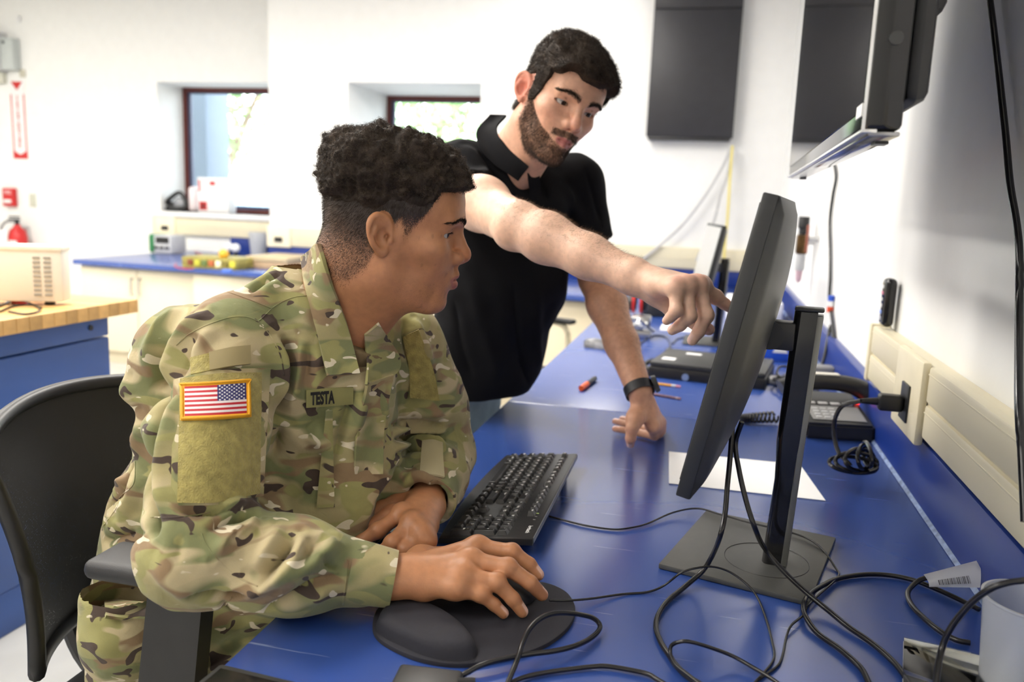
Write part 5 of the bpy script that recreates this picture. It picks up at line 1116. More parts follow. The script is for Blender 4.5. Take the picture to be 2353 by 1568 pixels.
def build_soldier_head(root, off):
    nb = W2L(np.array([-.585, 1.165, 1.085]), SOL_R, SOL_P); nf = W2L(np.array([-.545, 1.145, 1.05]), SOL_R, SOL_P)
    neck = [((-.022, 0, .0), (-.032, 0, -.05), .062, .060, .03), ((-.032, 0, -.05), nb, .059, .056, .02), ((.012, 0, -.075), nf, .044, .050, .03), ((-.01, 0, -.06), (nb + nf) / 2, .055, .056, .02)]
    sh = [W2L(np.array(q), SOL_R, SOL_P) for q in ((-.635, 1.05, 1.075), (-.525, 1.30, 1.05))]
    neck += [(nb, sh[0], .035, .028, .02), (nb, sh[1], .035, .028, .02)]
    P = dict(nose_w=1.18, lip=1.12, eye_open=.0040, eye_dz=-.0022)
    V, F = make_head(P, neck, (-.20, -.13, -.215), (.135, .13, .14)); x, y, z = V.T; a = np.abs(y)
    N = vnormals(V, F)
    # hair zones
    front = .083 - .25 * np.maximum(0, a - .035) ** 1.0                       # hairline height on the forehead
    temple_x = .047 - .02 * sstep(.075, .0, z)                                # hair begins behind this x at the temple
    back_low = np.interp(x, [-.11, -.08, -.045, -.02, -.005, .012, .022, .04, .05], [-.075, -.075, -.075, -.045, .012, .030, .004, .036, .058])
    inhair = np.where(x > .05, sstep(-.003, .003, z - front) * sstep(.055, .068, z), sstep(-.010, .010, z - back_low)) * sstep(.058, .052, np.where(z < .06, x, 0))
    ear = (a > .074) & (x > -.038) & (x < .012) & (z < .046) & (z > -.03)
    inhair = np.where(ear, 0, inhair)
    top = sstep(.034, .088, z - .2 * np.clip(x, -.1, .05) + (vnoise(V, 70, 12, 2) - .5) * .034)
    stub = inhair * np.clip(.46 + .62 * sstep(-.05, .05, z) + .2 * top - .42 * sstep(.0, .02, x) * sstep(.062, .02, z), 0, 1)
    jaw = sstep(-.03, -.06, z) * sstep(.0, .03, x) * .18 + .25 * np.exp(-((z + .032) / .006) ** 2) * sstep(.095, .1, x)
    stub = np.maximum(stub, jaw * (z > -.12))
    C = np.tile(SKIN1, (len(V), 1)); lm = lip_mask(V)
    C = C * (1 - lm[:, None]) + lm[:, None] * np.array(srgb(172, 104, 88))
    warm = np.exp(-(((x - .112) / .02) ** 2 + (y / .02) ** 2 + ((z + .01) / .014) ** 2)); C = C * (1 + warm[:, None] * np.array([.12, -.06, -.1]))
    sp = vnoise(V, 160, 3, 1); C = C * (1 - (.22 * sstep(.78, .9, sp) * (x > .04) * (z < .02))[:, None])
    W = L2W(V, SOL_R, SOL_P)
    tt_ = np.clip(sstep(-.04, .045, z), 0, 1)[:, None]; hairc = np.array(srgb(84, 61, 47)) * (1 - tt_) + np.array(srgb(46, 34, 27)) * tt_
    # hair shell: grown from the scalp
    th = top * inhair
    hm = inhair * top > .02; fm = hm[F].any(1); ids = np.unique(F[fm]); mp = np.full(len(V), -1); mp[ids] = np.arange(len(ids)); HV = V[ids].copy(); HF = mp[F[fm]]
    hx, hy, hz = HV.T; ha = np.abs(hy); t_ = th[ids]
    c = np.array([-.006, 0, .062]); d = HV - c; d /= np.linalg.norm(d, axis=1)[:, None]
    # target surface: squarish crown, flat on top
    rr = np.array([.106, .086, .0815]); e = 3.0; q = (np.abs(d[:, 0] / rr[0]) ** e + np.abs(d[:, 1] / rr[1]) ** e + np.abs(d[:, 2] / rr[2]) ** e) ** (-1 / e)
    target = c + d * q[:, None]; lump = (vnoise(HV, 42, 5, 2) - .5) * .020 + (np.abs(vnoise(HV, 110, 8, 2) - .5) - .12) * .026; target += d * lump[:, None]
    cur = np.linalg.norm(HV - c, axis=1); push = np.maximum(np.linalg.norm(target - c, axis=1) - cur, .003)
    HV2 = HV + d * (push * (sstep(0, 1.0, t_)))[:, None] - N[ids] * .001
    HW = L2W(HV2, SOL_R, SOL_P); hs = fromarr('hair', HW, HF, M_HAIR1, root, None, off)
    rs = np.random.default_rng(11)
    wt = np.zeros(len(HV2)); wt[:] = sstep(.1, .8, t_); P_, f = sample_surface(HW, HF, wt + 1e-6, 20000, rs); NN = vnormals(HW, HF)[HF[f]].mean(1); NN += rs.normal(size=NN.shape) * .8; NN /= np.linalg.norm(NN, axis=1)[:, None]
    strands('curls', P_[:14500] - NN[:14500] * .002, NN[:14500], rs.uniform(.003, .009, 14500), .00026, M_HAIR1, hs, off, .0030, rs, 5)
    up_ = NN[14500:]; strands('lighter_curls', P_[14500:] - up_ * .0015, up_, rs.uniform(.003, .008, len(up_)), .00022, M_HAIR1c, hs, off, .0032, rs, 5)  # lighter strands paint brown highlights into the hair
    wt = inhair * (1 - .6 * top) * (1 - .6 * sstep(.0, .02, x) * sstep(.062, .02, z)) ; P_, f = sample_surface(W, F, wt + 1e-9, 18000, rs); NN = vnormals(W, F)[F[f]].mean(1); dn = SOL_R @ np.array([-.3, 0, -1.0]); NN = NN * .7 + dn * .7 + rs.normal(size=NN.shape) * .2; NN /= np.linalg.norm(NN, axis=1)[:, None]
    zz_ = W2L(P_, SOL_R, SOL_P)[:, 2]; strands('faded_sides', P_, NN, .0022 + .0035 * sstep(-.03, .05, zz_) + rs.uniform(0, .001, len(P_)), .00016, M_HAIR1b, hs, off, .0004, rs, 2)
    bv = BVHTree.FromPolygons(V.tolist(), F.tolist())
    brow = []
    for s in (-1, 1):
        r_, d_ = brow_roots(s, 380, rs); pts = []; dr = []
        for p, dd in zip(r_, d_):
            h = bv.ray_cast(Vector(p), Vector((-1, 0, 0)))
            if h[0] is not None: pts.append(np.array(h[0])); nn_ = np.array(h[1]); dr.append(dd - nn_ * (dd @ nn_) + .12 * nn_)
        brow.append((np.array(pts), np.array(dr)))
    bp = np.concatenate([b[0] for b in brow]); bd = np.concatenate([b[1] for b in brow]); bd /= np.linalg.norm(bd, axis=1)[:, None]
    strands('eyebrows', L2W(bp, SOL_R, SOL_P), bd @ SOL_R.T, rs.uniform(.0045, .0075, len(bp)), .00028, M_HAIR1, root, off, .0006, rs, 2)
    lash = []
    for s in (-1, 1):
        u = rs.uniform(-1, 1, 60); c = np.array((.0705, s * .0315, .0205)); lash.append(np.c_[c[0] + .0125 - .005 * u * u, c[1] + u * .011, c[2] + .0022 - .002 * u * u])
    lp = np.concatenate(lash); ld = np.tile(np.array([1, 0, .15]), (len(lp), 1)) + rs.normal(size=lp.shape) * .2; ld /= np.linalg.norm(ld, axis=1)[:, None]
    strands('eyelashes', L2W(lp, SOL_R, SOL_P), ld @ SOL_R.T, rs.uniform(.004, .006, len(lp)), .00018, M_HAIR1, root, off, .0003, rs, 2)
    for s in (-1, 1): eyeball(root, (.0705, s * .0315, .0205), SOL_R, SOL_P, (1, -.32, -.06), off, (.030, .014, .007))
    return dict(V=W, F=F, C=C, stub=stub, hair=hairc)
# ------------------------------------------------------------------ hands
def hand(S, wrist, fingers, thumb, back, rf=1.0, web=.012):
    """wrist centre, fingers: 4 chains [MCP,PIP,DIP,TIP] (index..little), thumb chain [CMC,MCP,IP,TIP]; back: dorsal direction"""
    wrist = np.asarray(wrist, float); rad = [(.0102, .0094, .0082, .0070), (.0106, .0098, .0085, .0072), (.0100, .0092, .0080, .0068), (.0090, .0080, .0070, .0061)]
    for (f, r) in zip(fingers, rad):
        f = [np.asarray(q, float) for q in f]; r = [x * rf for x in r]
        S.cone(wrist + (f[0] - wrist) * .22, f[0], .0155 * rf, .0125 * rf, k=.014)
        S.cone(f[0], f[1], r[0], r[1] * .98, k=.007)
        S.cone(f[1], f[2], r[1] * 1.0, r[2] * .96, k=.004); S.cone(f[2], f[3], r[2] * .98, r[3], k=.004)
        S.ell(f[1] + back * .0012, np.full(3, r[1] * 1.02), k=.006)
        S.ell(f[0] + back * .002, np.full(3, r[0] * .98), k=.012)
    for a, b in zip(fingers[:-1], fingers[1:]):
        a0, b0 = np.asarray(a[0]), np.asarray(b[0]); S.cone(a0 * .94 + wrist * .06, b0 * .94 + wrist * .06, .0100 * rf, .0098 * rf, k=.010)
        S.cone((a0 + wrist) / 2 - back * .006, (b0 + wrist) / 2 - back * .006, .0135 * rf, .0135 * rf, k=.014)
    t = [np.asarray(q, float) for q in thumb]
    S.cone(wrist + (t[0] - wrist) * .4, t[0], .016 * rf, .0165 * rf, k=.016); S.cone(t[0], t[1], .0165 * rf, .0125 * rf, k=.014); S.cone(t[1], t[2], .0118 * rf, .0104 * rf, k=.006); S.cone(t[2], t[3], .0104 * rf, .0082 * rf, k=.004)
def hand_colors(V, N, C, fingers, thumb, backs, nailc, knucklec):
    """nails and knuckles as pigment on the finger"""
    for f, bk in zip(list(fingers) + [thumb], backs):
        f = [np.asarray(q, float) for q in f]; d = f[3] - f[2]; d = d / np.linalg.norm(d); bk = bk - d * (bk @ d); bk /= np.linalg.norm(bk); sd = np.cross(d, bk)
        q = V - (f[3] - d * .0015); u, v, w_ = q @ d, q @ sd, q @ bk
        m = sstep(.0088, .0078, np.abs(u + .001) ** 1) * sstep(.0058, .0048, np.abs(v)) * sstep(.0, .002, w_) * (np.linalg.norm(q, axis=1) < .02) * sstep(.0, .35, N @ bk)
        C[:] = C * (1 - m[:, None]) + m[:, None] * nailc
        for p in (f[1], f[2]):
            e = np.exp(-(np.linalg.norm(V - p - bk * .006, axis=1) / .0085) ** 2) * np.clip(N @ bk, 0, 1); C[:] = C * (1 - .35 * e[:, None]) + .35 * e[:, None] * knucklec
def P5(x, y, z): return onz(780 + .362 * x, 1000 + .362 * y, z)
# seated man, right hand on the mouse
SR_W = P5(330, 905, .797)
SR_F = [[P5(880, 712, .812), P5(1095, 745, .812), P5(1205, 822, .797), P5(1262, 888, .784)],
        [P5(835, 798, .815), P5(1070, 842, .814), P5(1210, 938, .796), P5(1285, 1015, .776)],
        [P5(790, 890, .807), P5(1000, 938, .802), P5(1100, 1040, .782), P5(1160, 1122, .765)],
        [P5(745, 975, .796), P5(900, 1015, .789), P5(980, 1076, .776), P5(1040, 1132, .7645)]]
SR_T = [P5(520, 800, .790), P5(720, 770, .775), P5(900, 800, .768), P5(1020, 820, .766)]
# seated man, left hand resting as a loose fist
SL_W = P5(545, 455, .803)
SL_F = [[P5(395, 500, .812), P5(240, 610, .797), P5(140, 672, .783), P5(70, 715, .772)],
        [P5(455, 560, .812), P5(335, 690, .793), P5(270, 745, .776), P5(330, 775, .766)],
        [P5(515, 620, .804), P5(420, 735, .784), P5(370, 775, .770), P5(430, 790, .764)],
        [P5(550, 680, .793), P5(495, 760, .776), P5(460, 790, .766), P5(500, 800, .763)]]
SL_T = [P5(400, 440, .797), P5(270, 475, .797), P5(155, 560, .787), P5(75, 632, .780)]
UP = np.array([0, 0, 1.0])
S_RS, S_RE = J(512, 775, 1.17), J(448, 1262, 1.03); S_LS, S_LE = J(925, 800, 1.42), J(1012, 1035, 1.47)
def soldier_skin_chunks():
    out = []
    for W_, Fg, Th, El in ((SR_W, SR_F, SR_T, S_RE), (SL_W, SL_F, SL_T, S_LE)):
        S = Shape(); W_ = np.asarray(W_); d = (np.asarray(El) - W_); d /= np.linalg.norm(d)
        S.cone(W_, W_ + d * .055, .0285, .027, k=.01, flat=(UP, 1.12)); hand(S, W_, Fg, Th, UP, 1.16 if W_ is not None else 1)
        S.cone((np.asarray(Th[1]) + Fg[0][0]) / 2, (np.asarray(Th[2]) + Fg[0][1]) / 2, .013, .010, k=.010)
        S.cone(W_, W_ * .75 + .25 * np.mean([f[0] for f in Fg], 0), .030, .028, k=.015, flat=(UP, 1.3))
        pts = np.array([W_ + d * .055] + [q for f in Fg for q in f] + list(Th)); V, F = S.mesh(pts.min(0) - .04, pts.max(0) + .04, .0016); V = relax(V, F, 1, .4); N = vnormals(V, F)
        C = np.tile(SKIN1, (len(V), 1)); palm = np.clip(-N[:, 2] * .6, 0, 1)
        hand_colors(V, N, C, Fg, Th, [UP] * 5, np.array(srgb(226, 186, 168)), SKIN1 * np.array([.72, .66, .62]))
        out.append((V, F, C))
    return out
# ------------------------------------------------------------------ camouflage cloth
def camo(name, scale=1.0, base=None, fuzz=0.0):
    m = bpy.data.materials.new(name); m.use_nodes = True; t = m.node_tree; b = t.nodes['Principled BSDF']; tc = nd(t, 'ShaderNodeTexCoord')
    at = nd(t, 'ShaderNodeAttribute', attribute_name='Rest')
    khaki, tan, green, brown, dark, cream = srgb(160, 150, 108), srgb(184, 170, 134), srgb(124, 127, 88), srgb(138, 116, 88), srgb(76, 64, 57), srgb(210, 200, 174)
    def noise(s, stretch, dist, off, det=1.2):
        mp = nd(t, 'ShaderNodeMapping'); mp.inputs['Scale'].default_value = stretch; mp.inputs['Location'].default_value = (off, off * .7, off * 1.3); t.links.new(at.outputs['Vector'], mp.inputs[0])
        n = nd(t, 'ShaderNodeTexNoise'); n.inputs['Scale'].default_value = s * scale; n.inputs['Detail'].default_value = det; n.inputs['Distortion'].default_value = dist; n.inputs['Roughness'].default_value = .45; t.links.new(mp.outputs[0], n.inputs['Vector']); return n.outputs['Fac']
    last = None
    def layer(col, fac, lo, hi):
        nonlocal last
        mr = nd(t, 'ShaderNodeMapRange'); mr.inputs['From Min'].default_value = lo; mr.inputs['From Max'].default_value = hi; t.links.new(fac, mr.inputs['Value'])
        mx = nd(t, 'ShaderNodeMix', data_type='RGBA'); mx.inputs['B'].default_value = (*col, 1)
        if last is None: mx.inputs['A'].default_value = (*khaki, 1)
        else: t.links.new(last, mx.inputs['A'])
        t.links.new(mr.outputs[0], mx.inputs['Factor']); last = mx.outputs['Result']
    layer(tan, noise(7, (1, 1, 1.3), .3, 3), .46, .58)
    layer(green, noise(10, (.7, .7, 1.5), .7, 11), .49, .56)
    layer(brown, noise(12, (.7, .7, 1.6), .8, 23), .555, .60)
    layer(srgb(150, 146, 96), noise(18, (.7, .7, 1.5), .6, 51), .56, .60)
    layer(dark, noise(22, (.8, .8, 1.4), .8, 37), .632, .642)
    layer(cream, noise(30, (.8, .8, 1.5), .6, 71), .66, .675)
    # weave
    n2 = nd(t, 'ShaderNodeTexNoise'); n2.inputs['Scale'].default_value = 1400; n2.inputs['Detail'].default_value = 2; t.links.new(tc.outputs['Object'], n2.inputs['Vector'])
    mr = nd(t, 'ShaderNodeMapRange'); mr.inputs['To Min'].default_value = .94; mr.inputs['To Max'].default_value = 1.20; t.links.new(n2.outputs['Fac'], mr.inputs['Value'])
    sc = nd(t, 'ShaderNodeVectorMath', operation='SCALE'); t.links.new(last, sc.inputs[0]); t.links.new(mr.outputs[0], sc.inputs['Scale']); t.links.new(sc.outputs[0], b.inputs['Base Color'])
    b.inputs['Roughness'].default_value = .85; b.inputs['Specular IOR Level'].default_value = .2; b.inputs['Sheen Weight'].default_value = .15
    bp = nd(t, 'ShaderNodeBump'); bp.inputs['Strength'].default_value = .25; bp.inputs['Distance'].default_value = .0006; t.links.new(n2.outputs['Fac'], bp.inputs['Height'])
    n3 = nd(t, 'ShaderNodeTexNoise'); n3.inputs['Scale'].default_value = 26; n3.inputs['Detail'].default_value = 3; n3.inputs['Distortion'].default_value = .6; t.links.new(at.outputs['Vector'], n3.inputs['Vector'])
    b2 = nd(t, 'ShaderNodeBump'); b2.inputs['Strength'].default_value = .35; b2.inputs['Distance'].default_value = .010; t.links.new(n3.outputs['Fac'], b2.inputs['Height']); t.links.new(bp.outputs[0], b2.inputs['Normal']); t.links.new(b2.outputs[0], b.inputs['Normal'])
    return m
M_CAMO = camo('camouflage_cloth', 1.2)
def setrest(o, Vr): at = o.data.attributes.new('Rest', 'FLOAT_VECTOR', 'POINT'); at.data.foreach_set('vector', np.asarray(Vr, np.float32).ravel())
# ------------------------------------------------------------------ cloth tools: features traced on the real surface
class Surf:
    def __init__(s, V, F): s.bv = BVHTree.FromPolygons(V.tolist(), F.tolist())
    def hit(s, x, y):
        d = ray(x, y); h = s.bv.ray_cast(Vector(CAMPOS), Vector(d)); return None if h[0] is None else (np.array(h[0]), np.array(h[1]))
    def line(s, pts, n=6):
        out = []
        for q in spline([np.array(p, float) for p in pts], n):
            h = s.hit(*q)
            if h is not None: out.append(h[0])
        return np.array(out)
def displace(V, N, surf, folds):
    """folds: (pixel polyline, amplitude, width) ridges(+)/creases(-) pressed into the cloth"""
    D = np.zeros(len(V))
    for pts, A, wd in folds:
        L = surf.line(pts, 4)
        if len(L) < 2: continue
        lo, hi = L.min(0) - 3 * wd, L.max(0) + 3 * wd; m = np.where(((V > lo) & (V < hi)).all(1))[0]
        if not len(m): continue
        d = segdist(V[m], L); e = np.minimum(np.linalg.norm(V[m] - L[0], axis=1), np.linalg.norm(V[m] - L[-1], axis=1))
        D[m] += A * (np.exp(-(d / wd) ** 2) if A > 0 else np.exp(-d / (wd * .62))) * sstep(-.2, 1.2, e / (2.5 * wd))
    return V + N * D[:, None]
def patch(name, surf, A, B, off, th, m, parent, origin, nu=14, nv=10, order=2, uv=False, rest=True, wob=0.0, ang=40, clamp=None):
    """cloth piece between two pixel polylines A (left/top edge) and B, laid on the surface and standing off it"""
    As = spline([np.array(p, float) for p in A], 12) if len(A) > 2 else [np.array(A[0]) + (np.array(A[1], float) - A[0]) * t for t in np.linspace(0, 1, 25)]
    Bs = spline([np.array(p, float) for p in B], 12) if len(B) > 2 else [np.array(B[0]) + (np.array(B[1], float) - B[0]) * t for t in np.linspace(0, 1, 25)]
    def at(S_, t): i = t * (len(S_) - 1); k = min(int(i), len(S_) - 2); return S_[k] + (S_[k + 1] - S_[k]) * (i - k)
    U, Vv, PX, Dp = [], [], [], []
    for j in range(nv + 1):
        for i in range(nu + 1):
            u, v = i / nu, j / nv; q = at(As, u) * (1 - v) + at(Bs, u) * v; h = surf.hit(*q); U.append(u); Vv.append(v); PX.append(q)
            Dp.append(np.nan if h is None else np.linalg.norm(h[0] - CAMPOS))
    U, Vv, Dp = np.array(U), np.array(Vv), np.array(Dp); T = [U ** a * Vv ** b for a in range(order + 1) for b in range(order + 1 - a)]; T = np.stack(T, 1)
    ok = ~np.isnan(Dp); co = np.linalg.lstsq(T[ok], Dp[ok], rcond=None)[0]; r = Dp[ok] - T[ok] @ co
    keep = np.abs(r) < 2.0 * np.std(r) + .004; co = np.linalg.lstsq(T[ok][keep], Dp[ok][keep], rcond=None)[0]
    dd = T @ co - off
    if clamp is not None:
        lim = np.where(ok, Dp, 9.0) - clamp; g = dd.reshape(nv + 1, nu + 1); lg = lim.reshape(nv + 1, nu + 1)
        for _ in range(6):
            g = np.minimum(g, lg); h_ = np.pad(g, 1, mode='edge'); g = .5 * g + .125 * (h_[:-2, 1:-1] + h_[2:, 1:-1] + h_[1:-1, :-2] + h_[1:-1, 2:])
        dd = np.minimum(g, lg).ravel()
    Vt = np.array([CAMPOS + ray(*q) * d for q, d in zip(PX, dd)])
    F = np.array([[j * (nu + 1) + i, j * (nu + 1) + i + 1, (j + 1) * (nu + 1) + i + 1, (j + 1) * (nu + 1) + i] for j in range(nv) for i in range(nu)])
    N = vnormals(Vt, F); f = np.sign(np.mean(np.sum(N * (CAMPOS - Vt), 1))); N = N * f
    if f < 0: F = F[:, ::-1]
    if wob: Vt = Vt + N * ((vnoise(Vt, 60, 4, 2) - .5) * wob)[:, None]
    n = len(Vt); Vb = Vt - N * th; edge = [j * (nu + 1) for j in range(nv + 1)], [j * (nu + 1) + nu for j in range(nv + 1)], list(range(nu + 1)), [nv * (nu + 1) + i for i in range(nu + 1)]
    FF = [F, (F + n)[:, ::-1]]
    for e in edge: e = np.array(e); FF.append(np.stack([e[:-1], e[1:], e[1:] + n, e[:-1] + n], 1))
    o = fromarr(name, np.concatenate([Vt, Vb]), np.concatenate(FF), m, parent, ang, origin)
    bm = bmesh.new(); bm.from_mesh(o.data); bmesh.ops.recalc_face_normals(bm, faces=bm.faces); bm.to_mesh(o.data); bm.free()
    if rest: setrest(o, np.concatenate([Vt, Vb]) + np.array([.37, .11, .53]) * (1 + len(name)))
    if uv: at_ = o.data.attributes.new('PUV', 'FLOAT_VECTOR', 'POINT'); at_.data.foreach_set('vector', np.tile(np.c_[U, Vv, 0 * U], (2, 1)).astype(np.float32).ravel())
    o['_g'] = 0; del o['_g']
    return o, (lambda u, v, e=0.0: (lambda q: CAMPOS + ray(*q) * (np.array([u ** a * v ** b for a in range(order + 1) for b in range(order + 1 - a)]) @ co - off - e))(at(As, u) * (1 - v) + at(Bs, u) * v))
def seam(name, surf, pts, r, m, parent, origin, rest=True, off=0.0):
    L = surf.line(pts, 8)
    if len(L) < 3: return
    L = L - np.array([ray(*pts[0])]) * off
    bm = BM(); tube(bm, L, r, 6); o = mk(name, bm, m, parent, None, origin)
    if rest: setrest(o, np.array([v.co[:] for v in o.data.vertices]) + np.asarray(origin))
# ------------------------------------------------------------------ seated man: uniform and body
S_F = np.array([.902, -.432, 0.0]); S_S = np.array([.432, .902, 0.0])
def A3(*q): return np.array(q, float)
def c1(*pts): return [(200 + .3655 * x, 560 + .3655 * y) for x, y in pts]
def c2(*pts): return [(200 + .324 * x, 1060 + .324 * y) for x, y in pts]
def c6(*pts): return [(640 + .351 * x, 650 + .351 * y) for x, y in pts]
SOLDIER = thing('person', 'man seated in the office chair, in camouflage uniform, right hand on the mouse', 'person', (-.76, 1.12, 0)); SO = np.array(SOLDIER.location)
def hemcut(c, d, R):
    c = np.asarray(c, float); d = np.asarray(d, float)
    def fn(X, Y, Z):
        px, py, pz = X - c[0], Y - c[1], Z - c[2]; t = px * d[0] + py * d[1] + pz * d[2]
        return np.maximum(-t, np.sqrt(np.maximum(px * px + py * py + pz * pz - t * t, 0)) - R)
    return fn
def jacket_shape():
    S = Shape(); T = [A3(-.815, 1.15, .60), A3(-.78, 1.155, .72), A3(-.705, 1.165, .86), A3(-.635, 1.165, .97), A3(-.595, 1.165, 1.035)]
    S.chain(T, [.165, .160, .165, .165, .115], k=.04, flat=(S_F, 1.30))
    S.cone(S_RS + A3(.012, .02, -.008), A3(-.60, 1.12, 1.080), .062, .050, k=.04); S.cone(S_LS + A3(-.01, -.02, 0), A3(-.58, 1.20, 1.085), .07, .052, k=.04)
    S.ell(J(400, 845, 1.24), (.062, .06, .085), k=.05)                       # loose cloth over the shoulder blade
    S.ell(J(495, 800, 1.24), (.055, .065, .055), k=.05)
    S.ell(J(800, 1060, 1.31), (.085, .10, .13), k=.05)
    S.ell(J(770, 1160, 1.29), (.10, .10, .07), k=.05)
    S.ell(A3(-.565, 1.165, .985), (.085, .11, .09), k=.05); S.cone(S_RS + A3(.02, .03, .03), J(702, 645, 1.24), .034, .030, k=.03)
    S.chain([S_RS + A3(0.006, 0, -.022), S_RS * .5 + S_RE * .5, S_RE], [.072, .070, .066], k=.03)
    S.ell(J(832, 880, 1.25), (.05, .05, .05), k=.03); S.chain([J(690, 640, 1.255), J(720, 720, 1.235), J(752, 800, 1.235)], [.040, .045, .05], k=.03)
    mid = S_RE * .5 + SR_W * .5 + A3(0, 0, -.004)
    S.chain([S_RE + A3(.0, 0, -.005), mid, SR_W + (S_RE - SR_W) * .05], [.067, .057, .0345], k=.025)
    S.chain([S_LS, S_LS * .5 + S_LE * .5, S_LE], [.076, .072, .062], k=.03); ml = S_LE * .5 + SL_W * .5
    S.chain([S_LE, ml, SL_W + (S_LE - SL_W) * .10], [.060, .054, .046], k=.02)
    for W_, El, rr in ((SR_W, S_RE, .030), (SL_W, S_LE, .034)):
        d = (np.asarray(El) - W_); d /= np.linalg.norm(d); c = np.asarray(W_) + d * (-.003 if rr < .032 else .016)
        S.raw(hemcut(c, -d, .075), c - .09, c + .09, .002, 's')
        S.cone(c - d * .05, c + d * .04, rr, rr, k=.003, op='s')
    nb = A3(-.592, 1.165, 1.07); S.cone(nb, np.array(SOL_P) + SOL_R @ A3(-.02, 0, -.03), .056, .062, k=.006, op='s'); S.cone(A3(-.545, 1.145, 1.045), np.array(SOL_P) + SOL_R @ A3(.03, 0, -.07), .040, .060, k=.015, op='s')
    # table and chair limit the cloth
    S.raw(lambda X, Y, Z: np.maximum(Z - (ZD + .0005), XD0 - .001 - X), A3(-.52, .3, .5), A3(0, 2, .753), .004, 's')
    return S
S_FOLDS = [
    ([(378, 900), (356, 980), (347, 1060), (346, 1150), (352, 1240)], -.020, .011), ([(395, 900), (376, 1000), (368, 1100), (372, 1200)], .005, .014),
    (c1((1010, 322), (1110, 245), (1235, 180)), -.010, .010), (c1((990, 310), (1100, 235), (1230, 180)), .003, .012), (c1((1040, 345), (1150, 270), (1260, 220)), .003, .012),
    (c1((620, 360), (480, 560), (430, 740), (440, 900)), .010, .022), (c1((660, 420), (520, 640), (470, 800), (480, 980)), -.013, .012), (c1((740, 420), (610, 600), (540, 760), (520, 900)), .008, .013), (c1((720, 560), (640, 700), (585, 860)), -.006, .009), (c1((830, 500), (700, 640), (650, 780)), .005, .012),
    (c1((300, 820), (290, 930), (360, 1030)), .010, .02), (c1((1225, 560), (1268, 700), (1265, 830), (1240, 950), (1175, 1160)), -.022, .012), (c1((1150, 560), (1215, 720), (1215, 900), (1180, 1080)), .010, .016), (c1((1330, 560), (1330, 740), (1290, 930), (1230, 1080)), .009, .014), (c1((1395, 600), (1385, 780), (1350, 900)), -.006, .010),
    (c1((1480, 640), (1420, 860)), .004, .012), (c1((1690, 900), (1640, 1060), (1600, 1200), (1540, 1380)), -.010, .012), (c1((1750, 930), (1700, 1080), (1640, 1260)), .009, .014), (c1((1300, 1190), (1400, 1150), (1480, 1090)), -.006, .008),
    (c1((1230, 1130), (1200, 1290), (1150, 1420)), -.016, .012), (c1((400, 1100), (350, 1250), (310, 1400)), .008, .02), (c1((440, 1120), (400, 1260), (370, 1420)), -.010, .014),
    (c2((1240, 400), (1100, 388), (960, 425), (830, 510)), -.010, .008), (c2((1270, 420), (1130, 470), (980, 590), (890, 700)), .009, .009), (c2((1200, 330), (1050, 320), (900, 360)), .008, .010), (c2((1180, 440), (1060, 520), (960, 640)), -.007, .007),
    (c2((1455, 520), (1440, 620), (1340, 750), (1210, 895)), -.014, .009), (c2((1500, 500), (1490, 620), (1400, 760), (1240, 880), (1020, 955)), .012, .011), (c2((1330, 450), (1330, 560), (1220, 720), (1120, 800)), .008, .012), (c2((1210, 905), (1010, 958), (800, 955), (650, 945)), -.010, .008), (c2((960, 985), (980, 1060), (1010, 1110)), -.006, .006),
    (c2((1840, 810), (1620, 860), (1420, 990), (1250, 1075)), -.010, .009), (c2((1790, 570), (1640, 690), (1480, 800), (1330, 900)), .010, .012), (c2((1830, 785), (1720, 730), (1600, 685)), -.010, .008), (c2((1760, 830), (1620, 930), (1470, 1000)), .007, .012), (c2((1740, 560), (1600, 540), (1520, 500)), .006, .010), (c2((1580, 560), (1560, 640), (1480, 740)), -.008, .008),
    (c2((600, 335), (850, 350), (1200, 320)), -.010, .009), (c2((480, 640), (560, 800), (720, 930), (900, 985)), .006, .014), (c2((700, 480), (640, 620), (660, 780)), -.004, .012),
    (c2((350, 0), (300, 180), (150, 320), (110, 500)), -.006, .006), (c2((420, 60), (330, 260), (200, 420)), .007, .016), (c2((230, 150), (200, 180), (330, 130)), .006, .012), (c2((60, 580), (200, 540), (400, 500)), -.008, .010),
    (c6((730, 940), (900, 905), (1090, 945)), -.008, .007), (c6((735, 985), (920, 945), (1100, 985)), .008, .007), (c6((740, 1035), (940, 985), (1110, 1030)), -.008, .007), (c6((745, 1085), (930, 1035), (1115, 1085)), .007, .007), (c6((750, 1130), (900, 1085), (1000, 1090)), -.006, .006), (c6((870, 870), (1000, 850), (1080, 890)), .007, .010), (c6((700, 1260), (860, 1180), (1040, 1200)), -.004, .008), (c6((770, 1350), (900, 1265), (1060, 1320)), .005, .008),
    (c6((640, 690), (600, 900), (560, 1100), (540, 1250)), -.008, .010), (c6((700, 700), (660, 900), (620, 1120)), .007, .012), (c6((880, 220), (940, 380), (1000, 560)), .006, .010), (c6((830, 230), (840, 420), (900, 600)), -.008, .010),
    (c6((60, 1010), (200, 1000), (330, 1080), (420, 1160)), .006, .014), (c6((0, 1300), (120, 1250), (240, 1240)), .006, .013), (c6((20, 1400), (140, 1370), (240, 1360)), -.005, .010),
]
def velcro(name, col):
    m = mat(name, col, .95, spec=.1, vary=.28, vscale=90, bump=1.0, bscale=420, vdetail=6); m.node_tree.nodes['Principled BSDF'].inputs['Sheen Weight'].default_value = .3; return m
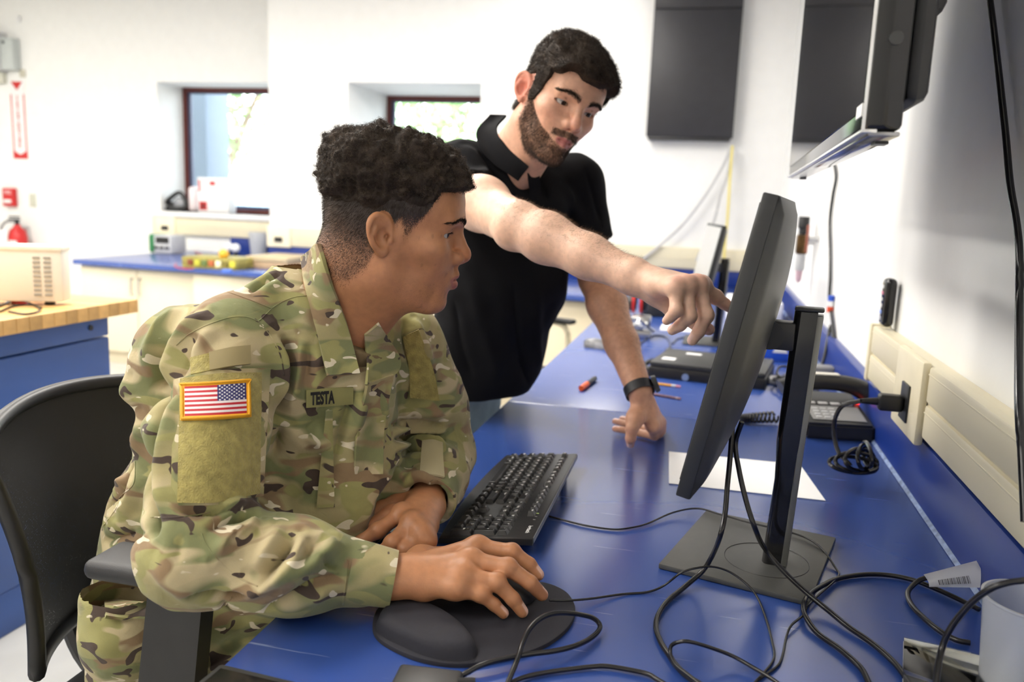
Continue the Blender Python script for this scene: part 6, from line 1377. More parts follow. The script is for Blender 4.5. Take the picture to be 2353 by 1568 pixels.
def flag_mat():
    m = bpy.data.materials.new('embroidered_flag'); m.use_nodes = True; t = m.node_tree; b = t.nodes['Principled BSDF']; at = nd(t, 'ShaderNodeAttribute', attribute_name='PUV'); sp = nd(t, 'ShaderNodeSeparateXYZ'); t.links.new(at.outputs['Vector'], sp.inputs[0])
    def mth(op, a, b_): 
        n = nd(t, 'ShaderNodeMath', operation=op)
        for i, q in enumerate((a, b_)):
            if isinstance(q, (int, float)): n.inputs[i].default_value = q
            elif q is not None: t.links.new(q, n.inputs[i])
        return n.outputs[0]
    u = mth('DIVIDE', mth('SUBTRACT', sp.outputs[0], .065), .87); v = mth('DIVIDE', mth('SUBTRACT', sp.outputs[1], .105), .79)
    st = mth('MODULO', mth('FLOOR', mth('MULTIPLY', v, 13.0), None), 2.0)
    mx = nd(t, 'ShaderNodeMix', data_type='RGBA'); mx.inputs['A'].default_value = (*srgb(190, 28, 44), 1); mx.inputs['B'].default_value = (*srgb(235, 226, 226), 1); t.links.new(st, mx.inputs['Factor'])
    can = mth('MULTIPLY', mth('GREATER_THAN', u, .53), mth('LESS_THAN', v, .538)); m2 = nd(t, 'ShaderNodeMix', data_type='RGBA'); m2.inputs['B'].default_value = (*srgb(38, 36, 104), 1); t.links.new(can, m2.inputs['Factor']); t.links.new(mx.outputs['Result'], m2.inputs['A'])
    ins = mth('MULTIPLY', mth('MULTIPLY', mth('GREATER_THAN', u, 0.0), mth('LESS_THAN', u, 1.0)), mth('MULTIPLY', mth('GREATER_THAN', v, 0.0), mth('LESS_THAN', v, 1.0)))
    m3 = nd(t, 'ShaderNodeMix', data_type='RGBA'); m3.inputs['A'].default_value = (*srgb(236, 172, 30), 1); t.links.new(ins, m3.inputs['Factor']); t.links.new(m2.outputs['Result'], m3.inputs['B']); t.links.new(m3.outputs['Result'], b.inputs['Base Color']); b.inputs['Roughness'].default_value = .6
    wv = nd(t, 'ShaderNodeTexWave'); wv.inputs['Scale'].default_value = 40; wv.inputs['Distortion'].default_value = 2; t.links.new(at.outputs['Vector'], wv.inputs['Vector']); bp = nd(t, 'ShaderNodeBump'); bp.inputs['Strength'].default_value = .25; bp.inputs['Distance'].default_value = .0008; t.links.new(wv.outputs['Fac'], bp.inputs['Height']); t.links.new(bp.outputs[0], b.inputs['Normal'])
    return m
def build_soldier():
    root = SOLDIER; off = SO
    hd = build_soldier_head(root, off); ch = soldier_skin_chunks()
    S = Shape()                                                          # hidden trunk and legs, so the body is whole
    S.chain([A3(-.81, 1.15, .52), A3(-.76, 1.155, .75), A3(-.665, 1.16, .96), A3(-.60, 1.16, 1.02)], [.11, .11, .12, .05], k=.03, flat=(S_F, 1.35))
    for a, b, c_, r in ((S_RS, S_RE, SR_W, .030), (S_LS, S_LE, SL_W, .030)):
        a, b, c_ = map(np.asarray, (a, b, c_)); S.cone(A3(-.60, 1.16, 1.02), a, .035, .03, k=.03); S.cone(a, b, r + .005, r - .006, k=.02); S.cone(b, c_ + (b - c_) * .3, r - .006, .020, k=.02)
    for hp, kn, an in (((-.78, 1.05, .53), (-.36, .985, .56), (-.40, .99, .10)), ((-.74, 1.27, .53), (-.32, 1.33, .56), (-.36, 1.34, .10))):
        S.cone(hp, kn, .078, .055, k=.02); S.cone(kn, an, .05, .035, k=.02)
    Vt, Ft = S.mesh((-1.0, .75, .03), (-.15, 1.55, 1.14), .010)
    Vs, Fs, Cs, St, Hc = [hd['V']], [hd['F']], [hd['C']], [hd['stub']], [hd['hair']]; n = len(hd['V'])
    for V, F, C in ch + [(Vt, Ft, np.tile(SKIN1, (len(Vt), 1)))]: Vs.append(V); Fs.append(F + n); Cs.append(C); St.append(np.zeros(len(V))); Hc.append(np.tile(HAIR1, (len(V), 1))); n += len(V)
    o = fromarr('body', np.concatenate(Vs), np.concatenate(Fs), M_SKIN1, root, None, off); setcol(o, np.concatenate(Cs)); setcol(o, np.repeat(np.concatenate(St)[:, None], 3, 1), 'Stub'); setcol(o, np.concatenate(Hc), 'HairCol')
    # jacket
    JS = jacket_shape(); V, F = JS.mesh((-1.02, .74, .56), (-.28, 1.56, 1.17), .0035); V = relax(V, F, 2, .5); N = vnormals(V, F); sf = Surf(V, F); rest = V.copy()
    w_ = V[:, 2] > ZD + .004
    V2 = displace(V, N, sf, [(p, a * 2.3, w * .9) for p, a, w in S_FOLDS])
    near = lambda c, r: np.exp(-(np.linalg.norm(V - np.asarray(c), axis=1) / r) ** 2)
    wk = np.clip(near(S_RE, .10) + near(S_LE, .12) + near(J(650, 950, 1.15), .09) + near(J(700, 1150, 1.2), .12) + near(J(330, 1100, 1.25), .12) + .25, 0, 1)
    ax = np.c_[V @ A3(.5, .5, .7), V @ A3(-.7, .7, 0) * .35, V @ A3(.5, .5, -.7) * .6]; rg = 1 - np.abs(2 * vnoise(ax, 34, 9, 2) - 1)
    V2 += N * (((rg - .6) * .006 * wk + (vnoise(V, 22, 2, 2) - .5) * .008) * w_)[:, None]; V2 = relax(V2, F, 1, .15)
    jk = fromarr('jacket', V2, F, M_CAMO, root, None, off); setrest(jk, rest); sf = Surf(V2, F)
    M_VEL = velcro('velcro_olive', srgb(164, 152, 92)); M_TAB = mat('tab_tan', srgb(152, 138, 98), .8, vary=.05, bump=.1); M_TAPE = mat('tape_olive', srgb(140, 136, 86), .85, vary=.14, vscale=30, bump=.2, bscale=700)
    pw = lambda *a, **k: patch(*a, **k)[0]
    pw('sleeve_pocket', sf, [(398, 872), (500, 850), (622, 846)], [(392, 1162), (500, 1160), (606, 1140)], .004, .004, M_CAMO, jk, off, 18, 16)
    pw('velcro_panel', sf, [(413, 870), (505, 858), (602, 856)], [(407, 1156), (500, 1155), (598, 1134)], .0085, .004, M_VEL, jk, off, 18, 16)
    fl, ft = patch('flag_patch', sf, [(413, 880), (495, 876), (576, 870)], [(414, 966), (496, 963), (578, 958)], .0125, .003, flag_mat(), jk, off, 20, 12, uv=True, rest=False)
    bm = BM()
    for r in range(9):
        for c_ in range(6 if r % 2 == 0 else 5):
            uu = .065 + .87 * (.53 + .47 * ((c_ + (.5 if r % 2 == 0 else 1.0)) / 6)); vv = .105 + .79 * .538 * (r + .6) / 9.2; P = []
            for k in range(10):
                a = math.pi * k / 5; rr = 1.0 if k % 2 == 0 else .42; P.append(ft(uu + math.sin(a) * rr * .0205, vv - math.cos(a) * rr * .0285 * 1.1, .0006))
            bm.faces.new([bm.verts.new(p) for p in P])
    so = mk('flag_stars', bm, mat('star_white', (.8, .8, .82), .7), jk, None, off); so['kind'] = 'stuff'
    bm = BM(); tube(bm, [ft(u, v, .0004) for u, v in [(i / 12, .045) for i in range(13)] + [(.97, .045 + .91 * i / 8) for i in range(1, 9)] + [(.97 - .94 * i / 12, .955) for i in range(1, 13)] + [(.03, .955 - .91 * i / 8) for i in range(1, 8)]], .0021, 6, True); mk('flag_border', bm, mat('flag_gold', srgb(238, 172, 28), .6, bump=.6, bscale=900), jk, None, off)
    pw('velcro_tab', sf, [(436, 822), (485, 810)], [(438, 860), (487, 850)], .006, .004, M_VEL, jk, off, 8, 6)
    pw('cloth_tab', sf, [(480, 809), (530, 798), (576, 793)], [(482, 850), (532, 841), (577, 836)], .009, .003, M_TAB, jk, off, 10, 6)
    nt, nf = patch('name_tape', sf, [(704, 898), (760, 893), (812, 891)], [(704, 938), (760, 934), (812, 930)], .006, .003, M_TAPE, jk, off, 12, 6)
    Vx, Fx = textmesh('TESTA', 1.0, 'LEFT', .05); x0, x1 = Vx[:, 0].min(), Vx[:, 0].max(); y0, y1 = Vx[:, 1].min(), Vx[:, 1].max()
    bm = BM(); addmesh(bm, [nf(.085 + .50 * (v[0] - x0) / (x1 - x0), .88 - .76 * (v[1] - y0) / (y1 - y0), .0009) for v in Vx], Fx); mk('name_lettering', bm, mat('thread_black', (.012, .011, .010), .8), jk, None, off)
    pw('pocket_welt', sf, [(749, 946), (738, 1050), (727, 1168)], [(764, 944), (766, 1050), (769, 1166)], .006, .004, M_CAMO, jk, off, 16, 5, wob=.003)
    pw('front_placket', sf, [(848, 880), (824, 980), (816, 1090)], [(905, 862), (884, 980), (880, 1090)], .007, .005, M_CAMO, jk, off, 16, 6, wob=.004)
    pw('velcro_panel', sf, [(925, 775), (940, 850), (942, 915)], [(962, 758), (996, 850), (1010, 922)], .006, .004, M_VEL, jk, off, 12, 6, order=2)
    pw('cloth_tab', sf, [(970, 1012), (995, 1010), (1016, 1016)], [(964, 1090), (995, 1090), (1022, 1096)], .006, .003, mat('tab_light', srgb(188, 178, 142), .85, vary=.06, bump=.2, bscale=700), jk, off, 8, 8, order=2)
    # cuffs
    for W_, El, r0, s0 in ((SR_W, S_RE, .0375, -.026), (SL_W, S_LE, .046, -.007)):
        W_ = np.asarray(W_); d = np.asarray(El) - W_; Ln = np.linalg.norm(d); d /= Ln; u = np.cross(d, UP); u /= np.linalg.norm(u); v = np.cross(u, d); bm = BM(); rows = []
        for s, r in ((.024, r0 - .0055), (.0225, r0 - .003), (.0225, r0), (.030, r0 + .001), (.055, r0 + .003), (.078, r0 + .005), (.079, r0 - .002)):
            rows.append([bm.verts.new(tuple(W_ + d * (s + s0) + (u * math.cos(a) + v * math.sin(a) * .95) * r * (1 + .03 * math.sin(3 * a + s * 60)))) for a in np.linspace(0, 2 * math.pi, 48, endpoint=False)])
        for A, B in zip(rows, rows[1:]):
            for k in range(48): bm.faces.new((A[k], A[(k + 1) % 48], B[(k + 1) % 48], B[k]))
        bmesh.ops.recalc_face_normals(bm, faces=bm.faces)
        for vv in bm.verts:
            if vv.co.z < ZD + .0012 and vv.co.x > XD0 - .02: vv.co.z = ZD + .0012
        rst = np.array([vv.co[:] for vv in bm.verts]); co_ = mk('cuff', bm, M_CAMO, jk, 60, off); setrest(co_, rst + np.array([.7, .2, .4]))
    # collar leaves stand off neck and chest
    neckV = np.concatenate([V2, hd['V']]); neckF = np.concatenate([F, hd['F'] + len(V2)]); sn = Surf(neckV, neckF)
    pw('collar', sn, [(690, 604), (704, 582), (724, 560)], [(706, 640), (726, 622), (745, 612)], .010, .005, M_CAMO, jk, off, 10, 6, order=2, wob=.002, clamp=.006)
    pw('collar', sn, [(690, 592), (698, 650), (724, 750), (755, 862)], [(728, 560), (756, 645), (798, 750), (828, 858)], .016, .006, M_CAMO, jk, off, 26, 8, order=3, wob=.002, clamp=.010)
    pw('collar', sn, [(844, 884), (846, 830), (838, 772)], [(858, 900), (922, 838), (872, 745)], .012, .004, M_CAMO, jk, off, 14, 8, order=1, wob=.002, clamp=.006)
    M_SEAM = M_CAMO
    for pts in (c1((795, 300), (870, 302), (1000, 345), (1160, 408)), c1((1165, 405), (1230, 365), (1310, 335), (1400, 325)), c1((1160, 410), (1110, 460), (1075, 490)), c1((1075, 488), (1000, 462), (900, 465), (760, 510), (640, 570), (560, 640)), c1((1075, 490), (1160, 590), (1215, 700), (1240, 830)), c2((450, 397), (600, 402), (760, 385), (875, 362)), c2((812, 512), (850, 600), (960, 730), (1080, 830), (1210, 890)), c2((345, 0), (330, 160), (240, 250), (210, 330), (110, 470)), c2((975, 1100), (985, 1020), (1030, 965)), c2((1850, 700), (1840, 820), (1815, 1020))):
        seam('seam', sf, pts, .0010, M_SEAM, jk, off, off=.0)
    # undershirt at the open neck
    U = Shape(); U.cone(A3(-.55, 1.15, 1.0), np.array(SOL_P) + SOL_R @ A3(.01, 0, -.10), .052, .050, k=.02)
    c = np.array(SOL_P) + SOL_R @ A3(-.01, 0, -.172); d = SOL_R @ A3(.25, 0, 1); d /= np.linalg.norm(d); U.raw(lambda X, Y, Z: -((X - c[0]) * d[0] + (Y - c[1]) * d[1] + (Z - c[2]) * d[2]), c - .2, c + .2, .002, 's')
    V, F = U.mesh((-.68, 1.02, .92), (-.45, 1.26, 1.17), .004); fromarr('undershirt', V, F, mat('undershirt_tan', srgb(120, 102, 72), .9), root, None, off)
    # trousers and boots
    T = Shape(); T.ell(A3(-.80, 1.15, .545), (.14, .20, .10), k=.05)
    for hp, kn, an in (((-.78, 1.045, .545), (-.36, .985, .575), (-.40, .99, .14)), ((-.74, 1.27, .545), (-.32, 1.33, .575), (-.36, 1.34, .14))):
        T.cone(hp, kn, .108, .080, k=.05); T.cone(kn, an, .078, .062, k=.03)
    T.ell(J(290, 1440, 1.17), (.07, .06, .09), k=.05)
    T.raw(lambda X, Y, Z: np.abs(Z - .3) - .17 - .2 * (X > -1), A3(0, 0, 0), A3(0, 0, 0), .001, 'x') if False else None
    V, F = T.mesh((-1.02, .80, .10), (-.18, 1.50, .72), .0055); V = relax(V, F, 2, .5); N = vnormals(V, F); rest = V.copy(); st = Surf(V, F)
    V = displace(V, N, st, [(c2((760, 1470), (900, 1390), (1180, 1190)), .008, .012), (c2((740, 1520), (960, 1400), (1150, 1260)), -.006, .01), (c2((100, 960), (250, 940), (440, 940)), .008, .014), (c2((130, 1110), (260, 1120), (440, 1120)), -.008, .008), (c2((70, 1180), (90, 1300), (100, 1420)), .012, .014), (c2((280, 1250), (180, 1340), (150, 1450)), .006, .012)])
    V = V + N * ((vnoise(V, 18, 6, 2) - .5) * .016)[:, None]; tr = fromarr('trousers', V, F, M_CAMO, root, None, off); setrest(tr, rest)
    st = Surf(V, F); pw('pocket_flap', st, c2((120, 960), (260, 985), (450, 1000)), c2((135, 1095), (270, 1112), (435, 1122)), .006, .004, M_CAMO, tr, off, 10, 6)
    for x, y in ((-.40, .99), (-.36, 1.34)):
        B = Shape(); B.cone((x - .01, y, .17), (x - .01, y, .06), .05, .048, k=.02); B.cone((x - .03, y, .045), (x + .14, y - .01, .04), .045, .042, k=.03); B.raw(lambda X, Y, Z: -(Z - .002) * -1 * -1, A3(x - .2, y - .1, -.1), A3(x + .3, y + .1, .01), .002, 's') if False else None
        V, F = B.mesh((x - .10, y - .08, .001), (x + .2, y + .07, .23), .006); V[:, 2] = np.maximum(V[:, 2], .001); fromarr('boot', V, F, mat('boot_tan', srgb(140, 115, 80), .8), root, None, off)
build_soldier()
# ------------------------------------------------------------------ standing man
MAN_R = eul(math.radians(-53.5), math.radians(22), math.radians(-17.7)); MAN_P = np.array([-.335, 1.733, 1.481])
SKIN2 = np.array(srgb(214, 166, 140)); M_SKIN2 = skin_mat('skin_light', .5, .12)
M_HAIR2 = mat('hair_dark_brown', (.034, .023, .016), .6, spec=.22, vary=.5, vscale=60); M_BEARD = mat('beard_brown', (.050, .028, .016), .55, vary=.4, vscale=60); M_ARMH = mat('arm_hair', (.22, .13, .07), .6, vary=.4, vscale=90)
MAN = thing('person', 'bearded man in a black polo shirt standing behind, pointing at the monitor', 'person', (-.62, 2.1, 0)); MO_ = np.array(MAN.location)
M_RS, M_RE, M_RW = J(1028, 428, 1.80), J(1190, 518, 1.53), J(1472, 643, 1.385)
M_LS, M_LE, M_LW = J(1322, 418, 1.93), J(1372, 640, 2.0), J(1470, 900, 1.82)
def P4(x, y, d): return J(1380 + .1615 * x, 600 + .1615 * y, d)
MR_F = [[P4(1440, 350, 1.345), P4(1640, 520, 1.36), P4(1765, 610, 1.365), P4(1865, 680, 1.37)],
        [P4(1390, 345, 1.322), P4(1500, 780, 1.318), P4(1400, 1000, 1.322), P4(1305, 1130, 1.328)],
        [P4(1225, 350, 1.308), P4(1262, 790, 1.300), P4(1135, 915, 1.31), P4(1020, 985, 1.318)],
        [P4(1060, 385, 1.298), P4(1075, 715, 1.288), P4(995, 800, 1.298), P4(940, 850, 1.305)]]
MR_T = [P4(800, 450, 1.375), P4(1050, 700, 1.365), P4(1380, 890, 1.355), P4(1540, 975, 1.352)]
def P7(x, y, z): return onz(1200 + .287 * x, 650 + .287 * y, z)
ML_F = [[P7(1040, 1150, .800), P7(1055, 1225, .766), P7(930, 1200, .764), P7(745, 1170, .766)],
        [P7(1065, 1140, .797), P7(1090, 1205, .764), P7(950, 1160, .763), P7(745, 1110, .765)],
        [P7(1085, 1130, .793), P7(1110, 1185, .763), P7(980, 1130, .762), P7(800, 1090, .763)],
        [P7(1100, 1120, .788), P7(1118, 1160, .762), P7(1010, 1100, .761), P7(880, 1075, .762)]]
ML_T = [P7(905, 1085, .822), P7(880, 1165, .803), P7(868, 1245, .780), P7(866, 1295, .763)]
def build_man():
    root, off = MAN, MO_; rs = np.random.default_rng(21)
    nbW = J(1150, 395, 1.88); nb = W2L(nbW, MAN_R, MAN_P); nf = W2L(J(1190, 420, 1.83), MAN_R, MAN_P)
    neck = [((-.022, 0, -.005), (-.03, 0, -.05), .056, .054, .03), ((-.03, 0, -.05), nb, .054, .055, .02), ((.01, 0, -.075), nf, .042, .036, .03)]
    sh = [W2L(q, MAN_R, MAN_P) for q in (M_RS + (nbW - M_RS) * .25, M_LS + (nbW - M_LS) * .25)]; neck += [(nb, sh[0], .035, .03, .03), (nb, sh[1], .035, .03, .03)]
    P = dict(nose_w=.95, lip=.80, open=.0008, eye_open=.0046, eye_dz=-.0022)
    V, F = make_head(P, neck, (-.26, -.20, -.26), (.135, .17, .14)); x, y, z = V.T; a = np.abs(y); N = vnormals(V, F)
    front = .074 - .35 * np.maximum(0, a - .030) + .010 * sstep(.02, .04, a) * sstep(.06, .045, a)
    back_low = np.interp(x, [-.11, -.08, -.045, -.025, -.012, .006, .014, .030, .045, .055], [-.055, -.055, -.05, -.025, .035, .042, -.012, -.005, .035, .055])
    inh = np.where(x > .052, sstep(-.003, .004, z - front) * sstep(.050, .062, z), sstep(-.004, .006, z - back_low)); ear = (a > .074) & (x > -.038) & (x < .012) & (z < .046) & (z > -.03); inh = np.where(ear, 0, inh)
    # beard: cheek line from sideburn to mouth corner, moustache, chin, down to the throat
    line = np.interp(x, [.010, .025, .045, .070, .090, .11], [.015, .0, -.020, -.035, -.044, -.052]); jawf = sstep(0, .008, line - z) * sstep(.004, .018, x + .25 * np.minimum(0, z + .05)) * sstep(-.122, -.100, z)
    mous = sstep(.0030, .0, np.abs(z + .0315 + .16 * a) - .0060) * sstep(.034, .028, a) * sstep(.078, .086, x)
    lm = lip_mask(V, P['open']) * sstep(.0215, .0175, a) * sstep(-.0575, -.0545, z); soul = sstep(.012, .008, a) * sstep(-.062, -.066, z) * sstep(-.085, -.08, z) * .3
    beard = np.clip(np.maximum(jawf, mous), 0, 1) * (1 - lm); beard *= np.where((a < .022) & (z > -.062) & (z < -.040), .25, 1) if False else 1
    near_mouth = sstep(.030, .022, a) * sstep(-.066, -.060, z) * sstep(-.036, -.040, z); beard = beard * (1 - .35 * near_mouth * (x > .08)); beard = np.maximum(beard, mous * (1 - lm))
    C = np.tile(SKIN2, (len(V), 1)); C = C * (1 - lm[:, None]) + lm[:, None] * np.array(srgb(190, 122, 116))
    for c_, s_, amt in (((.112, 0, -.008), .018, .35), ((-.012, -.08, .005), .036, .8), ((.07, -.04, -.01), .025, .22), ((.07, .04, -.01), .025, .22)):
        e = np.exp(-(np.linalg.norm(V - np.array(c_), axis=1) / s_) ** 2) * amt; C = C * (1 - e[:, None]) + e[:, None] * np.array(srgb(218, 122, 104))
    stub = np.maximum(inh * .9, beard * .62); W = L2W(V, MAN_R, MAN_P); hairc = np.where((inh > .05)[:, None], np.array(srgb(40, 31, 27)), np.array(srgb(112, 78, 56)))
    # hair shell
    hm = inh > .05; fm = hm[F].any(1); ids = np.unique(F[fm]); mp = np.full(len(V), -1); mp[ids] = np.arange(len(ids)); HV = V[ids].copy(); HF = mp[F[fm]]; t_ = inh[ids]; hz = HV[:, 2]; hx = HV[:, 0]
    th = .0045 + .016 * sstep(.04, .11, hz + .2 * np.maximum(0, hx)) + .006 * sstep(.03, .09, hx); wv = vnoise(HV * np.array([1, 1.6, 1]), 48, 4, 2) - .5
    HV2 = HV + N[ids] * ((th + wv * .016 * sstep(.05, .10, hz)) * sstep(.1, .9, t_))[:, None] + np.array([1.0, 0, 0]) * (.008 * sstep(.055, .085, hx) * sstep(.06, .09, hz) * t_)[:, None] - N[ids] * .0008
    HW = L2W(HV2, MAN_R, MAN_P); hs = fromarr('hair', HW, HF, M_HAIR2, root, None, off)
    P_, f = sample_surface(HW, HF, sstep(.3, .9, t_) + 1e-6, 17000, rs); NN = vnormals(HW, HF)[HF[f]].mean(1) * .55 + (MAN_R @ A3(.45, 0, -.25)) + rs.normal(size=(len(P_), 3)) * .4; NN /= np.linalg.norm(NN, axis=1)[:, None]
    strands('strands', P_ - NN * .001, NN, rs.uniform(.005, .011, len(P_)), .00035, M_HAIR2, hs, off, .0014, rs, 4)
    P_, f = sample_surface(W, F, beard ** 1.5 + 1e-9, 9000, rs); NN = vnormals(W, F)[F[f]].mean(1) * .6 + (MAN_R @ A3(.1, 0, -.8)) + rs.normal(size=(len(P_), 3)) * .35; NN /= np.linalg.norm(NN, axis=1)[:, None]
    strands('beard', P_, NN, rs.uniform(.003, .006, len(P_)), .00022, M_BEARD, root, off, .0006, rs, 3)
    bv = BVHTree.FromPolygons(V.tolist(), F.tolist()); bp, bd = [], []
    for s in (-1, 1):
        r_, d_ = brow_roots(s, 520, rs, .0065)
        for p, dd in zip(r_, d_):
            h = bv.ray_cast(Vector(p), Vector((-1, 0, 0)))
            if h[0] is not None: nn_ = np.array(h[1]); bp.append(np.array(h[0])); bd.append(dd - nn_ * (dd @ nn_) + .15 * nn_)
    bp, bd = np.array(bp), np.array(bd); bd /= np.linalg.norm(bd, axis=1)[:, None]; strands('eyebrows', L2W(bp, MAN_R, MAN_P), bd @ MAN_R.T, rs.uniform(.005, .008, len(bp)), .00024, M_HAIR2, root, off, .0006, rs, 2)
    for s in (-1, 1): eyeball(root, (.0705, s * .0315, .0205), MAN_R, MAN_P, (1, .10, -.22), off, (.05, .028, .014))
    lash = []
    for s in (-1, 1):
        u = rs.uniform(-1, 1, 60); c = np.array((.0705, s * .0315, .0205)); lash.append(np.c_[c[0] + .0125 - .005 * u * u, c[1] + u * .011, c[2] + .0012 - .002 * u * u])
    lp = np.concatenate(lash); ld = np.tile(np.array([1, 0, -.15]), (len(lp), 1)) + rs.normal(size=lp.shape) * .2; ld /= np.linalg.norm(ld, axis=1)[:, None]; strands('eyelashes', L2W(lp, MAN_R, MAN_P), ld @ MAN_R.T, rs.uniform(.004, .006, len(lp)), .0002, M_HAIR2, root, off, .0003, rs, 2)
    chunks = [(W, F, C, stub, hairc)]
    # right arm, pointing
    S = Shape(); up = M_RE - M_RS; fo = M_RW - M_RE; fd = fo / np.linalg.norm(fo); side = np.cross(fd, UP); side /= np.linalg.norm(side)
    S.chain([M_RS, M_RS + up * .5, M_RE], [.052, .050, .042], k=.02); S.ell(M_RS + up * .55 + A3(0, 0, .008), (.05, .05, .047), k=.03)
    S.chain([M_RE, M_RE + fo * .25, M_RE + fo * .6, M_RW - fo * .05, M_RW], [.0415, .0445, .037, .0285, .0275], k=.02); S.ell(M_RE + A3(-.012, -.005, -.016), (.026, .026, .026), k=.02); S.ell(M_RW - fo * .04 + A3(0, -.012, .014), (.014, .014, .012), k=.015)
    bk = np.cross(np.asarray(MR_F[3][0]) - MR_F[1][0], np.asarray(MR_F[2][0]) - M_RW); bk /= np.linalg.norm(bk); bk = bk if bk @ (CAMPOS - MR_F[2][0]) > 0 or bk[2] > 0 else -bk
    if bk[2] < 0: bk = -bk
    hand(S, M_RW, MR_F, MR_T, bk, 1.22); pts = np.array([M_RS, M_RE, M_RW] + [q for f_ in MR_F for q in f_] + MR_T)
    Va, Fa = S.mesh(pts.min(0) - .065, pts.max(0) + .065, .0021); Va = relax(Va, Fa, 1, .4); Na = vnormals(Va, Fa); Ca = np.tile(np.array(srgb(228, 188, 164)), (len(Va), 1))  # paler skin than the face paints in the bright light on this arm
    fb = [CAMPOS - f_[2] for f_ in MR_F]; hand_colors(Va, Na, Ca, MR_F, MR_T, [UP + .5 * (b_ / np.linalg.norm(b_)) for b_ in fb] + [A3(.6, -.5, .3)], np.array(srgb(236, 200, 188)), np.array(srgb(226, 150, 138)))
    for f_ in MR_F: 
        e = np.exp(-(np.linalg.norm(Va - np.asarray(f_[0]) - bk * .01, axis=1) / .012) ** 2) * .5; Ca = Ca * (1 - e[:, None]) + e[:, None] * np.array(srgb(228, 146, 134))
    chunks.append((Va, Fa, Ca, np.zeros(len(Va)), np.tile(HAIR1, (len(Va), 1))))
    # left arm, leaning on the knuckles
    S = Shape(); up2 = M_LE - M_LS; fo2 = M_LW - M_LE; S.chain([M_LS, M_LS + up2 * .5, M_LE], [.044, .044, .043], k=.02); S.chain([M_LE, M_LE + fo2 * .25, M_LE + fo2 * .6, M_LW], [.043, .0455, .037, .0285], k=.02)
    bk2 = A3(.75, .3, .6); bk2 /= np.linalg.norm(bk2); W0 = M_LW + (np.mean([f_[0] for f_ in ML_F], 0) - M_LW) * .15
    hand(S, W0, ML_F, ML_T, bk2, 1.1); pts = np.array([M_LS, M_LE, M_LW] + [q for f_ in ML_F for q in f_] + ML_T)
    S.raw(lambda X, Y, Z: Z - (ZD + .0006) + 0 * X + 0 * Y, A3(-.5, 1.5, .6), A3(.2, 2.2, .751), .001, 's')
    Vb, Fb = S.mesh(np.maximum(pts.min(0) - .065, A3(-9, -9, ZD - .01)), pts.max(0) + .065, .0024); Vb = relax(Vb, Fb, 1, .4); Vb[:, 2] = np.maximum(Vb[:, 2], ZD + .0006); Nb = vnormals(Vb, Fb); Cb = np.tile(SKIN2 * np.array([.92, .86, .80]), (len(Vb), 1))  # browner skin paints in the shade on this arm, and its hair
    hand_colors(Vb, Nb, Cb, ML_F, ML_T, [UP] * 4 + [A3(0, -.6, .7)], np.array(srgb(236, 200, 188)), np.array(srgb(220, 150, 138)))
    chunks.append((Vb, Fb, Cb, np.zeros(len(Vb)), np.tile(HAIR1, (len(Vb), 1))))
    # arm hair
    for (VV, FF, e0, w0, n, wt_up) in ((Va, Fa, M_RE, M_RW, 2600, True), (Vb, Fb, M_LE, M_LW, 2600, False)):
        ax = w0 - e0; t = ((VV - e0) @ ax) / (ax @ ax); NNv = vnormals(VV, FF); wt = sstep(-.25, .1, t) * sstep(1.0, .9, t) * np.clip(.25 + NNv @ (UP if wt_up else A3(.8, -.3, .3)), 0, 1); P_, f = sample_surface(VV, FF, wt + 1e-9, n, rs)
        NN = NNv[FF[f]].mean(1) * .5 + ax / np.linalg.norm(ax) * .7 + rs.normal(size=(n, 3)) * .3; NN /= np.linalg.norm(NN, axis=1)[:, None]; strands('arm_hair', P_, NN, rs.uniform(.005, .010, n), .00010, M_ARMH, root, off, .0007, rs, 3)
    # hidden trunk and legs
    FM = A3(.77, -.64, 0); TR = [J(1105, 950, 2.12), J(1120, 800, 2.08), J(1165, 620, 1.99), J(1165, 440, 1.90)]; TR[0][0] = min(TR[0][0], -.63)
    S = Shape(); S.chain(TR, [.05, .07, .12, .08], k=.03, flat=(FM, 1.35)); S.cone(TR[3], M_RS, .06, .05, k=.03); S.cone(TR[3], M_LS, .06, .05, k=.03)
    LEGS = (((-.64, 2.02, .80), (-.65, 1.98, .46), (-.68, 2.02, .08)), ((-.66, 2.20, .80), (-.64, 2.26, .46), (-.66, 2.32, .08)))
    for h_, k_, a_ in LEGS: S.cone(h_, k_, .07, .05, k=.03); S.cone(k_, a_, .048, .035, k=.02)
    Vt, Ft = S.mesh((-.95, 1.5, .03), (-.05, 2.5, 1.5), .010); chunks.append((Vt, Ft, np.tile(SKIN2, (len(Vt), 1)), np.zeros(len(Vt)), np.tile(HAIR1, (len(Vt), 1))))
    n = 0; Vs, Fs = [], []
    for c_ in chunks: Vs.append(c_[0]); Fs.append(c_[1] + n); n += len(c_[0])
    o = fromarr('body', np.concatenate(Vs), np.concatenate(Fs), M_SKIN2, root, None, off); setcol(o, np.concatenate([c_[2] for c_ in chunks])); setcol(o, np.repeat(np.concatenate([c_[3] for c_ in chunks])[:, None], 3, 1), 'Stub'); setcol(o, np.concatenate([c_[4] for c_ in chunks]), 'HairCol')
    # polo shirt
    S = Shape(); S.chain(TR, [.150, .148, .160, .118], k=.05, flat=(FM, 1.28)); S.cone(TR[3] + A3(0, 0, .01), M_RS, .072, .070, k=.04); S.cone(TR[3] + A3(0, 0, .01), M_LS, .072, .060, k=.04)
    rE = M_RS + up * .40; S.cone(M_RS, rE, .066, .061, k=.03); S.ell(J(1062, 385, 1.84), (.062, .062, .060), k=.04); S.ell(J(1228, 470, 1.87), (.075, .075, .075), k=.04); lE = M_LS + up2 * .66; S.cone(M_LS, lE, .062, .059, k=.03)
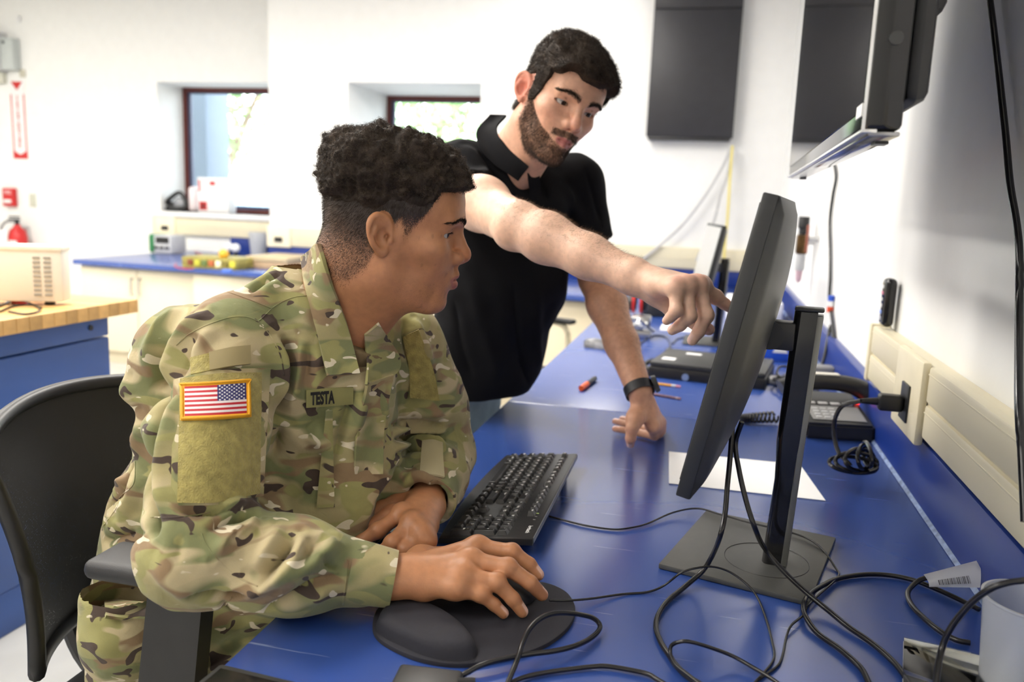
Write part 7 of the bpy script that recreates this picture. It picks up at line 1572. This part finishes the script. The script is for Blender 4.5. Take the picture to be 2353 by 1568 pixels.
    for c, d, rr in ((rE, up / np.linalg.norm(up), .054), (lE, up2 / np.linalg.norm(up2), .0535)):
        c = c - d * .012; S.raw(hemcut(c, d, .078), c - .10, c + .10, .002, 's'); S.cone(c - d * .05, c + d * .05, rr, rr, k=.003, op='s')
    cn = np.array(MAN_P) + MAN_R @ A3(-.02, 0, -.03); S.cone(nbW, cn, .058, .064, k=.01, op='s'); S.cone(J(1210, 392, 1.80), MAN_P + MAN_R @ A3(.03, 0, -.08), .016, .045, k=.010, op='s')
    cz = TR[0] + A3(0, 0, -.0); hz_ = J(1120, 905, 2.0)[2] - .02
    S.raw(lambda X, Y, Z: Z - hz_ + 0 * X + 0 * Y, A3(-1, 1.6, .5), A3(0, 2.5, hz_), .004, 's')
    V, F = S.mesh((-.95, 1.5, hz_ - .02), (-.05, 2.5, 1.52), .0045); V = relax(V, F, 2, .5); N = vnormals(V, F); sf = Surf(V, F)
    FOLD = [([(1065, 330), (1100, 380), (1130, 430)], .010, .014), ([(1030, 345), (1080, 400)], -.008, .010), ([(1095, 345), (1140, 400), (1160, 460)], -.010, .012), ([(1120, 330), (1165, 400), (1190, 480)], .008, .013), ([(1290, 420), (1320, 480), (1340, 560)], .008, .014), ([(1345, 380), (1365, 450), (1385, 520)], -.007, .012), ([(1270, 480), (1290, 560)], -.008, .012), ([(1080, 620), (1110, 750), (1150, 880)], .007, .02), ([(1180, 640), (1190, 780), (1215, 890)], -.008, .018), ([(1040, 680), (1060, 800), (1090, 880)], -.007, .018), ([(1230, 650), (1235, 770), (1240, 880)], .006, .016), ([(1250, 420), (1260, 470)], -.006, .008)]
    V2 = displace(V, N, sf, [(p, a_ * 1.4, w_) for p, a_, w_ in FOLD]) + N * ((vnoise(V, 14, 3, 2) - .5) * .012)[:, None]
    M_POLO = mat('black_cotton', (.0105, .0105, .012), .95, spec=.12, vary=.12, vscale=300, bump=.25, bscale=1100); po = fromarr('polo_shirt', V2, F, M_POLO, root, None, off)
    nV = np.concatenate([V2, W]); nF = np.concatenate([F, chunks[0][1] + len(V2)]); sn = Surf(nV, nF)
    patch('collar', sn, [(1163, 264), (1140, 294), (1160, 335), (1212, 386)], [(1126, 263), (1094, 306), (1118, 362), (1190, 416)], .010, .005, M_POLO, po, off, 24, 7, order=2, rest=False, clamp=.007)
    patch('placket', sn, [(1212, 398), (1218, 450), (1224, 500)], [(1240, 402), (1244, 450), (1248, 500)], .006, .003, M_POLO, po, off, 12, 4, order=2, rest=False)
    # jeans, shoes
    T = Shape(); T.cone((-.655, 2.11, .84), (-.655, 2.11, .76), .155, .15, k=.03, flat=(A3(.9, 0, 0), 1.25)); T.cone(TR[0] + A3(-.01, 0, .10), (-.65, 2.08, .78), .125, .14, k=.05, flat=(FM, 1.2))
    for h_, k_, a_ in LEGS: T.cone(h_, k_, .098, .078, k=.03); T.cone(k_, a_, .078, .066, k=.03)
    V, F = T.mesh((-.95, 1.75, .03), (-.4, 2.5, hz_ + .12), .0075); V[:, 0] = np.minimum(V[:, 0], XD0 - .006); N = vnormals(V, F); V = V + N * ((vnoise(V, 16, 7, 2) - .5) * .016)[:, None]; V[:, 0] = np.minimum(V[:, 0], XD0 - .004)
    fromarr('jeans', V, F, mat('denim', srgb(134, 156, 176), .85, vary=.22, vscale=14, bump=.3, bscale=900), root, None, off)
    for x_, y_ in ((-.67, 2.02), (-.65, 2.32)):
        B = Shape(); B.cone((x_ - .03, y_, .05), (x_ + .13, y_ - .03, .04), .045, .04, k=.03); V, F = B.mesh((x_ - .1, y_ - .1, .001), (x_ + .2, y_ + .07, .12), .007); V[:, 2] = np.maximum(V[:, 2], .001); fromarr('shoe', V, F, M_BLACK, root, None, off)
    # wrist watch: part of what he wears
    d = fo2 / np.linalg.norm(fo2); c = M_LW - d * .004; u = np.cross(d, UP); u /= np.linalg.norm(u); v = np.cross(u, d); bm = BM(); rows = []
    for s_, r_ in ((-.011, .0310), (-.011, .0335), (.011, .0335), (.011, .0310)): rows.append([bm.verts.new(tuple(c + d * s_ + (u * math.cos(q) + v * math.sin(q)) * r_)) for q in np.linspace(0, 2 * math.pi, 40, endpoint=False)])
    for i in range(4):
        A, B = rows[i], rows[(i + 1) % 4]
        for k in range(40): bm.faces.new((A[k], A[(k + 1) % 40], B[(k + 1) % 40], B[k]))
    bmesh.ops.recalc_face_normals(bm, faces=bm.faces); wb = mk('watch_strap', bm, mat('strap_dark', (.012, .013, .018), .5), root, 50, off)
    nw = A3(.85, .1, .35); nw -= d * (nw @ d); nw /= np.linalg.norm(nw); bm = BM(); cyl(bm, c + nw * .033, c + nw * .043, .020, .0185, 32); wc = mk('watch_case', bm, M_DGREY, wb, 40, off); bm = BM(); cyl(bm, c + nw * .0432, c + nw * .0440, .0165, .0165, 32); mk('watch_glass', bm, M_BLACKG, wb, 40, off)
build_man()
